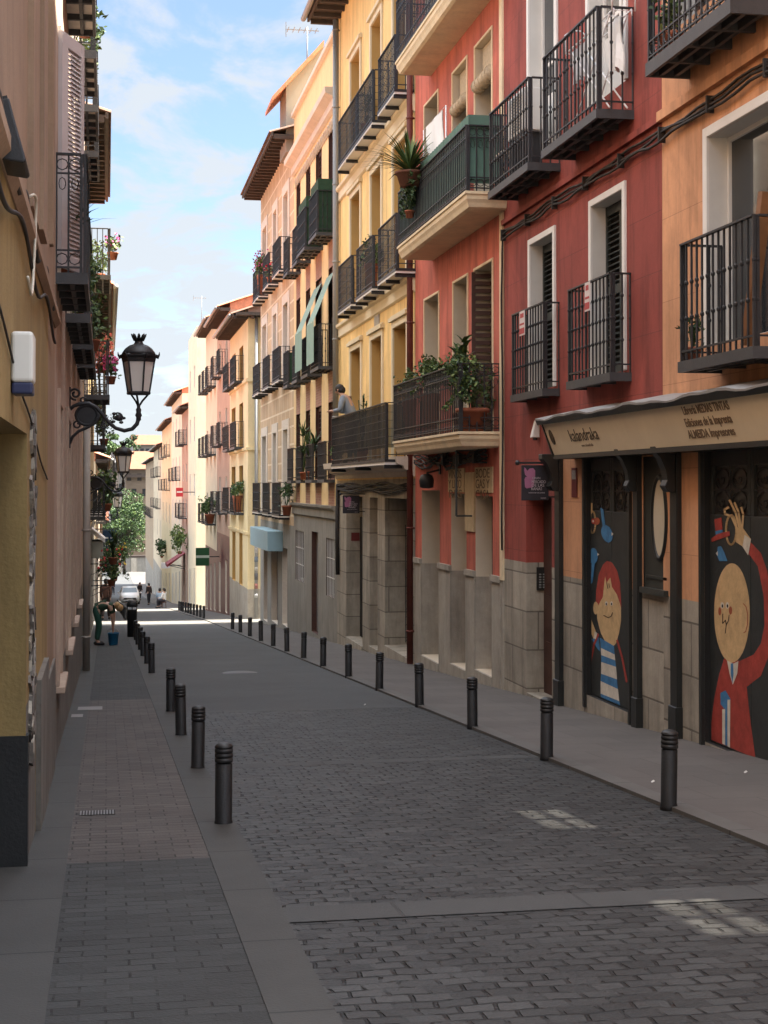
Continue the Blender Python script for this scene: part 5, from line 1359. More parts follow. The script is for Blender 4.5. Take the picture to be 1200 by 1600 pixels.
mb.tube([c_ + bn * 0.004 + Vector((0, 0.055 * cos(t), 0)) + bu * (0.085 * sin(t)) for t in [i * pi / 10 for i in range(20)]], 0.012, 5, 0, True)
mb.tube([c_ + bn * 0.004 + Vector((0, 0.03 * cos(t), 0)) + bu * (0.045 * sin(t)) for t in [i * pi / 6 for i in range(12)]], 0.016, 5, 0, True)
mb.build('round_emblem', LETD, SB)
# white bracket lamp-like fitting left of the board
WF = empty('wall_sensor', (XR, yx(842), zx(842, 680)), 'small white wedge shaped sensor on dark red wall left of the shop sign', 'sensor')
mb = MB(); y_ = yx(842); z = zx(842, 672)
mb.prism([(XR, y_ - 0.05, z - 0.1), (XR - 0.11, y_ - 0.05, z - 0.1), (XR - 0.05, y_ - 0.05, z + 0.13), (XR, y_ - 0.05, z + 0.13)], (0, 0.1, 0)); bevel(mb.build('casing', WHITE, WF), 0.01, 2)
mb = MB(); mb.lathe((XR - 0.05, y_, z - 0.135), [(0.03, 0), (0.035, 0.034)], 10); mb.build('lens', GLASS, WF)
# ================================================================== purple hanging banners (market)
VIO = M('banner_black', (0.026, 0.022, 0.028), 0.7, 0.15, 5)
VIP = M('banner_mauve', (0.33, 0.12, 0.21), 0.7, 0.12, 6)
VIT = M('banner_print', (0.42, 0.36, 0.38), 0.7, 0.2, 20)
def banner(x_wall, y, z_top, wd, ht, label):
    """flag sign standing out from the wall, its face turned to the street's near end"""
    T = empty('hanging_sign', (x_wall, y, z_top - ht), label, 'sign', 'market banners on the right-hand walls')
    x0, x1 = x_wall - 0.12 - wd, x_wall - 0.12
    mb = MB(); mb.box(x0, x1, y - 0.015, y + 0.015, z_top - ht, z_top); bevel(mb.build('board', VIO, T), 0.004, 1)
    mb = MB(); mb.bar((x_wall + 0.01, y, z_top + 0.03), (x0 - 0.05, y, z_top + 0.03), 0.025); mb.bar((x_wall + 0.01, y, z_top - ht * 0.9), (x1 - 0.02, y, z_top - ht * 0.9), 0.02)
    mb.lathe((x0 - 0.05, y, z_top + 0.03), [(0.02, -0.03), (0.035, 0), (0.02, 0.03)], 8); mb.build('bracket', IRON, T)
    mb = MB()
    def q(u, v): return (x0 + wd * u, y - 0.0175, z_top - ht * v)
    blob = [(0.10, 0.06), (0.16, 0.10), (0.20, 0.16), (0.30, 0.09), (0.42, 0.08), (0.50, 0.15), (0.50, 0.30), (0.44, 0.36), (0.42, 0.44), (0.46, 0.52), (0.42, 0.62), (0.30, 0.64), (0.18, 0.66), (0.12, 0.62), (0.10, 0.40), (0.14, 0.33), (0.20, 0.33), (0.12, 0.27), (0.09, 0.15)]
    bm = bmesh.new(); f = bm.faces.new([bm.verts.new(q(*p)) for p in blob]); bmesh.ops.triangulate(bm, faces=[f]); bm.verts.index_update()
    mb.raw([v.co.copy() for v in bm.verts], [tuple(v.index for v in f.verts) for f in bm.faces]); bm.free()
    mb.build('mauve_figure', VIP, T)
    for tx, u, v, w_, s_ in (('GRAN', 0.38, 0.40, 0.3, 0.10), ('MERCADO', 0.36, 0.51, 0.52, 0.12), ('DE LAS', 0.36, 0.61, 0.46, 0.12), ('RANAS', 0.34, 0.71, 0.40, 0.12), ('BARRIO DE LAS LETRAS', 0.25, 0.80, 0.6, 0.05), ('MADRID', 0.70, 0.95, 0.2, 0.05)):
        text_mesh(tx, s_ * ht, (x0 + wd * u, y - 0.0155, z_top - ht * v), (1, 0, 0), (0, 0, 1), VIT, T, 'lettering', width=wd * w_)
    return T
yb1 = yx(871)
q0, q1 = P(826, 727, Y=yb1), P(868, 782, Y=yb1)
# the banner hangs on a doorway bracket of the dark red building; its wall side is at the facade
banner(XR, yb1 - 0.0, P(868, 727, Y=yb1).z, XR - 0.12 - (XR - 0.12 - (q1.x - q0.x)), q0.z - q1.z, 'dark market banner with mauve figure on the dark red wall beside the black shop post')
yb2_ = yx(570)
q0, q1 = P(541, 774, Y=yb2_), P(567, 802, Y=yb2_)
banner(XR, yb2_, q0.z, q1.x - q0.x, q0.z - q1.z, 'dark market banner with mauve figure over the doorway of the bright yellow building')
# ================================================================== bollards
BOLM = M('bollard_black_paint', (0.0085, 0.0085, 0.009), 0.6, 0.6, 7, 0.25, 80)
def bollard():
    T = empty('bollard', (0, 0, 0), 'x', 'bollard')
    r, h = 0.057, 0.53
    mb = MB(); mb.lathe((0, 0, 0), [(r + 0.004, -0.05), (r + 0.004, 0.012), (r, 0.018), (r, h - 0.135), (r - 0.012, h - 0.128)], 22); mb.build('shaft', BOLM, T)
    pr = [(r - 0.012, h - 0.128)]
    z = h - 0.122
    for k in range(3): pr += [(r + 0.003, z), (r + 0.004, z + 0.012), (r + 0.003, z + 0.024), (r - 0.010, z + 0.028)]; z += 0.031
    pr += [(r + 0.003, z), (r + 0.003, z + 0.010), (r - 0.006, z + 0.022), (r - 0.03, z + 0.032), (0.004, z + 0.034)]
    mb = MB(); mb.lathe((0, 0, 0), pr, 22); mb.build('ringed_cap', M('bollard_worn_cap', (0.018, 0.0175, 0.0175), 0.5, 0.4, 14, 0.2, 80), T)
    return T
proto = bollard()
left_y = [10.28, 13.34, 16.2, 19.14, 27.1, 30.2, 33.2, 36.2, 39.1, 42.0] + [64.5 + 2.6 * i for i in range(18)]
right_y = [10.28, 13.31, 16.23, 19.14, 22.1, 25.04, 28.1, 31.07, 34.0, 36.9, 40.0, 43.4, 46.6, 49.6] + [65.0 + 2.7 * i for i in range(10)]
NTH = ['nearest', 'second nearest', 'third nearest', 'fourth nearest', 'fifth nearest', 'sixth nearest', 'seventh nearest', 'eighth nearest', 'ninth nearest', 'tenth nearest', 'eleventh nearest', 'twelfth nearest', 'thirteenth nearest', 'fourteenth nearest']
first = True
for side, ysl, x in (('left', left_y, 0.775), ('right', right_y, 3.97)):
    far = 0
    for i, y in enumerate(ysl):
        t = proto if first else copy_tree(proto); first = False
        t.location = ((x if side == 'left' else 3.88 + 0.0028 * (y - 10)) + random.uniform(-0.01, 0.01), y, zg(y) + PZ + 0.002); t.rotation_euler = (random.uniform(-0.022, 0.022), random.uniform(-0.022, 0.022), random.uniform(0, 6))
        if y < 60:
            t['label'] = 'black ringed iron bollard on the %s kerb, %s to the viewer' % (side, NTH[i]); t['group'] = 'bollards along the %s kerb' % side
        else:
            t['label'] = 'tiny black bollard in the far %s row beyond the cross street' % side; t['group'] = 'far bollards beyond the cross street, %s row' % side
LB = empty('litter_bin', (0.72, 44.5, zg(44.5) + PZ), 'tall black litter bin at the end of the left bollard row', 'litter bin')
mb = MB(); c = (0.72, 44.5, zg(44.5) + PZ); mb.lathe(c, [(0.12, 0), (0.14, 0.02), (0.14, 0.75), (0.15, 0.78)], 18); mb.build('drum', BOLM, LB)
mb = MB(); mb.lathe(c, [(0.15, 0.86), (0.16, 0.88), (0.15, 0.97), (0.08, 1.03), (0.01, 1.04)], 18)
for k in range(4): mb.bar((c[0] + 0.13 * cos(k * pi / 2), c[1] + 0.13 * sin(k * pi / 2), c[2] + 0.75), (c[0] + 0.13 * cos(k * pi / 2), c[1] + 0.13 * sin(k * pi / 2), c[2] + 0.88), 0.02)
mb.build('lid', BOLM, LB)
# ================================================================== street lamps
LGLASS = M('milky_lamp_glass', (0.74, 0.70, 0.64), 0.35, 0.06, 3)
def street_lamp():
    T = empty('street_lamp', (0, 0, 0), 'x', 'street lamp')
    c = (0.87, 0, 0)
    n = 6; ph = pi / 6 + 0.35
    mb = MB(); mb.lathe(c, [(0.135, 0.0), (0.195, 0.42)], n, 0, False, ph); g = mb.build('lantern_glass', LGLASS, T)
    mb = MB()
    for k in range(n):
        q = 2 * pi * k / n + ph
        mb.bar((c[0] + 0.140 * cos(q), 0.140 * sin(q), 0.0), (c[0] + 0.202 * cos(q), 0.202 * sin(q), 0.43), 0.022)
        mb.tube([(c[0] + 0.235 * cos(q), 0.235 * sin(q), 0.47), (c[0] + 0.262 * cos(q), 0.262 * sin(q), 0.52), (c[0] + 0.268 * cos(q), 0.268 * sin(q), 0.56)], [0.02, 0.013, 0.003], 5)
    mb.lathe(c, [(0.03, -0.04), (0.145, -0.035), (0.155, -0.02), (0.155, 0.0), (0.14, 0.012)], n, 0, False, ph)
    mb.lathe(c, [(0.20, 0.42), (0.215, 0.43), (0.222, 0.47), (0.245, 0.50), (0.245, 0.52), (0.225, 0.53)], n, 0, False, ph)
    for k in range(3):
        q = 2 * pi * k / 3 + 0.3; mb.tube([(c[0] + 0.02 * cos(q), 0.02 * sin(q), -0.17), (c[0] + 0.05 * cos(q), 0.05 * sin(q), -0.12), (c[0] + 0.125 * cos(q), 0.125 * sin(q), -0.03)], 0.014, 6)
    mb.build('lantern_frame', IRON, T)
    mb = MB(); mb.lathe(c, [(0.222, 0.52), (0.205, 0.56), (0.17, 0.61), (0.12, 0.65), (0.065, 0.67), (0.05, 0.70), (0.055, 0.72), (0.048, 0.73)], 18)
    for k in range(8):
        q = 2 * pi * k / 8; mb.tube([(c[0] + 0.045 * cos(q), 0.045 * sin(q), 0.72), (c[0] + 0.08 * cos(q), 0.08 * sin(q), 0.79), (c[0] + 0.098 * cos(q), 0.098 * sin(q), 0.815)], [0.024, 0.019, 0.003], 5)
    mb.build('crowned_cap', IRON, T)
    mb = MB()
    mb.lathe((0.87, 0, -0.40), [(0.02, 0.0), (0.034, 0.02), (0.03, 0.05), (0.045, 0.08), (0.03, 0.12), (0.036, 0.16), (0.02, 0.19), (0.028, 0.23)], 12)
    arm = [(0.87, -0.36), (0.85, -0.44), (0.79, -0.51), (0.69, -0.535), (0.58, -0.50), (0.49, -0.42), (0.42, -0.32), (0.34, -0.22), (0.24, -0.165), (0.14, -0.165), (0.05, -0.20), (0.0, -0.25)]
    mb.tube([(x, 0, z) for x, z in arm], [0.026, 0.03, 0.03, 0.03, 0.028, 0.026, 0.026, 0.03, 0.032, 0.03, 0.026, 0.026], 8)
    low = [(0.0, -0.72), (0.04, -0.62), (0.11, -0.55), (0.21, -0.50), (0.31, -0.44), (0.37, -0.36), (0.36, -0.27)]
    mb.tube([(x, 0, z) for x, z in low], 0.02, 6)
    mb.tube([(0.215 + 0.135 * cos(t), 0, -0.325 + 0.135 * sin(t)) for t in [i * pi / 9 for i in range(18)]], 0.02, 6, 0, True)
    mb.lathe((0, 0, 0), [(0.0, 0)], 3) if False else None
    mb.prism([(0.215 + 0.115 * cos(t), -0.012, -0.325 + 0.115 * sin(t)) for t in [i * pi / 9 for i in range(18)]], (0, 0.024, 0))
    def scroll(cx_, cz_, r0, turns, sgn=1, a0=0.0, th=0.013):
        pts = []
        for i in range(int(14 * turns) + 1):
            t = i / 14 * 2 * pi; r = r0 * (1 - 0.75 * i / (14 * turns))
            pts.append((cx_ + r * cos(a0 + sgn * t), 0, cz_ + r * sin(a0 + sgn * t)))
        mb.tube(pts, th, 5)
    scroll(0.60, -0.345, 0.07, 1.4, 1, -0.8); scroll(0.07, -0.03, 0.085, 1.5, -1, -1.4, 0.016); scroll(0.10, -0.46, 0.06, 1.2, 1, 1.0); scroll(0.42, -0.47, 0.05, 1.2, -1, 2.0, 0.010); scroll(0.17, -0.12, 0.045, 1.2, 1, 0.5)
    mb.blob((0.62, 0, -0.355), (0.05, 0.03, 0.05), 0, 8, 6)
    for (x, z) in ((0.56, -0.30), (0.68, -0.36), (0.65, -0.42), (0.55, -0.41)):
        mb.blob((x, 0, z), (0.03, 0.012, 0.022), 0, 6, 4)
    mb.box(-0.006, 0.014, -0.05, 0.05, -0.78, 0.06)
    mb.build('wall_bracket', IRON, T)
    return T
lp = street_lamp()
p = P(218, 613, Y=19.0)
lp.location = (XL + 0.002, 19.0, p.z); lp.scale = (0.95, 0.88, 0.88); lp['label'] = 'large crowned black lantern on a scrolled wall bracket, nearest of the left-hand lamps'; lp['group'] = 'bracket lanterns on the left-hand walls'
for (px, py, Y, lab) in ((196, 737, 36.8, 'smaller looking crowned lantern on a scrolled bracket just beyond the nearest one'), (184, 792, 57.0, 'tiny distant lantern on a bracket in front of the leafy tree')):
    t = copy_tree(lp); t.location = (XL + 0.002, Y, P(px, py, Y=Y).z); t['label'] = lab; t['group'] = 'bracket lanterns on the left-hand walls'
# ================================================================== plants
random.seed(21)
def leafy(mb, c, r, n, sz, mis=(0, 1, 2), droop=0.0, shell=0.35):
    for _ in range(n):
        while True:
            v = Vector((random.uniform(-1, 1), random.uniform(-1, 1), random.uniform(-1, 1)))
            if shell < v.length < 1: break
        p = Vector(c) + Vector((v.x * r[0], v.y * r[1], v.z * r[2] - droop * random.random()))
        a = Vector((random.gauss(0, 1), random.gauss(0, 1), random.gauss(0, 1))).normalized()
        b = a.orthogonal().normalized(); q = random.uniform(0, 6.28); b = (b * cos(q) + a.cross(b) * sin(q))
        s_ = sz * random.uniform(0.6, 1.3)
        mb.face([p - a * s_, p - b * s_ * 0.5, p + a * s_, p + b * s_ * 0.5], random.choice(mis))
def strap(mb, c, n, L, w, mi=(0, 1), up=0.6):
    for _ in range(n):
        q = random.uniform(0, 6.28); e = random.uniform(0.15, 1.25) if up else 0.8; l = L * random.uniform(0.7, 1.15)
        d = Vector((cos(q), sin(q), 0)); p0 = Vector(c); pts = []
        for k in range(4):
            t = k / 3; pts.append(p0 + d * (l * t * sin(e)) + Vector((0, 0, l * t * cos(e) - 0.35 * l * t * t)))
        sd_ = Vector((-d.y, d.x, 0)) * (w / 2); m_ = random.choice(mi)
        for k in range(3):
            w0, w1 = (1, 0.85, 0.6, 0.05)[k], (1, 0.85, 0.6, 0.05)[k + 1]
            mb.face([pts[k] - sd_ * w0, pts[k] + sd_ * w0, pts[k + 1] + sd_ * w1, pts[k + 1] - sd_ * w1], m_)
LM = [LEAF1, LEAF2, LEAF3]
def pot(T, c, r, h, mat=TERRA):
    mb = MB(); mb.lathe(c, [(r * 0.7, 0), (r * 0.95, h * 0.82), (r * 1.06, h * 0.84), (r * 1.06, h), (r * 0.9, h), (r * 0.88, h * 0.93)], 14); mb.build('pot', mat, T)
def plant(loc, label, kind='bush', r=(0.3, 0.3, 0.3), n=120, sz=0.06, potr=0.14, poth=0.25, petals=None, group=None, mis=(0, 1, 2), potm=TERRA, name='potted_plant', droop=0.0, npet=40):
    T = empty(name, loc, label, 'plant', group); x, y, z = loc
    if potr: pot(T, loc, potr, poth, potm)
    z0 = z + (poth if potr else 0)
    mb = MB()
    if kind == 'bush':
        nc = 6
        for k in range(nc):
            o_ = Vector((random.uniform(-0.6, 0.6) * r[0], random.uniform(-0.7, 0.7) * r[1], random.uniform(-0.35, 0.6) * r[2])); f_ = random.uniform(0.4, 0.75)
            leafy(mb, (x + o_.x, y + o_.y, z0 + r[2] * 0.8 + o_.z), (r[0] * f_, r[1] * f_, r[2] * f_), n // nc, sz, mis, droop, 0.1)
        for k in range(7):      # straggling shoots and trailing stems
            q = random.uniform(0, 6.28); a = Vector((x + 0.5 * r[0] * cos(q), y + 0.5 * r[1] * sin(q), z0 + r[2] * 0.7)); dn_ = random.choice((-0.9, 0.9, 0.7))
            for j in range(max(3, n // 60)):
                t = (j + 1) / max(3, n // 60); leafy(mb, a + Vector((0.7 * r[0] * cos(q) * t, 0.7 * r[1] * sin(q) * t, dn_ * r[2] * t * (1.1 - 0.3 * t))), (sz, sz, sz), 2, sz * 0.8, mis, 0, 0)
        for k in range(5): mb.bar((x, y, z0 - 0.03), (x + random.uniform(-0.5, 0.5) * r[0], y + random.uniform(-0.5, 0.5) * r[1], z0 + r[2] * random.uniform(0.7, 1.3)), 0.012, 1)
    elif kind == 'yucca':
        strap(mb, (x, y, z0), n, r[2], sz, (0, 1, 2))
    elif kind == 'palm':
        for k in range(3):
            a = Vector((x + random.uniform(-0.1, 0.1), y + random.uniform(-0.15, 0.15), z0 + r[2] * (0.5 + 0.25 * k)))
            mb.tube([(x, y, z0 - 0.05), a], 0.02, 5, 1); strap(mb, a, n // 3, r[0], sz, (0, 1))
    elif kind == 'tall':
        for k in range(4):
            a = Vector((x + random.uniform(-0.12, 0.12), y + random.uniform(-0.12, 0.12), z0 + r[2] * random.uniform(1.2, 2)))
            mb.tube([(x, y, z0 - 0.05), a], 0.012, 5, 1)
            for j in range(n // 4):
                f = random.uniform(0.3, 1); strap(mb, Vector((x, y, z0)).lerp(a, f), 1, r[0] * 0.8, sz, mis)
    mb.build('foliage', LM, T)
    if petals:
        fb = MB()
        for _ in range(npet):
            v = Vector((random.uniform(-1, 1), random.uniform(-1, 1), random.uniform(-0.3, 1.0)))
            p = Vector((x + v.x * r[0], y + v.y * r[1], z0 + r[2] * 0.8 + v.z * r[2] - droop * random.random()))
            for q in range(3): 
                a = Vector((random.gauss(0, 1), random.gauss(0, 1), random.gauss(0, 1))).normalized(); b = a.orthogonal().normalized(); s_ = sz * 0.75
                fb.face([p - a * s_, p - b * s_ * 0.8, p + a * s_, p + b * s_ * 0.8])
        fb.build('flowers', petals, T)
    return T
# rose building, upper balcony
f2t = P(623, 386, X=XR - 0.6).z
pA = P(641, 292, X=XR - 0.72)
HB = plant((pA.x, pA.y, pA.z), 'spiky yucca in a brick coloured basket hung on the upper cream balcony', 'yucca', (0.5, 0.5, 1.0), 150, 0.042, 0.24, 0.24, potm=M('woven_basket', (0.17, 0.075, 0.05), 0.85, 0.2, 20, 0.4, 60), name='hanging_plant')
mb = MB(); o0 = OFF[HB.name]
for k in (-1, 1): mb.bar((pA.x + 0.1, pA.y + 0.15 * k, pA.z + 0.2), (XR - 0.58, pA.y + 0.15 * k, pA.z + 0.32), 0.012)
mb.build('hook', IRON, HB)
pA = P(640, 345, X=XR - 0.70)
TP = plant((pA.x, pA.y, f2t + 0.25), 'trailing dark green creeper hanging outside the upper cream balcony below the yucca', 'bush', (0.12, 0.42, 0.42), 900, 0.036, 0.08, 0.12, mis=(1, 1, 0), name='hanging_plant')
mb = MB(); mb.bar((pA.x, pA.y, f2t + 0.30), (XR - 0.58, pA.y, f2t + 0.36), 0.012); mb.build('hook', IRON, TP)
pA = P(646, 355, X=XR - 0.40)
plant((pA.x, pA.y, f2t + 0.002), 'dense dark climbing plant filling the far corner of the upper cream balcony', 'bush', (0.18, 0.55, 0.55), 900, 0.035, 0.15, 0.2, mis=(1, 1, 0))
# rose building, lower balcony
f1t = P(613, 690, X=XR - 0.62).z
for (px, kind, r, n, sz, lab, pr_, ph_) in ((738, 'bush', (0.34, 0.46, 0.50), 1200, 0.038, 'bushy plant in a wide terracotta pot at the lower cream balcony corner', 0.24, 0.34),
        (722, 'tall', (0.42, 0.36, 0.62), 110, 0.08, 'tall plant with drooping pointed leaves above the lower cream balcony rail', 0.15, 0.3),
        (672, 'bush', (0.30, 0.75, 0.36), 1000, 0.036, 'low spreading green bush above the middle of the lower cream balcony rail', 0.16, 0.72),
        (640, 'bush', (0.2, 0.4, 0.28), 260, 0.045, 'sparse pale seedling plant at the far end of the lower cream balcony', 0.12, 0.72)):
    p_ = P(px, 690, X=XR - (0.36 if px > 730 else 0.40))
    plant((p_.x, p_.y, f1t + 0.002), lab, kind, r, n, sz, pr_, ph_)
# yellow building
plant((XR - 0.2, yx(573, XR - 0.3), z3s + 0.002), 'leafy green plant on the middle balcony of the bright yellow building', 'bush', (0.22, 0.45, 0.3), 320, 0.045, 0.14, 0.6)
plant((XR - 0.2, yx(566, XR - 0.3), z4s + 0.002), 'thin dry plant on the top middle balcony of the yellow building', 'tall', (0.3, 0.3, 0.5), 30, 0.04, 0.13, 0.3)
plant((XR - 0.42, yx(527, XR - 0.4), fl1 + 0.002), 'yellowish shrub behind the netting at the end of the green screened balcony', 'bush', (0.12, 0.3, 0.2), 120, 0.05, 0.12, 0.12, mis=(2, 2, 0))
plant((XR - 0.30, yx(566, XR - 0.3), fl1 + 0.002), 'slim upright plant between the windows over the green screened balcony', 'tall', (0.22, 0.2, 0.6), 36, 0.05, 0.13, 0.3)
# cream building: palms
for k, (px, lab) in enumerate(((474, 'larger feathery palm on the first floor balcony of the cream striped building'), (486, 'smaller dark palm beside the larger one on the cream striped building'))):
    p_ = P(px, 760, X=XR - 0.2); plant((p_.x, p_.y, zE1 - 0.04), lab, 'palm', (0.75, 0.7, 1.0 - 0.3 * k), 54, 0.05, 0.10, 0.22)
# tan building
plant((XR - 0.22, yx(408, XR - 0.2), zrow[0][0] + 0.002), 'pink geraniums overflowing the top balcony of the tan block building', 'bush', (0.25, 0.7, 0.45), 320, 0.06, 0.14, 0.75, petals=PINK, npet=60)
plant((XR - 0.24, yx(424, XR - 0.2), zrow[0][0] + 0.002), 'red flowers hanging on the top middle balcony of the tan building', 'bush', (0.2, 0.4, 0.3), 80, 0.06, 0.13, 0.2, petals=REDP, npet=30)
plant((XR - 0.25, yx(448, XR - 0.25), zrow[2][0] + 0.002), 'dark straggly plants on the low balcony of the tan building near the blue sign', 'bush', (0.2, 0.8, 0.4), 260, 0.06, 0.15, 0.3, mis=(1, 1, 0))
plant((XR - 0.25, yx(371, XR - 0.25), gw[2]['z0'] + 0.02), 'upright green plants on the low balcony of the pale yellow corner building', 'bush', (0.3, 0.9, 0.42), 320, 0.07, 0.2, 0.7)
plant((XR - 0.3, yx(328, XR - 0.3), zrow and P(327, 815, X=XR).z + 0.01), 'tumbling green shrub over the low balcony of the cream and pink building', 'bush', (0.5, 1.5, 0.6), 600, 0.09, 0.25, 0.5)
plant((XR - 0.55, yx(281, XR - 0.55), P(281, 866, X=XR - 0.55).z), 'round olive bush hanging on the narrow pink building far down the right', 'bush', (0.6, 1.8, 0.95), 800, 0.10, 0.18, 0.2, mis=(0, 2, 2))
plant((XR - 0.4, yx(253, XR - 0.4), P(253, 872, X=XR - 0.4).z), 'dark greenery over shop fronts at the far end of the right row', 'bush', (0.5, 2.5, 0.9), 420, 0.14, 0.15, 0.2, mis=(0, 1, 1))
# left side flowers
plant((XL + 0.36, 32.3, 4.0), 'mass of coral flowers on the left-hand balcony beyond the big lantern', 'bush', (0.2, 0.6, 0.35), 140, 0.06, 0.14, 0.2, petals=ORANGEP, droop=0.4, npet=110)
plant((XL + 0.52, 31.6, 3.72), 'bright pink geranium bunch hanging past the coral flowers', 'bush', (0.14, 0.3, 0.22), 90, 0.055, 0.11, 0.16, petals=PINK, npet=80, name='hanging_plant')
plant((XL + 0.56, 34.0, 6.6), 'small pot of pink and green flowers under the timber eave on the left', 'bush', (0.16, 0.4, 0.2), 90, 0.055, 0.12, 0.16, petals=PINK, npet=24, name='hanging_plant')
plant((XL + 0.1, 14.9, 3.54), 'dark arching strap leaved plant on the near left balcony behind the shutter', 'palm', (0.5, 0.5, 0.35), 45, 0.03, 0.11, 0.35)
plant((XL + 0.18, 18.45, 6.97), 'clay pot with small leaves between the upper left balconies', 'bush', (0.1, 0.15, 0.12), 50, 0.035, 0.085, 0.16)
plant((XL + 0.24, 17.0, 7.0), 'pale pink blossom plant spilling over the topmost left balcony', 'bush', (0.17, 0.4, 0.25), 110, 0.04, 0.1, 0.2, petals=M('pale_pink_petals', (0.66, 0.35, 0.5), 0.6, 0.1), npet=26, mis=(2, 2, 0))
for k, (x, y, z, rr, lab, kd) in enumerate(((0.0, 41.0, 1.0, (0.3, 0.6, 0.45), 'dark leafy pot plant high on the straw coloured left building', 'bush'), (0.18, 44.0, -0.55, (0.45, 0.9, 0.55), 'broad green palm like plant on the straw coloured left building', 'palm'), (0.15, 47.0, -1.35, (0.4, 0.9, 0.5), 'bushy plant in a red clay pot low on the straw coloured left building', 'bush'), (0.25, 52.0, -1.5, (0.4, 1.0, 0.6), 'yellow flowering climber at the end of the straw coloured left building', 'bush'))):
    T = plant((x, y, z), lab, kd, rr, 520 if kd == 'bush' else 60, 0.065, 0.13, 0.2, petals=(M('yellow_petals', (0.6, 0.42, 0.05), 0.6, 0.1) if k == 3 else (REDP if k == 2 else None)), npet=30, name='hanging_plant')
    mb = MB(); mb.bar((x, y, z + 0.02), (XL, y, z + 0.02), 0.03); mb.bar((x, y, z + 0.0), (XL, y, z - 0.3), 0.02); mb.build('wall_hook', IRON, T)
# ================================================================== trees
def tree(loc, label, rx, rz, zc_, n, sz, trunk_h, mis=(0, 0, 1, 2), clumps=16):
    T = empty('tree', loc, label, 'tree'); x, y, z = loc
    mb = MB(); mb.tube([(x, y, z - 0.3), (x + 0.1, y, z + trunk_h * 0.5), (x - 0.1, y + 0.1, z + trunk_h)], [0.32, 0.25, 0.18], 9)
    cl = []
    for k in range(clumps):
        v = Vector((random.gauss(0, 0.55), random.gauss(0, 0.55), random.gauss(0, 0.5)))
        if v.length > 1: v.normalize()
        c = Vector((x + v.x * rx, y + v.y * rx, zc_ + v.z * rz)); cl.append(c)
        mb.tube([(x, y, z + trunk_h * random.uniform(0.7, 1)), (x, y, z + trunk_h) if k % 2 else (x + v.x * rx * 0.4, y + v.y * rx * 0.4, zc_ - rz * 0.4), c], [0.12, 0.08, 0.03], 5)
    mb.build('trunk', EAVE, T)
    mb = MB()
    for c in cl:
        r = rx * random.uniform(0.28, 0.42); leafy(mb, c, (r, r, r * 0.75), n // clumps, sz, mis, 0, 0.55)
    mb.build('crown', [M('tree_leaf_mid', (0.042, 0.085, 0.020), 0.6, 0.3, 3), M('tree_leaf_dark', (0.020, 0.045, 0.013), 0.6, 0.3, 3), M('tree_leaf_pale', (0.085, 0.13, 0.028), 0.6, 0.3, 3)], T)
tree((3.0, 272, zg(272)), 'big leafy green tree filling the end of the street above the low wall', 4.6, 4.9, zp(200, 818, 272), 11000, 0.21, 4.2, clumps=44)
tree((0.8, 300, zg(300)), 'darker leafy tree behind and left of the big one at the street end', 4.6, 4.6, zp(200, 815, 300), 6000, 0.25, 4.2, (1, 1, 0), 26)
tree((xp(178, 300), 306, zg(306)), 'round pale green treetop showing above the white back house', 2.6, 2.2, zp(178, 696, 306), 1800, 0.3, 9, (0, 2, 0), 14)
tree((xp(206, 340), 375, zg(375)), 'thin treetop behind the orange roofed house', 2.6, 2.0, zp(206, 690, 375), 700, 0.3, 10, (0, 1), 10)
# ================================================================== people
def skin_mesh(name, verts, edges, radii, mat, parent, lvl=2, root_i=0):
    me = bpy.data.meshes.new(name); me.from_pydata([tuple(v) for v in verts], edges, [])
    ob = bpy.data.objects.new(name, me); COL.objects.link(ob)
    sk = ob.modifiers.new('skin', 'SKIN'); sk.use_smooth_shade = True
    if not me.skin_vertices: me.skin_vertices.new() if hasattr(me.skin_vertices, 'new') else None
    for i, r in enumerate(radii):
        d = me.skin_vertices[0].data[i]; d.radius = (r, r) if not isinstance(r, tuple) else r
        d.use_root = (i == root_i)
    sb = ob.modifiers.new('sub', 'SUBSURF'); sb.levels = lvl; sb.render_levels = lvl
    dg = bpy.context.evaluated_depsgraph_get()
    m2 = bpy.data.meshes.new_from_object(ob.evaluated_get(dg))
    bpy.data.objects.remove(ob); bpy.data.meshes.remove(me)
    m2.name = name; m2.materials.clear(); m2.materials.append(mat)
    for p_ in m2.polygons: p_.use_smooth = True; p_.material_index = 0
    o = bpy.data.objects.new(name, m2); COL.objects.link(o); o.parent = parent; OFF[o.name] = OFF[parent.name]
    return o
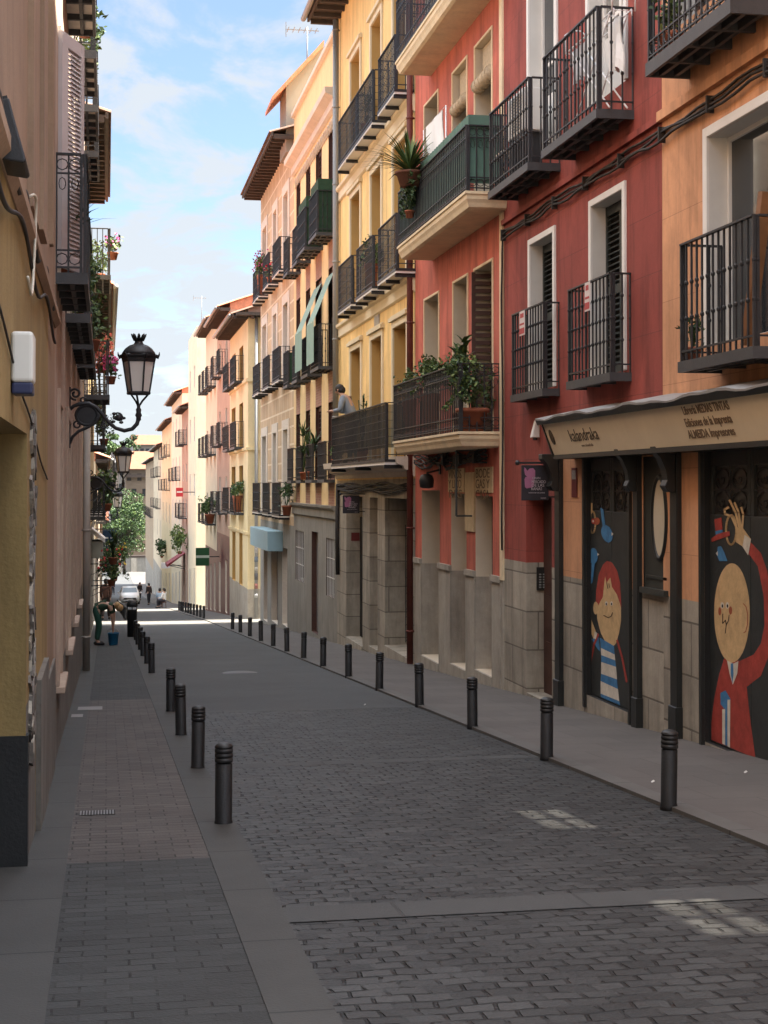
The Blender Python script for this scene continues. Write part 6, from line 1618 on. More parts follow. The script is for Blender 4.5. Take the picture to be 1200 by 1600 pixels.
def person(loc, rot, J, label, shirt, trousers, hair, long_hair=False, sleeve=True, legs=True, group=None, shoe=None, fingers=False, skin_=None):
    """J: joint table in metres, the person faces +x, z up from the soles"""
    T = empty('person', (0, 0, 0), label, 'person', group)
    V = {k: Vector(v) for k, v in J.items()}
    names = ['pelvis', 'waist', 'chest', 'neck', 'head0', 'head1', 'shL', 'elL', 'wrL', 'haL', 'shR', 'elR', 'wrR', 'haR', 'hipL', 'knL', 'anL', 'toL', 'hipR', 'knR', 'anR', 'toR']
    R_ = dict(pelvis=0.13, waist=0.115, chest=0.135, neck=0.052, head0=0.078, head1=0.088, shL=0.056, elL=0.040, wrL=0.028, haL=0.036, shR=0.056, elR=0.040, wrR=0.028, haR=0.036, hipL=0.085, knL=0.055, anL=0.038, toL=0.035, hipR=0.085, knR=0.055, anR=0.038, toR=0.035)
    E_ = [('pelvis', 'waist'), ('waist', 'chest'), ('chest', 'neck'), ('neck', 'head0'), ('head0', 'head1'), ('chest', 'shL'), ('shL', 'elL'), ('elL', 'wrL'), ('wrL', 'haL'), ('chest', 'shR'), ('shR', 'elR'), ('elR', 'wrR'), ('wrR', 'haR'), ('pelvis', 'hipL'), ('hipL', 'knL'), ('knL', 'anL'), ('anL', 'toL'), ('pelvis', 'hipR'), ('hipR', 'knR'), ('knR', 'anR'), ('anR', 'toR')]
    ix = {n: i for i, n in enumerate(names)}
    vs_ = [V[n] for n in names]; es = [(ix[a], ix[b]) for a, b in E_]; rs = [R_[n] for n in names]
    # fingers and thumb grow out of each palm, a nose and ears out of the head
    hd = (V['head1'] - V['head0']).normalized()
    fwd = Vector(J.get('face', (1, 0, 0))).normalized(); side = hd.cross(fwd).normalized()
    def add(parent_i, p, r): vs_.append(Vector(p)); rs.append(r); es.append((parent_i, len(vs_) - 1)); return len(vs_) - 1
    mid = V['head0'].lerp(V['head1'], 0.45)
    if fingers:
        for s_ in ('L', 'R'):
            d = (V['ha' + s_] - V['wr' + s_]).normalized(); b = d.orthogonal().normalized()
            b = (Vector((0, 1, 0)) - d * d.y).normalized()
            for k, l in enumerate((0.065, 0.075, 0.07, 0.055)):
                i = add(ix['ha' + s_], V['ha' + s_] + b * ((k - 1.5) * 0.021) + d * 0.035, 0.010)
                add(i, vs_[i] + d * l * 0.8 + Vector((0, 0, -0.015)), 0.008)
            i = add(ix['wr' + s_], V['wr' + s_].lerp(V['ha' + s_], 0.6) + b * 0.045, 0.011); add(i, vs_[i] + d * 0.04 + b * 0.012, 0.009)
    skin_mesh('body', vs_, es, rs, skin_ or SKIN, T)
    f = MB()
    f.blob(mid + fwd * 0.083 + hd * 0.0, (0.018, 0.016, 0.022), 0, 8, 6)
    for s_ in (-1, 1): f.blob(mid + side * (0.083 * s_), (0.016, 0.012, 0.028), 0, 8, 6)
    f.build('nose_and_ears', skin_ or SKIN, T)
    f = MB()
    for s_ in (-1, 1): f.blob(mid + fwd * 0.078 + side * (0.032 * s_) + hd * 0.022, (0.010, 0.012, 0.008), 0, 8, 6)
    f.blob(mid + fwd * 0.076 - hd * 0.045, (0.008, 0.024, 0.006), 0, 8, 5)
    f.build('eyes_and_mouth', M('eye_and_lip', (0.06, 0.03, 0.028), 0.4, 0.0), T)
    f = MB(); hc = V['head0'].lerp(V['head1'], 0.72) - fwd * 0.018
    f.blob(hc, (0.098, 0.095, 0.098), 0, 14, 9); f.blob(hc - fwd * 0.03 - hd * 0.05, (0.09, 0.092, 0.09), 0, 12, 8)
    if long_hair: f.blob(hc - fwd * 0.06 - hd * 0.14, (0.06, 0.085, 0.15), 0, 10, 8)
    f.build('hair', hair, T)
    def sub(nm, keys, edges, k, add_r, mat, cut=None):
        ii = {n: i for i, n in enumerate(keys)}
        pv = [V[n].copy() for n in keys]; pr_ = [R_[n] * k + add_r for n in keys]
        if cut:
            for n, (o_, t) in cut.items(): pv[ii[n]] = V[o_].lerp(V[n], t)
        skin_mesh(nm, pv, [(ii[a], ii[b]) for a, b in edges], pr_, mat, T)
    arms = [('chest', 'shL'), ('shL', 'elL'), ('chest', 'shR'), ('shR', 'elR')]
    ks = ['waist', 'pelvis', 'chest', 'neck', 'shL', 'elL', 'shR', 'elR']
    cut = {'neck': ('chest', 0.45)}
    if sleeve: ks += ['wrL', 'wrR']; arms += [('elL', 'wrL'), ('elR', 'wrR')]; cut.update({'wrL': ('elL', 0.9), 'wrR': ('elR', 0.9)})
    else: cut.update({'elL': ('shL', 0.75), 'elR': ('shR', 0.75)})
    sub('shirt', ks, [('waist', 'pelvis'), ('waist', 'chest'), ('chest', 'neck')] + arms, 1.0, 0.020, shirt, cut)
    if legs:
        sub('trousers', ['pelvis', 'waist', 'hipL', 'knL', 'anL', 'hipR', 'knR', 'anR'], [('pelvis', 'waist'), ('pelvis', 'hipL'), ('hipL', 'knL'), ('knL', 'anL'), ('pelvis', 'hipR'), ('hipR', 'knR'), ('knR', 'anR')], 1.02, 0.022, trousers, {'waist': ('pelvis', 0.5), 'anL': ('knL', 0.93), 'anR': ('knR', 0.93)})
        f = MB()
        for s_ in ('L', 'R'):
            d = V['to' + s_] - V['an' + s_]; d.z = 0; d.normalize(); c = V['an' + s_] + d * 0.06; 
            f.blob((c.x, c.y, min(V['an' + s_].z, V['to' + s_].z) - 0.0), (0.045 + 0.09 * abs(d.x), 0.045 + 0.09 * abs(d.y), 0.055), 0, 12, 7)
        f.build('shoes', shoe or BLKP, T)
    T.location = loc; T.rotation_euler = (0, 0, rot)
    return T
def walker(stride=0.2, s=1.0, arm=0.12):
    J = dict(pelvis=(0, 0, 0.95), waist=(0, 0, 1.10), chest=(0.01, 0, 1.33), neck=(0.01, 0, 1.49), head0=(0.03, 0, 1.57), head1=(0.03, 0, 1.66),
             shL=(0, 0.17, 1.41), elL=(-0.03, 0.21, 1.13), wrL=(arm, 0.20, 0.90), haL=(arm + 0.03, 0.20, 0.82), shR=(0, -0.17, 1.41), elR=(-0.04, -0.21, 1.13), wrR=(-arm + 0.04, -0.20, 0.89), haR=(-arm + 0.05, -0.20, 0.81),
             hipL=(0, 0.09, 0.90), knL=(-stride * 0.35, 0.09, 0.50), anL=(-stride, 0.09, 0.09), toL=(-stride + 0.14, 0.09, 0.04), hipR=(0, -0.09, 0.90), knR=(stride * 0.6, -0.09, 0.49), anR=(stride, -0.09, 0.08), toR=(stride + 0.14, -0.09, 0.04))
    return {k: (v[0] * s, v[1] * s, v[2] * s) for k, v in J.items()}
def cloth(n, c): return M(n, c, 0.85, 0.1, 6, 0.15, 40)
GRNU = cloth('dark_green_uniform', (0.018, 0.065, 0.045)); GRNT = cloth('dark_green_tunic', (0.022, 0.050, 0.030))
BLOND = M('blond_hair', (0.40, 0.25, 0.11), 0.6, 0.15, 20)
Jb = dict(pelvis=(-0.14, 0, 0.93), waist=(-0.02, 0, 1.01), chest=(0.17, 0, 1.03), neck=(0.31, 0, 0.99), head0=(0.38, 0, 0.95), head1=(0.45, 0, 0.90), face=(0.5, 0, -0.85),
          shL=(0.22, 0.17, 0.98), elL=(0.27, 0.18, 0.70), wrL=(0.26, 0.13, 0.47), haL=(0.26, 0.12, 0.39), shR=(0.22, -0.17, 0.98), elR=(0.26, -0.18, 0.70), wrR=(0.27, -0.10, 0.47), haR=(0.27, -0.08, 0.39),
          hipL=(-0.14, 0.09, 0.88), knL=(-0.10, 0.10, 0.48), anL=(-0.16, 0.10, 0.09), toL=(-0.03, 0.10, 0.04), hipR=(-0.14, -0.09, 0.88), knR=(-0.06, -0.10, 0.48), anR=(-0.12, -0.11, 0.09), toR=(0.01, -0.11, 0.04))
yW = 39.2
person((-0.10, yW, zg(yW) + PZ + 0.004), radians(-6), Jb, 'person in dark green work clothes bending over a blue bucket on the left pavement', GRNT, GRNU, BLOND, sleeve=False, fingers=True)
BKM = M('blue_plastic', (0.012, 0.13, 0.27), 0.4, 0.08, 4)
BK = empty('bucket', (0.17, yW - 0.1, zg(yW) + PZ), 'bright blue plastic bucket on the left pavement under the bending cleaner', 'bucket')
c = (0.17, yW - 0.1, zg(yW) + PZ + 0.004)
mb = MB(); mb.lathe(c, [(0.105, 0), (0.11, 0.01), (0.138, 0.29), (0.15, 0.295), (0.15, 0.31), (0.135, 0.31), (0.11, 0.06), (0.01, 0.055)], 22); mb.build('pail', BKM, BK)
mb = MB(); mb.tube([(c[0] + 0.145 * cos(t), c[1], c[2] + 0.30 + 0.11 * sin(t)) for t in [pi * i / 12 for i in range(13)]], 0.006, 5); mb.build('handle', ZINC, BK)
# person leaning on the balcony of the yellow building
Jl = dict(pelvis=(-0.12, 0, 0.95), waist=(-0.08, 0, 1.09), chest=(0.04, 0, 1.29), neck=(0.11, 0, 1.43), head0=(0.17, 0, 1.50), head1=(0.19, 0, 1.58), face=(0.8, 0, -0.5),
          shL=(0.03, 0.18, 1.36), elL=(0.06, 0.26, 1.10), wrL=(0.26, 0.14, 1.09), haL=(0.34, 0.10, 1.09), shR=(0.03, -0.18, 1.36), elR=(0.06, -0.26, 1.10), wrR=(0.26, -0.12, 1.10), haR=(0.34, -0.07, 1.10),
          hipL=(-0.12, 0.09, 0.90), knL=(-0.05, 0.09, 0.50), anL=(-0.12, 0.09, 0.09), toL=(0.02, 0.09, 0.04), hipR=(-0.12, -0.09, 0.90), knR=(-0.10, -0.09, 0.50), anR=(-0.2, -0.09, 0.09), toR=(-0.06, -0.09, 0.04))
pp_ = P(538, 690, X=XR - 0.42)
BP = person((XR - 0.34, pp_.y + 0.1, fl1 + 0.004), radians(150), Jl, 'person in a grey blue sweater leaning on the green screened balcony and looking down', cloth('grey_blue_sweater', (0.20, 0.235, 0.28)), cloth('green_trousers', (0.05, 0.08, 0.06)), HAIRD, fingers=True)
BP.scale = (1.07, 1.07, 1.07)
# people far down the street
far = [(160, 112, 200, 'black_top', (0.02, 0.02, 0.022), (0.03, 0.03, 0.035), 'person in black walking on the left pavement far down the street', 90, 0.22),
       (163, 66, 0, 'rust_top', (0.10, 0.05, 0.035), (0.05, 0.035, 0.03), 'person in a rust brown top walking on the far left pavement behind the cleaner', 80, 0.25)]
for (px, Y, _, nm, sc_, tc_, lab, rz, st) in far:
    x = max(P(px, 760, Y=Y).x, XL + 0.42); person((x, Y, zg(Y) + PZ), radians(rz), walker(st), lab, cloth(nm, sc_), cloth(nm + '_legs', tc_), HAIRD)
for (px, Y, nm, sc_, tc_, lab, rz) in ((177, 185, 'navy', (0.02, 0.025, 0.05), (0.02, 0.02, 0.025), 'dark dressed person standing in the road before the end wall, left of the white car', 70),
        (172, 180, 'charcoal', (0.025, 0.025, 0.03), (0.02, 0.02, 0.02), 'person in charcoal at the far left edge of the road near the tree', 250),
        (219, 150, 'dark', (0.03, 0.02, 0.02), (0.02, 0.02, 0.025), 'dark dressed person walking right of the white car', -60),
        (233, 122, 'brownish', (0.05, 0.03, 0.025), (0.025, 0.025, 0.03), 'person in brown standing by the far right shop fronts', 120)):
    person((P(px, 760, Y=Y).x, Y, zg(Y) + 0.01), radians(rz), walker(0.12), lab, cloth(nm, sc_), cloth(nm + '_legs', tc_), HAIRD)
def sitter():
    J = walker(0.0)
    J = {k: (v[0], v[1], v[2] - 0.43) for k, v in J.items()}
    for s_, y in (('L', 0.1), ('R', -0.1)):
        J['hip' + s_] = (0.03, y, 0.50); J['kn' + s_] = (0.43, y * 1.2, 0.50); J['an' + s_] = (0.40, y * 1.2, 0.09); J['to' + s_] = (0.53, y * 1.2, 0.04)
        J['el' + s_] = (0.05, y * 2.2, 0.72); J['wr' + s_] = (0.28, y * 1.6, 0.66); J['ha' + s_] = (0.36, y * 1.4, 0.66)
    return J
for (px, Y, nm, sc_, lab, rz) in ((250, 104, 'pale_blue', (0.36, 0.46, 0.58), 'person in a pale blue shirt seated outside on the far right pavement', 90), (257, 100, 'white', (0.65, 0.65, 0.66), 'person in a white shirt seated beside the pale blue one on the far right pavement', 150)):
    x = P(px, 760, Y=Y).x; r_ = rz
    person((x, Y, zg(Y) + PZ + 0.004), radians(rz), sitter(), lab, cloth(nm, sc_), cloth(nm + '_legs', (0.03, 0.03, 0.04)), HAIRD)
    T = empty('stool', (x, Y, zg(Y) + PZ), 'dark stool under the %s shirted person far down on the right' % nm.replace('_', ' '), 'stool')
    mb = MB(); z = zg(Y) + PZ + 0.004
    mb.lathe((x, Y, z + 0.36), [(0.17, 0), (0.18, 0.01), (0.18, 0.04), (0.16, 0.05)], 12); mb.build('seat', BROWN, T)
    for k in range(4):
        q = k * pi / 2 + 0.7; mb = MB(); mb.bar((x + 0.17 * cos(q), Y + 0.17 * sin(q), z), (x + 0.12 * cos(q), Y + 0.12 * sin(q), z + 0.36), 0.03); mb.build('leg', BROWN, T)
# ================================================================== the white car
def car(loc, label):
    T = empty('parked_car', (0, 0, 0), label, 'car')
    CW = M('white_car_paint', (0.75, 0.75, 0.74), 0.25, 0.02, 2)
    # stations along y (front at negative y): y, halfwidth low, halfwidth belt, z bottom, z belt, halfwidth roof, z roof
    st = [(-1.74, 0.55, 0.50, 0.32, 0.62, 0.46, 0.66), (-1.66, 0.70, 0.66, 0.24, 0.72, 0.58, 0.78), (-1.35, 0.79, 0.75, 0.20, 0.84, 0.62, 0.90), (-0.85, 0.81, 0.78, 0.20, 0.92, 0.66, 0.98), (-0.70, 0.81, 0.78, 0.20, 0.94, 0.64, 1.02),
          (-0.15, 0.81, 0.78, 0.20, 0.96, 0.56, 1.40), (0.35, 0.81, 0.78, 0.20, 0.97, 0.56, 1.49), (0.95, 0.81, 0.78, 0.20, 0.98, 0.55, 1.46), (1.50, 0.80, 0.76, 0.22, 0.98, 0.52, 1.28), (1.74, 0.74, 0.70, 0.28, 0.92, 0.50, 1.00), (1.80, 0.60, 0.60, 0.36, 0.75, 0.45, 0.80)]
    mb = MB(); vs_, fs = [], []; k = 10
    for (y, wl, wb, zb, zbt, wr, zr) in st:
        half = [(wl * 0.85, zb), (wl, zb + (zbt - zb) * 0.25), (wl * 1.0, zb + (zbt - zb) * 0.6), (wb, zbt), (wr, zr)]
        loop = half + [(-x, z) for x, z in reversed(half)]
        vs_ += [(x, y, z) for x, z in loop]
    for i in range(len(st) - 1):
        for j in range(k): fs.append((i * k + j, i * k + (j + 1) % k, (i + 1) * k + (j + 1) % k, (i + 1) * k + j))
    fs += [tuple(range(k)), tuple(range((len(st) - 1) * k, len(st) * k))]
    mb.raw(vs_, fs, 0, True); bd = mb.build('body', CW, T)
    mb = MB(); e = 0.012
    mb.face([(-0.62, -0.70 - e, 1.02), (0.62, -0.70 - e, 1.02), (0.54, -0.17 - e, 1.385), (-0.54, -0.17 - e, 1.385)]); mb.build('windscreen', M('car_glass', (0.20, 0.25, 0.28), 0.08, 0), T)
    for s_ in (-1, 1):
        mb = MB(); mb.face([(s_ * 0.785, -0.45, 1.0), (s_ * 0.785, 1.2, 1.02), (s_ * 0.60, 0.95, 1.40), (s_ * 0.60, -0.05, 1.38)]); mb.build('side_window', GLASS, T)
        mb = MB(); mb.blob((s_ * 0.60, -1.56, 0.70), (0.12, 0.10, 0.10), 0, 12, 8); mb.build('headlight', M('lamp_lens', (0.6, 0.52, 0.35), 0.15, 0), T)
        mb = MB(); mb.blob((s_ * 0.92, -0.55, 1.0), (0.10, 0.06, 0.07), 0, 10, 7); mb.bar((s_ * 0.78, -0.52, 0.96), (s_ * 0.9, -0.55, 0.98), 0.03); mb.build('mirror', CW, T)
        for y in (-1.12, 1.15):
            mb = MB(); R0 = 0.29
            prof = [(0.10, -0.09), (R0 * 0.7, -0.09), (R0 * 0.95, -0.085), (R0, -0.06), (R0, 0.06), (R0 * 0.95, 0.085)]
            ring = []
            n = 18
            vv = [(s_ * (0.74 + zz_), y + r * cos(2 * pi * j / n), R0 + r * sin(2 * pi * j / n)) for r, zz_ in prof for j in range(n)]
            ff = [(i * n + j, i * n + (j + 1) % n, (i + 1) * n + (j + 1) % n, (i + 1) * n + j) for i in range(len(prof) - 1) for j in range(n)]
            mb.raw(vv, ff, 0, True); wl_ = mb.build('wheel', BLKP, T)
            mb = MB(); mb.face([(s_ * 0.828, y + 0.19 * cos(2 * pi * j / n), R0 + 0.19 * sin(2 * pi * j / n)) for j in range(n)]); mb.build('rim', ZINC, wl_)
    mb = MB(); mb.box(-0.62, 0.62, -1.76, -1.60, 0.30, 0.38); mb.build('air_intake', BLKP, T)
    mb = MB(); mb.box(-0.26, 0.26, -1.775, -1.745, 0.44, 0.55); mb.build('number_plate', WHITE, T)
    T.location = loc
    return T
cY = 131
car((P(203, 760, Y=cY).x, cY, zg(cY) + 0.005), 'small white hatchback car facing the viewer far down the street')
# ================================================================== things on the balconies
# air conditioner and folding table on the third floor balcony of the dark red building
zf3 = P(762, 301, X=XR - 0.43).z + 0.004
AC = empty('air_conditioner', (XR - 0.16, yx(838, XR - 0.2), zf3), 'white outdoor air conditioner standing on the farther upper dark red balcony', 'air conditioner')
ya = yx(838, XR - 0.15)
mb = MB(); mb.box(XR - 0.32, XR - 0.03, ya - 0.02, ya + 0.75, zf3 + 0.55, zf3 + 1.10); bevel(mb.build('casing', M('off_white_casing', (0.62, 0.60, 0.56), 0.5, 0.05), AC), 0.012, 2)
mb = MB()
for k in range(12): mb.box(XR - 0.33, XR - 0.3205, ya + 0.06, ya + 0.55, zf3 + 0.60 + k * 0.04, zf3 + 0.612 + k * 0.04)
mb.build('fan_grille', ZINC, AC)
for y in (ya + 0.08, ya + 0.65):
    mb = MB(); mb.box(XR - 0.30, XR - 0.04, y, y + 0.03, zf3, zf3 + 0.55); mb.build('stand', IRON, AC)
FT = empty('folding_chair', (XR - 0.25, ya + 1.0, zf3), 'folding chair with pale slats on the farther upper dark red balcony', 'chair')
yc = ya + 1.05
mb = MB()
for k in range(4): mb.box(XR - 0.38 + k * 0.085, XR - 0.31 + k * 0.085, yc - 0.2, yc + 0.2, zf3 + 0.44, zf3 + 0.46)
mb.build('seat', QUOIN, FT)
mb = MB()
for k in range(3): mb.box(XR - 0.065, XR - 0.05, yc - 0.2, yc + 0.2, zf3 + 0.62 + k * 0.1, zf3 + 0.68 + k * 0.1)
mb.build('backrest', QUOIN, FT)
for y in (yc - 0.19, yc + 0.19):
    for (xa, xb, za, zb2) in ((XR - 0.38, XR - 0.06, 0, 0.9), (XR - 0.07, XR - 0.36, 0, 0.45)):
        mb = MB(); mb.bar((xa, y, zf3 + za), (xb, y, zf3 + zb2), 0.018); mb.build('leg', IRON, FT)
# clothes airer with washing on the nearer one
zf4 = P(845, 236, X=XR - 0.43).z + 0.004
yd0, yd1 = yx(975, XR - 0.2), yx(900, XR - 0.2)
DR = empty('clothes_airer', (XR - 0.2, (yd0 + yd1) / 2, zf4), 'white wire clothes airer on the nearer upper dark red balcony', 'clothes airer')
WIRE = M('white_wire', (0.75, 0.74, 0.74), 0.4, 0.02)
mb = MB(); zt = zf4 + 1.0
for x in (XR - 0.30, XR - 0.10):
    mb.tube([(x, yd0, zt - 0.05), (x, yd0, zt + 0.02), (x, (yd0 + yd1) / 2, zt), (x, yd1, zt + 0.02), (x, yd1, zt - 0.02)], 0.009, 6)
for k in range(9): mb.tube([(XR - 0.32, yd0 + (yd1 - yd0) * k / 8, zt + 0.005), (XR - 0.08, yd0 + (yd1 - yd0) * k / 8, zt + 0.005)], 0.004, 5)
for y in (yd0, yd1):
    mb.tube([(XR - 0.32, y, zt), (XR - 0.32, y, zt + 0.22), (XR - 0.24, y, zt + 0.28), (XR - 0.12, y, zt + 0.28), (XR - 0.06, y, zt + 0.22), (XR - 0.06, y, zt)], 0.010, 6)
mb.build('rack', WIRE, DR)
for s_ in (0, 1):
    for x in (XR - 0.30, XR - 0.10):
        mb = MB(); a, b = (yd0 + 0.15, yd1 - 0.15) if s_ else (yd1 - 0.15, yd0 + 0.15); mb.tube([(x, a, zf4), (x, b, zt)], 0.010, 6); mb.build('leg', WIRE, DR)
def hanging(name, x, y0, y1, ztop, zbot, mat, label, cat='laundry', n=9, amp=0.03):
    mb = MB(); rows = 6; th = 0.006
    for side in (-1, 1):
        g = [[(x + side * th + amp * sin(i * 1.3 + r * 0.4) * (0.3 + r / rows), y0 + (y1 - y0) * (i / n) + 0.02 * sin(r), ztop + (zbot - ztop) * r / rows * (1 - 0.12 * abs(sin(i * 0.9)))) for i in range(n + 1)] for r in range(rows + 1)]
        for r in range(rows):
            for i in range(n): mb.face([g[r][i], g[r][i + 1], g[r + 1][i + 1], g[r + 1][i]], 0, True)
    return mb.build(name, mat, None, label, cat)
hanging('towel', XR - 0.18, yd0 + 0.12, yd0 + 0.5, zt - 0.0, zt - 0.62, CLOTHW, 'white towel hanging on the wire clothes airer')
hanging('shirt', XR - 0.25, yd1 - 0.55, yd1 - 0.1, zt - 0.0, zt - 0.42, cloth('pale_grey_cloth', (0.5, 0.5, 0.52)), 'pale grey shirt hanging at the far end of the clothes airer')
p_ = P(682, 240, X=XR - 0.42)
hanging('bed_sheet', XR - 0.42, p_.y - 0.45, p_.y + 0.75, f2t + 1.75, f2t + 0.9, CLOTHW, 'white sheet drying above the far end of the green screened cream balcony')
mb = MB(); mb.tube([(XR - 0.42, p_.y - 0.7, f2t + 1.76), (XR - 0.42, p_.y + 1.0, f2t + 1.76)], 0.004, 5)
for y in (p_.y - 0.7, p_.y + 1.0): mb.tube([(XR - 0.42, y, f2t), (XR - 0.42, y, f2t + 1.76)], 0.012, 6)
mb.build('clothes_line', WIRE, None, 'thin washing line with two posts carrying the white sheet', 'clothes line')
# to-let notices tied on the two lower dark red balconies
for (px, py0, py1, pj, lab) in ((816, 486, 524, 0.23, 'red and white notice tied to the smaller farther balcony rail'), (918, 441, 486, 0.25, 'red and white notice tied to the nearer balcony rail')):
    X_ = XR - pj - 0.01; T = empty('to_let_notice', (X_, yx(px, X_), zx(px, py1, X_)), lab, 'notice', 'red and white notices on the dark red building')
    a, b = P(px - 4, py0, X=X_), P(px + 4, py1, X=X_)
    zt2, zb2 = P(px, py0, X=X_).z, P(px, py1, X=X_).z
    mb = MB(); mb.box(X_ - 0.004, X_ + 0.004, b.y, a.y, zb2, zt2); mb.build('card', M('notice_white', (0.62, 0.55, 0.52), 0.6, 0.06), T)
    mb = MB(); h_ = zt2 - zb2
    mb.box(X_ - 0.0065, X_ - 0.0045, b.y + 0.01, a.y - 0.01, zb2 + 0.02, zb2 + h_ * 0.30); mb.box(X_ - 0.0065, X_ - 0.0045, b.y + 0.02, a.y - 0.02, zb2 + h_ * 0.42, zb2 + h_ * 0.50); mb.box(X_ - 0.0065, X_ - 0.0045, b.y + 0.04, a.y - 0.04, zb2 + h_ * 0.72, zb2 + h_ * 0.9)
    mb.build('red_print', M('notice_red', (0.42, 0.05, 0.05), 0.6, 0.1), T)
# geranium and wooden plank on the orange building's balcony
zA = P(1058, 566, X=XR - 0.42).z + 0.004
plant((XR - 0.25, yx(1082, XR - 0.25), zA), 'small dark cactus like plant behind the bars of the orange building balcony', 'bush', (0.1, 0.14, 0.16), 70, 0.035, 0.09, 0.14, mis=(1, 1, 0))
mb = MB(); a, b = P(1168, 540, X=XR - 0.30), P(1196, 300, X=XR - 0.22)
mb.bar(a, b, 0.09); mb.build('wooden_plank', M('orange_wood', (0.20, 0.085, 0.03), 0.6, 0.25, 6, 0.1), None, 'brown wooden plank leaning on the orange building balcony', 'plank')
zA2 = P(1008, 100, X=XR - 0.45).z + 0.004
plant((XR - 0.25, yx(1050, XR - 0.25), zA2), 'leafy plant in a clay pot on the topmost balcony of the orange building', 'bush', (0.18, 0.25, 0.25), 130, 0.05, 0.14, 0.25)
for (x, y, z, r, n, lab) in ((XL + 0.2, 19.9, 6.97, (0.2, 0.5, 0.35), 260, 'leafy plant trailing from the second of the topmost left balconies'), (XL + 0.16, 18.6, 3.54, (0.2, 0.7, 0.45), 420, 'dense greenery on the long left balcony just past the shutter'), (XL + 0.25, 21.8, 3.54, (0.2, 0.6, 0.4), 300, 'yellow green shrub on the third lower left balcony'), (XL + 0.38, 35.0, 2.56, (0.22, 0.9, 0.4), 380, 'long box of mixed greenery on the low dark left balcony'), (XL + 0.3, 34.6, 6.21, (0.25, 0.8, 0.4), 300, 'green plants behind the rail beneath the left timber eave')):
    plant((x, y, z), lab, 'bush', r, n, 0.045, 0.10, 0.16)
# ================================================================== cables and wall fittings
def smooth_path(p, k=4):
    p = [Vector(q) for q in p]; out = []
    for i in range(len(p) - 1):
        a, b, c, d = p[max(i - 1, 0)], p[i], p[i + 1], p[min(i + 2, len(p) - 1)]
        for j in range(k):
            t = j / k; out.append(0.5 * ((2 * b) + (c - a) * t + (2 * a - 5 * b + 4 * c - d) * t * t + (3 * b - a - 3 * c + d) * t ** 3))
    return out + [p[-1]]
CAB = M('black_cable', (0.03, 0.026, 0.024), 0.7, 0.2, 10)
def cable(pts, r, label, mat=CAB, name='cable'):
    pts = smooth_path(pts); mb = MB(); mb.tube(pts, r, 6, 0); return mb.build(name, mat, None, label, 'cable')
z0_, z1_ = zx(791, 362), zx(1036, 205)
mb = MB()
ysb = [8.5 + (yB1 - 0.1 - 8.5) * i / 40 for i in range(41)]
zc0 = (z0_ + z1_) / 2
for k in range(3):
    mb.tube([(XR - 0.03 - 0.012 * k, y, zc0 - 0.05 * k + 0.02 * sin(y * (2.1 + k)) + 0.012 * sin(y * 6 + k)) for y in ysb], 0.016, 6)
for y in ysb[::4]: mb.box(XR - 0.075, XR, y - 0.015, y + 0.015, zc0 - 0.13, zc0 + 0.03)
mb.build('cable_bundle', CAB, None, 'bundle of black cables running along the dark red and orange walls', 'cable')
mb = MB(); mb.box(XR - 0.06, XR + 0.003, 6.0, yB0 + 0.0, zc0 + 0.10, zc0 + 0.2); mb.build('string_course', ORAN, A)
mb = MB(); mb.box(XR - 0.05, XR + 0.003, yB0 + 0.006, yB1 - 0.02, zc0 + 0.10, zc0 + 0.17); mb.build('string_course', REDD, B)
mb = MB(); yv = yB1 - 0.06
mb.tube([(XR - 0.03, yv, zc0), (XR - 0.045, yv, zc0 - 0.3)] + [(XR - 0.045 - 0.01 * sin(k), yv + 0.012 * sin(k * 1.7), zc0 - 0.5 - 0.45 * k) for k in range(10)], 0.014, 6)
mb.build('down_cable', CAB, None, 'black cable dropping down the pale corner strip by the dark red wall', 'cable')
random.seed(8)
# wiring tangle under the cream slab with a wall lamp
mb = MB(); zw = P(660, 712, X=XR).z; ya, yb_ = yx(765), yx(652)
for k in range(7):
    ph = random.uniform(0, 6)
    mb.tube([(XR - 0.04 - 0.02 * random.random(), ya + (yb_ - ya) * i / 16, zw - 0.05 * k * 0.5 + 0.05 * sin(i * 0.9 + ph) - 0.12 * sin(pi * i / 16) * random.random()) for i in range(17)], 0.017, 5)
for k in range(5):
    y = ya + (yb_ - ya) * random.random(); mb.box(XR - 0.11, XR, y - 0.07, y + 0.07, zw - 0.2, zw - 0.05)
mb.build('cable_bundle', CAB, None, 'tangle of black cables and boxes under the lower cream balcony', 'cable')
mb = MB(); zw = P(560, 757, X=XR).z; ya, yb_ = yx(640), yx(530)
for k in range(6):
    ph = random.uniform(0, 6)
    mb.tube([(XR - 0.05 - 0.02 * random.random(), ya + (yb_ - ya) * i / 16, zw - 0.03 * k + 0.04 * sin(i * 0.8 + ph)) for i in range(17)], 0.02, 5)
mb.tube([(XR - 0.05, yb_ - 0.1, zw), (XR - 0.06, yb_ - 0.05, zw - 1.2), (XR - 0.05, yb_ - 0.08, zw - 2.2)], 0.05, 6)
mb.build('cable_bundle', CAB, None, 'sagging black cables under the stone cornice of the yellow building', 'cable')
WL = empty('wall_lamp', (XR, yx(688), zx(688, 760)), 'black round floodlight on the rose wall above the first doorway', 'lamp')
yq, zq = yx(688), zx(688, 752)
mb = MB(); mb.lathe((XR - 0.24, yq, zq - 0.12), [(0.06, 0), (0.12, 0.02), (0.13, 0.14), (0.10, 0.22), (0.04, 0.25)], 14); mb.build('housing', IRON, WL)
mb = MB(); mb.bar((XR, yq, zq + 0.2), (XR - 0.24, yq, zq + 0.14), 0.03); mb.box(XR - 0.02, XR, yq - 0.06, yq + 0.06, zq + 0.12, zq + 0.28); mb.build('arm', IRON, WL)
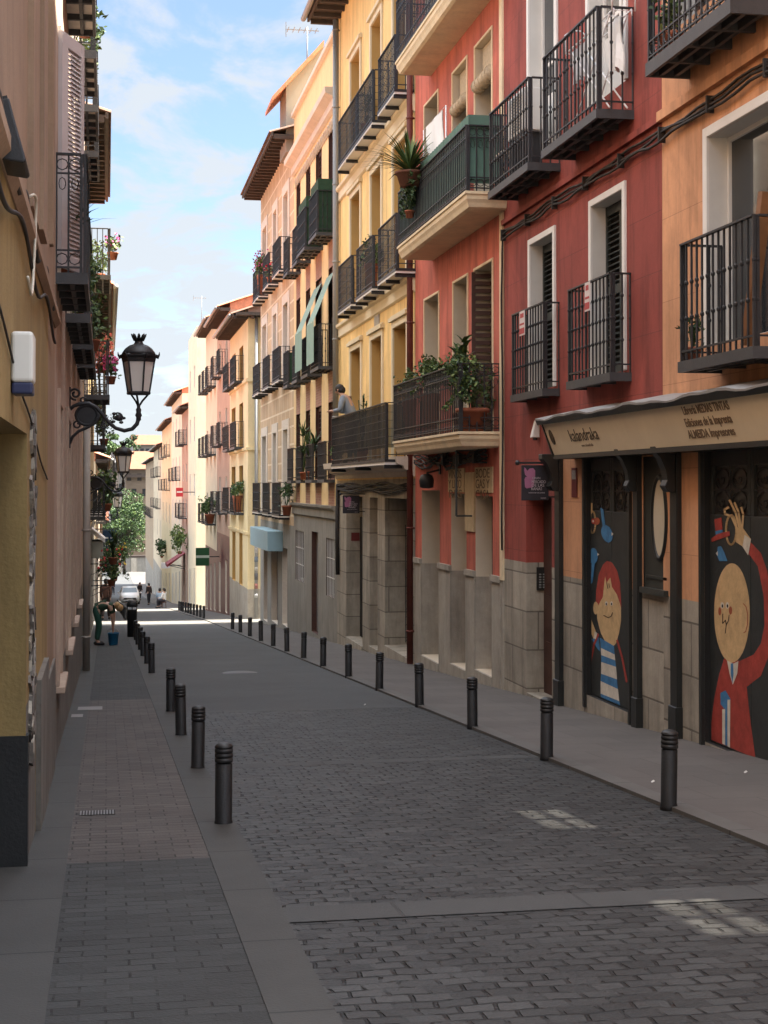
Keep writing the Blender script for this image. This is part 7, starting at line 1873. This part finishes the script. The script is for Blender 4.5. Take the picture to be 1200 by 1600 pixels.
SFm = empty('sign_frame', (XR, yx(745, XR), zx(745, 800)), 'empty square iron sign frame standing out from the rose building', 'sign frame')
Yf = 23.2; a, b = P(713, 704, Y=Yf), P(764, 806, Y=Yf)
mb = MB()
for (p, q) in (((a.x, a.z), (b.x, a.z)), ((b.x, a.z), (b.x, b.z)), ((b.x, b.z), (a.x, b.z)), ((a.x, b.z), (a.x, a.z))): mb.bar((p[0], Yf, p[1]), (q[0], Yf, q[1]), 0.028)
mb.build('square_frame', GRILL, SFm)
mb = MB(); mb.bar((b.x - 0.3, Yf, b.z), (XR + 0.01, Yf, b.z), 0.025); mb.bar((b.x - 0.1, Yf, a.z), (XR + 0.01, Yf, a.z), 0.025); mb.build('arm', IRON, SFm)
# left wall: cables, alarm box, dark lamp housing
zs_ = zsplit
pts = [(XL + 0.03, 4.0 + 0.35 * k, zs_ - 0.02 - 0.05 * sin(k * 0.9) + 0.03 * sin(k * 2.3)) for k in range(27)]
cable(pts, 0.016, 'dark cable running along the moulding between ochre and salmon wall on the left')
cable([(XL + 0.03, 5.6 + 0.25 * k, zs_ - 0.22 - 0.08 * sin(k * 0.5) + 0.10 * (k > 12) * 0) for k in range(30)], 0.011, 'thin second cable sagging under the left-hand moulding')
PALEC = M('pale_cable', (0.5, 0.45, 0.36), 0.6, 0.1, 6)
cable([(XL + 0.03, 8.6, zs_ + 0.12), (XL + 0.05, 8.75, zs_ + 0.15), (XL + 0.05, 8.9, zs_ + 0.1), (XL + 0.04, 8.85, zs_ - 0.25), (XL + 0.04, 8.6, zs_ - 0.42), (XL + 0.03, 8.4, zs_ - 0.35)], 0.009, 'pale looped cable hanging off the left-hand moulding', PALEC)
cable([(XL + 0.02, 5.62, P(22, 435, X=XL).z), (XL + 0.04, 5.66, P(22, 452, X=XL).z), (XL + 0.03, 5.70, P(22, 468, X=XL).z)], 0.010, 'short pale cable stub on the ochre wall above the alarm box', PALEC)
cable([(XL + 0.012, 4.6 + 0.42 * k, 2.62 - 0.055 * k - 0.02 * sin(k)) for k in range(18)], 0.006, 'thin dark wire sloping across the ochre wall')
AB = empty('alarm_box', (XL, 6.6, 2.2), 'white alarm siren box with a dark blue base on the ochre wall', 'alarm box')
Ya = 7.45; a, b = P(24, 517, Y=Ya), P(52, 597, Y=Ya); c_ = P(24, 615, Y=Ya)
mb = MB(); mb.box(XL + 0.001, b.x, Ya, Ya + 0.24, b.z, a.z); bevel(mb.build('casing', M('alarm_white', (0.62, 0.60, 0.55), 0.5, 0.05), AB), 0.018, 3)
mb = MB(); mb.box(XL + 0.004, b.x - 0.004, Ya + 0.006, Ya + 0.235, c_.z, b.z); bevel(mb.build('base', M('alarm_blue', (0.022, 0.028, 0.075), 0.4, 0.05), AB), 0.01, 2)
FL = empty('floodlight', (XL, 6.1, 3.4), 'black metal floodlight fixed high on the salmon wall at the left edge', 'lamp')
Yf2 = 6.6; pts = [(0, 158), (14, 152), (24, 190), (41, 250), (36, 254), (24, 250), (2, 246)]
mb = MB(); mb.prism([P(x, y, Y=Yf2) for x, y in [(-10, 158), (14, 152), (24, 190), (41, 250), (36, 254), (-10, 246)]], (0, 0.35, 0)); bevel(mb.build('housing', IRON, FL), 0.008, 2)
q = P(6, 158, Y=Yf2); mb = MB(); mb.bar((XL - 0.0, Yf2 + 0.15, q.z + 0.05), (q.x + 0.02, Yf2 + 0.15, q.z - 0.1), 0.05); mb.build('bracket', IRON, FL)
# ================================================================== signs and awnings farther on
def board(name, label, cat, X0, X1, Y0, Y1, za, zb2, col, rim=None, part='board'):
    T = empty(name, ((X0 + X1) / 2, (Y0 + Y1) / 2, min(za, zb2)), label, cat)
    mb = MB(); mb.box(X0, X1, Y0, Y1, za, zb2); bevel(mb.build(part, col, T), 0.01, 1)
    return T
BLUEB = M('pale_blue_panel', (0.27, 0.40, 0.45), 0.6, 0.06, 3)
y0_, y1_ = yx(441, XR - 0.02), yx(391, XR - 0.5)
T = board('blue_shop_sign', 'pale blue box sign over the doors of the tan block building', 'sign', XR - 0.50, XR - 0.001, yx(418, XR - 0.5), y1_, P(389, 850, X=XR - 0.5).z, P(389, 822, X=XR - 0.5).z, BLUEB)
Yl = 47.0; a, b = P(138, 838, Y=Yl), P(161, 872, Y=Yl)
T = board('awning_box', 'grey box awning with a sloping white top above the left pavement', 'awning', XL + 0.001, b.x, Yl, Yl + 2.0, b.z, P(161, 846, Y=Yl).z, M('awning_grey', (0.33, 0.33, 0.28), 0.7, 0.08, 3), None, 'box')
mb = MB(); zA_, zB_ = P(138, 826, Y=Yl).z, P(164, 842, Y=Yl).z
mb.prism([(XL + 0.001, Yl - 0.06, zA_), (b.x + 0.06, Yl - 0.06, zB_), (b.x + 0.06, Yl - 0.06, zB_ - 0.12), (XL + 0.001, Yl - 0.06, zA_ - 0.14)], (0, 2.1, 0)); mb.build('sloping_top', WHITE, T)
Yl = 56.5; a, b = P(160, 828, Y=Yl), P(181, 869, Y=Yl)
T = board('blue_hanging_sign', 'dark blue hanging sign with a white emblem beside the grey awning', 'sign', a.x, b.x, Yl, Yl + 0.08, b.z, a.z, M('navy_board', (0.012, 0.035, 0.075), 0.5, 0.1))
mb = MB(); mb.bar((XL, Yl + 0.04, a.z + 0.03), (b.x + 0.1, Yl + 0.04, a.z + 0.03), 0.04); mb.build('bracket', IRON, T)
mb = MB()
for (u, v, w_, h_) in ((0.15, 0.28, 0.3, 0.05), (0.6, 0.28, 0.25, 0.05), (0.2, 0.5, 0.2, 0.1), (0.2, 0.72, 0.55, 0.05)):
    mb.box(a.x + (b.x - a.x) * u, a.x + (b.x - a.x) * (u + w_), Yl - 0.006, Yl - 0.001, a.z - (a.z - b.z) * v, a.z - (a.z - b.z) * (v + h_))
mb.build('white_marks', WHITE, T)
def flag_sign(px0, px1, py0, py1, Y, name, label, cat, col, marks=None, wallx=XR):
    a, b = P(px0, py0, Y=Y), P(px1, py1, Y=Y)
    T = board(name, label, cat, a.x, b.x, Y, Y + 0.12, b.z, a.z, col)
    mb = MB(); mb.bar((b.x - 0.05, Y + 0.06, (a.z + b.z) / 2), (wallx + 0.02, Y + 0.06, (a.z + b.z) / 2), 0.05); mb.build('bracket', IRON, T)
    if marks:
        m_ = MB()
        for (u, v, w_, h_) in marks[1]: m_.box(a.x + (b.x - a.x) * u, a.x + (b.x - a.x) * (u + w_), Y - 0.012, Y - 0.002, a.z - (a.z - b.z) * v, a.z - (a.z - b.z) * (v + h_))
        m_.build('marks', marks[0], T)
    return T
flag_sign(275, 286, 762, 776, 100, 'red_sign', 'small square red sign with a pale bar high on the right far down', 'sign', M('sign_red', (0.45, 0.03, 0.04), 0.5, 0.05), (WHITE, ((0.1, 0.4, 0.8, 0.16),)))
flag_sign(306, 327, 856, 884, 78, 'green_sign', 'dark green projecting sign with a pale band beside the maroon shopfront', 'sign', M('sign_green', (0.015, 0.075, 0.025), 0.5, 0.05), (M('pale_band', (0.45, 0.5, 0.4), 0.6, 0.05), ((0.0, 0.42, 1.0, 0.14),)))
flag_sign(252, 266, 879, 888, 118, 'white_sign', 'small white sign board low on the right far down the street', 'sign', WHITE)
Yq = 112; a, b = P(266, 884, Y=Yq), P(291, 870, Y=Yq)
AW = empty('awning', (4.9, Yq, b.z - 1), 'faded maroon awning sloping over the far right pavement', 'awning')
mb = MB(); mb.prism([(XR, Yq, b.z + 0.3), (XR - 1.3, Yq, b.z - 0.55), (XR - 1.3, Yq, b.z - 0.75), (XR, Yq, b.z + 0.24)], (0, 3.5, 0)); mb.build('canvas', M('maroon_canvas', (0.20, 0.035, 0.04), 0.8, 0.15, 3), AW)
mb = MB()
for y in (Yq + 0.1, Yq + 3.4): mb.bar((XR, y, b.z - 0.9), (XR - 1.25, y, b.z - 0.6), 0.04)
mb.build('arm', IRON, AW)
# antennas
def antenna(x, y, z, h, label):
    T = empty('roof_antenna', (x, y, z), label, 'antenna')
    mb = MB(); mb.tube([(x, y, z), (x, y, z + h)], 0.025, 6); mb.build('mast', ZINC, T)
    mb = MB(); mb.bar((x - 0.7, y, z + h * 0.93), (x + 0.4, y, z + h * 0.93), 0.03)
    for k in range(6): mb.bar((x - 0.65 + 0.19 * k, y - 0.3, z + h * 0.93), (x - 0.65 + 0.19 * k, y + 0.3, z + h * 0.93), 0.02)
    mb.bar((x - 0.72, y, z + h * 0.93 - 0.25), (x - 0.72, y, z + h * 0.93 + 0.25), 0.025); mb.build('yagi', ZINC, T)
p_ = P(480, 70, X=XR + 1.0); antenna(XR + 1.0, p_.y, p_.z - 1.0, 1.6, 'thin television antenna on the penthouse roof of the cream striped building')
p_ = P(315, 500, X=XR + 2.5); antenna(XR + 2.5, p_.y, p_.z - 0.5, 2.6, 'television antenna above the tall ivory building far down')
p_ = P(213, 690, Y=352); antenna(p_.x, 352, p_.z - 1, 6, 'faint television antenna above the orange roofed house')
# roof greenery on the yellow and cream buildings
plant((XR + 0.8, yD1 + 0.6, zpar + 0.3), 'dry leafless shrub on the roof edge beside the yellow building gutter', 'bush', (0.6, 0.9, 0.9), 160, 0.05, 0.25, 0.3, mis=(1, 1))
# utility covers and a grating in the pavement
GT = M('worn_steel', (0.16, 0.155, 0.15), 0.45, 0.2, 8, 0.2, 60, metal=0.5)
def cover(name, x0, x1, y0, y1, dz, label, grate=False, mat=GT):
    mb = MB(); z = zg((y0 + y1) / 2) + dz; sl = (zg(y1) - zg(y0)) / (y1 - y0)
    zz2 = lambda y: zg(y) + dz
    if grate:
        n = 12
        for k in range(n):
            xa = x0 + (x1 - x0) * k / n
            mb.face([(xa, y0, zz2(y0)), (xa + (x1 - x0) / n * 0.55, y0, zz2(y0)), (xa + (x1 - x0) / n * 0.55, y1, zz2(y1)), (xa, y1, zz2(y1))])
        mb.face([(x0, y0, zz2(y0) - 0.002), (x1, y0, zz2(y0) - 0.002), (x1, y1, zz2(y1) - 0.002), (x0, y1, zz2(y1) - 0.002)], 1)
    else: mb.face([(x0, y0, zz2(y0)), (x1, y0, zz2(y0)), (x1, y1, zz2(y1)), (x0, y1, zz2(y1))])
    return mb.build(name, [mat, DARK], None, label, 'cover')
a = P(125, 1272, Z=-0.6); t_ = 10.9
xa, xb = P(125, 1266, Y=10.95).x, P(180, 1266, Y=10.95).x
cover('grating', xa, xb, 10.85, 11.05, PZ + 0.006, 'small worn steel grating set in the left pavement bricks', True)
PALES = M('pale_stone_cover', (0.20, 0.19, 0.18), 0.7, 0.15, 4, 0.2)
cover('access_cover', P(122, 1100, Y=20).x, P(160, 1100, Y=20).x, 19.6, 20.1, PZ + 0.008, 'pale rectangular access cover on the left pavement near the wall', False, PALES)
cover('access_cover', P(112, 1113, Y=19).x, P(130, 1113, Y=19).x, 18.6, 19.0, PZ + 0.009, 'small whitish access cover against the left wall', False, PALES)
mb = MB()
for (cx_, cy_) in ((2.7, 24.5), (3.2, 30.0)):
    pass
mb.lathe((2.3, 27, zg(27)), [(0.01, 0.004), (0.30, 0.004), (0.31, 0.002)], 20); mb.build('manhole_cover', M('cast_iron_cover', (0.06, 0.058, 0.056), 0.5, 0.3, 12, 0.3, 50), None, 'round cast iron manhole cover in the grey roadway', 'cover')
# scraps of litter
random.seed(4)
SCR = M('paper_scrap', (0.55, 0.53, 0.50), 0.8, 0.05)
for (px, py, onp, lab) in ((1020, 1225, 1, 'white paper scrap on the right pavement near the nearest bollard'), (1165, 1210, 1, 'tiny white scrap near the man mural step'), (570, 1103, 0, 'white litter scrap on the road strip before the grey asphalt')):
    g = 0
    d_ = ray(px, py); t = 5.0
    while CAM.z + d_.z * t > zg(d_.y * t) + (PZ if onp else 0.004): t += 0.01
    q = CAM + d_ * t; z = zg(q.y) + (PZ + 0.012 if onp else 0.014)
    if px == 458: z = zg(q.y) + PZ + 0.012
    mb = MB(); s_ = 0.012
    mb.face([(q.x - s_, q.y - s_, z), (q.x + s_ * 1.2, q.y - s_ * 0.7, z + 0.01), (q.x + s_ * 0.8, q.y + s_, z + 0.018), (q.x - s_ * 0.9, q.y + s_ * 1.1, z + 0.004)]); mb.build('litter_scrap', SCR, None, lab, 'litter')
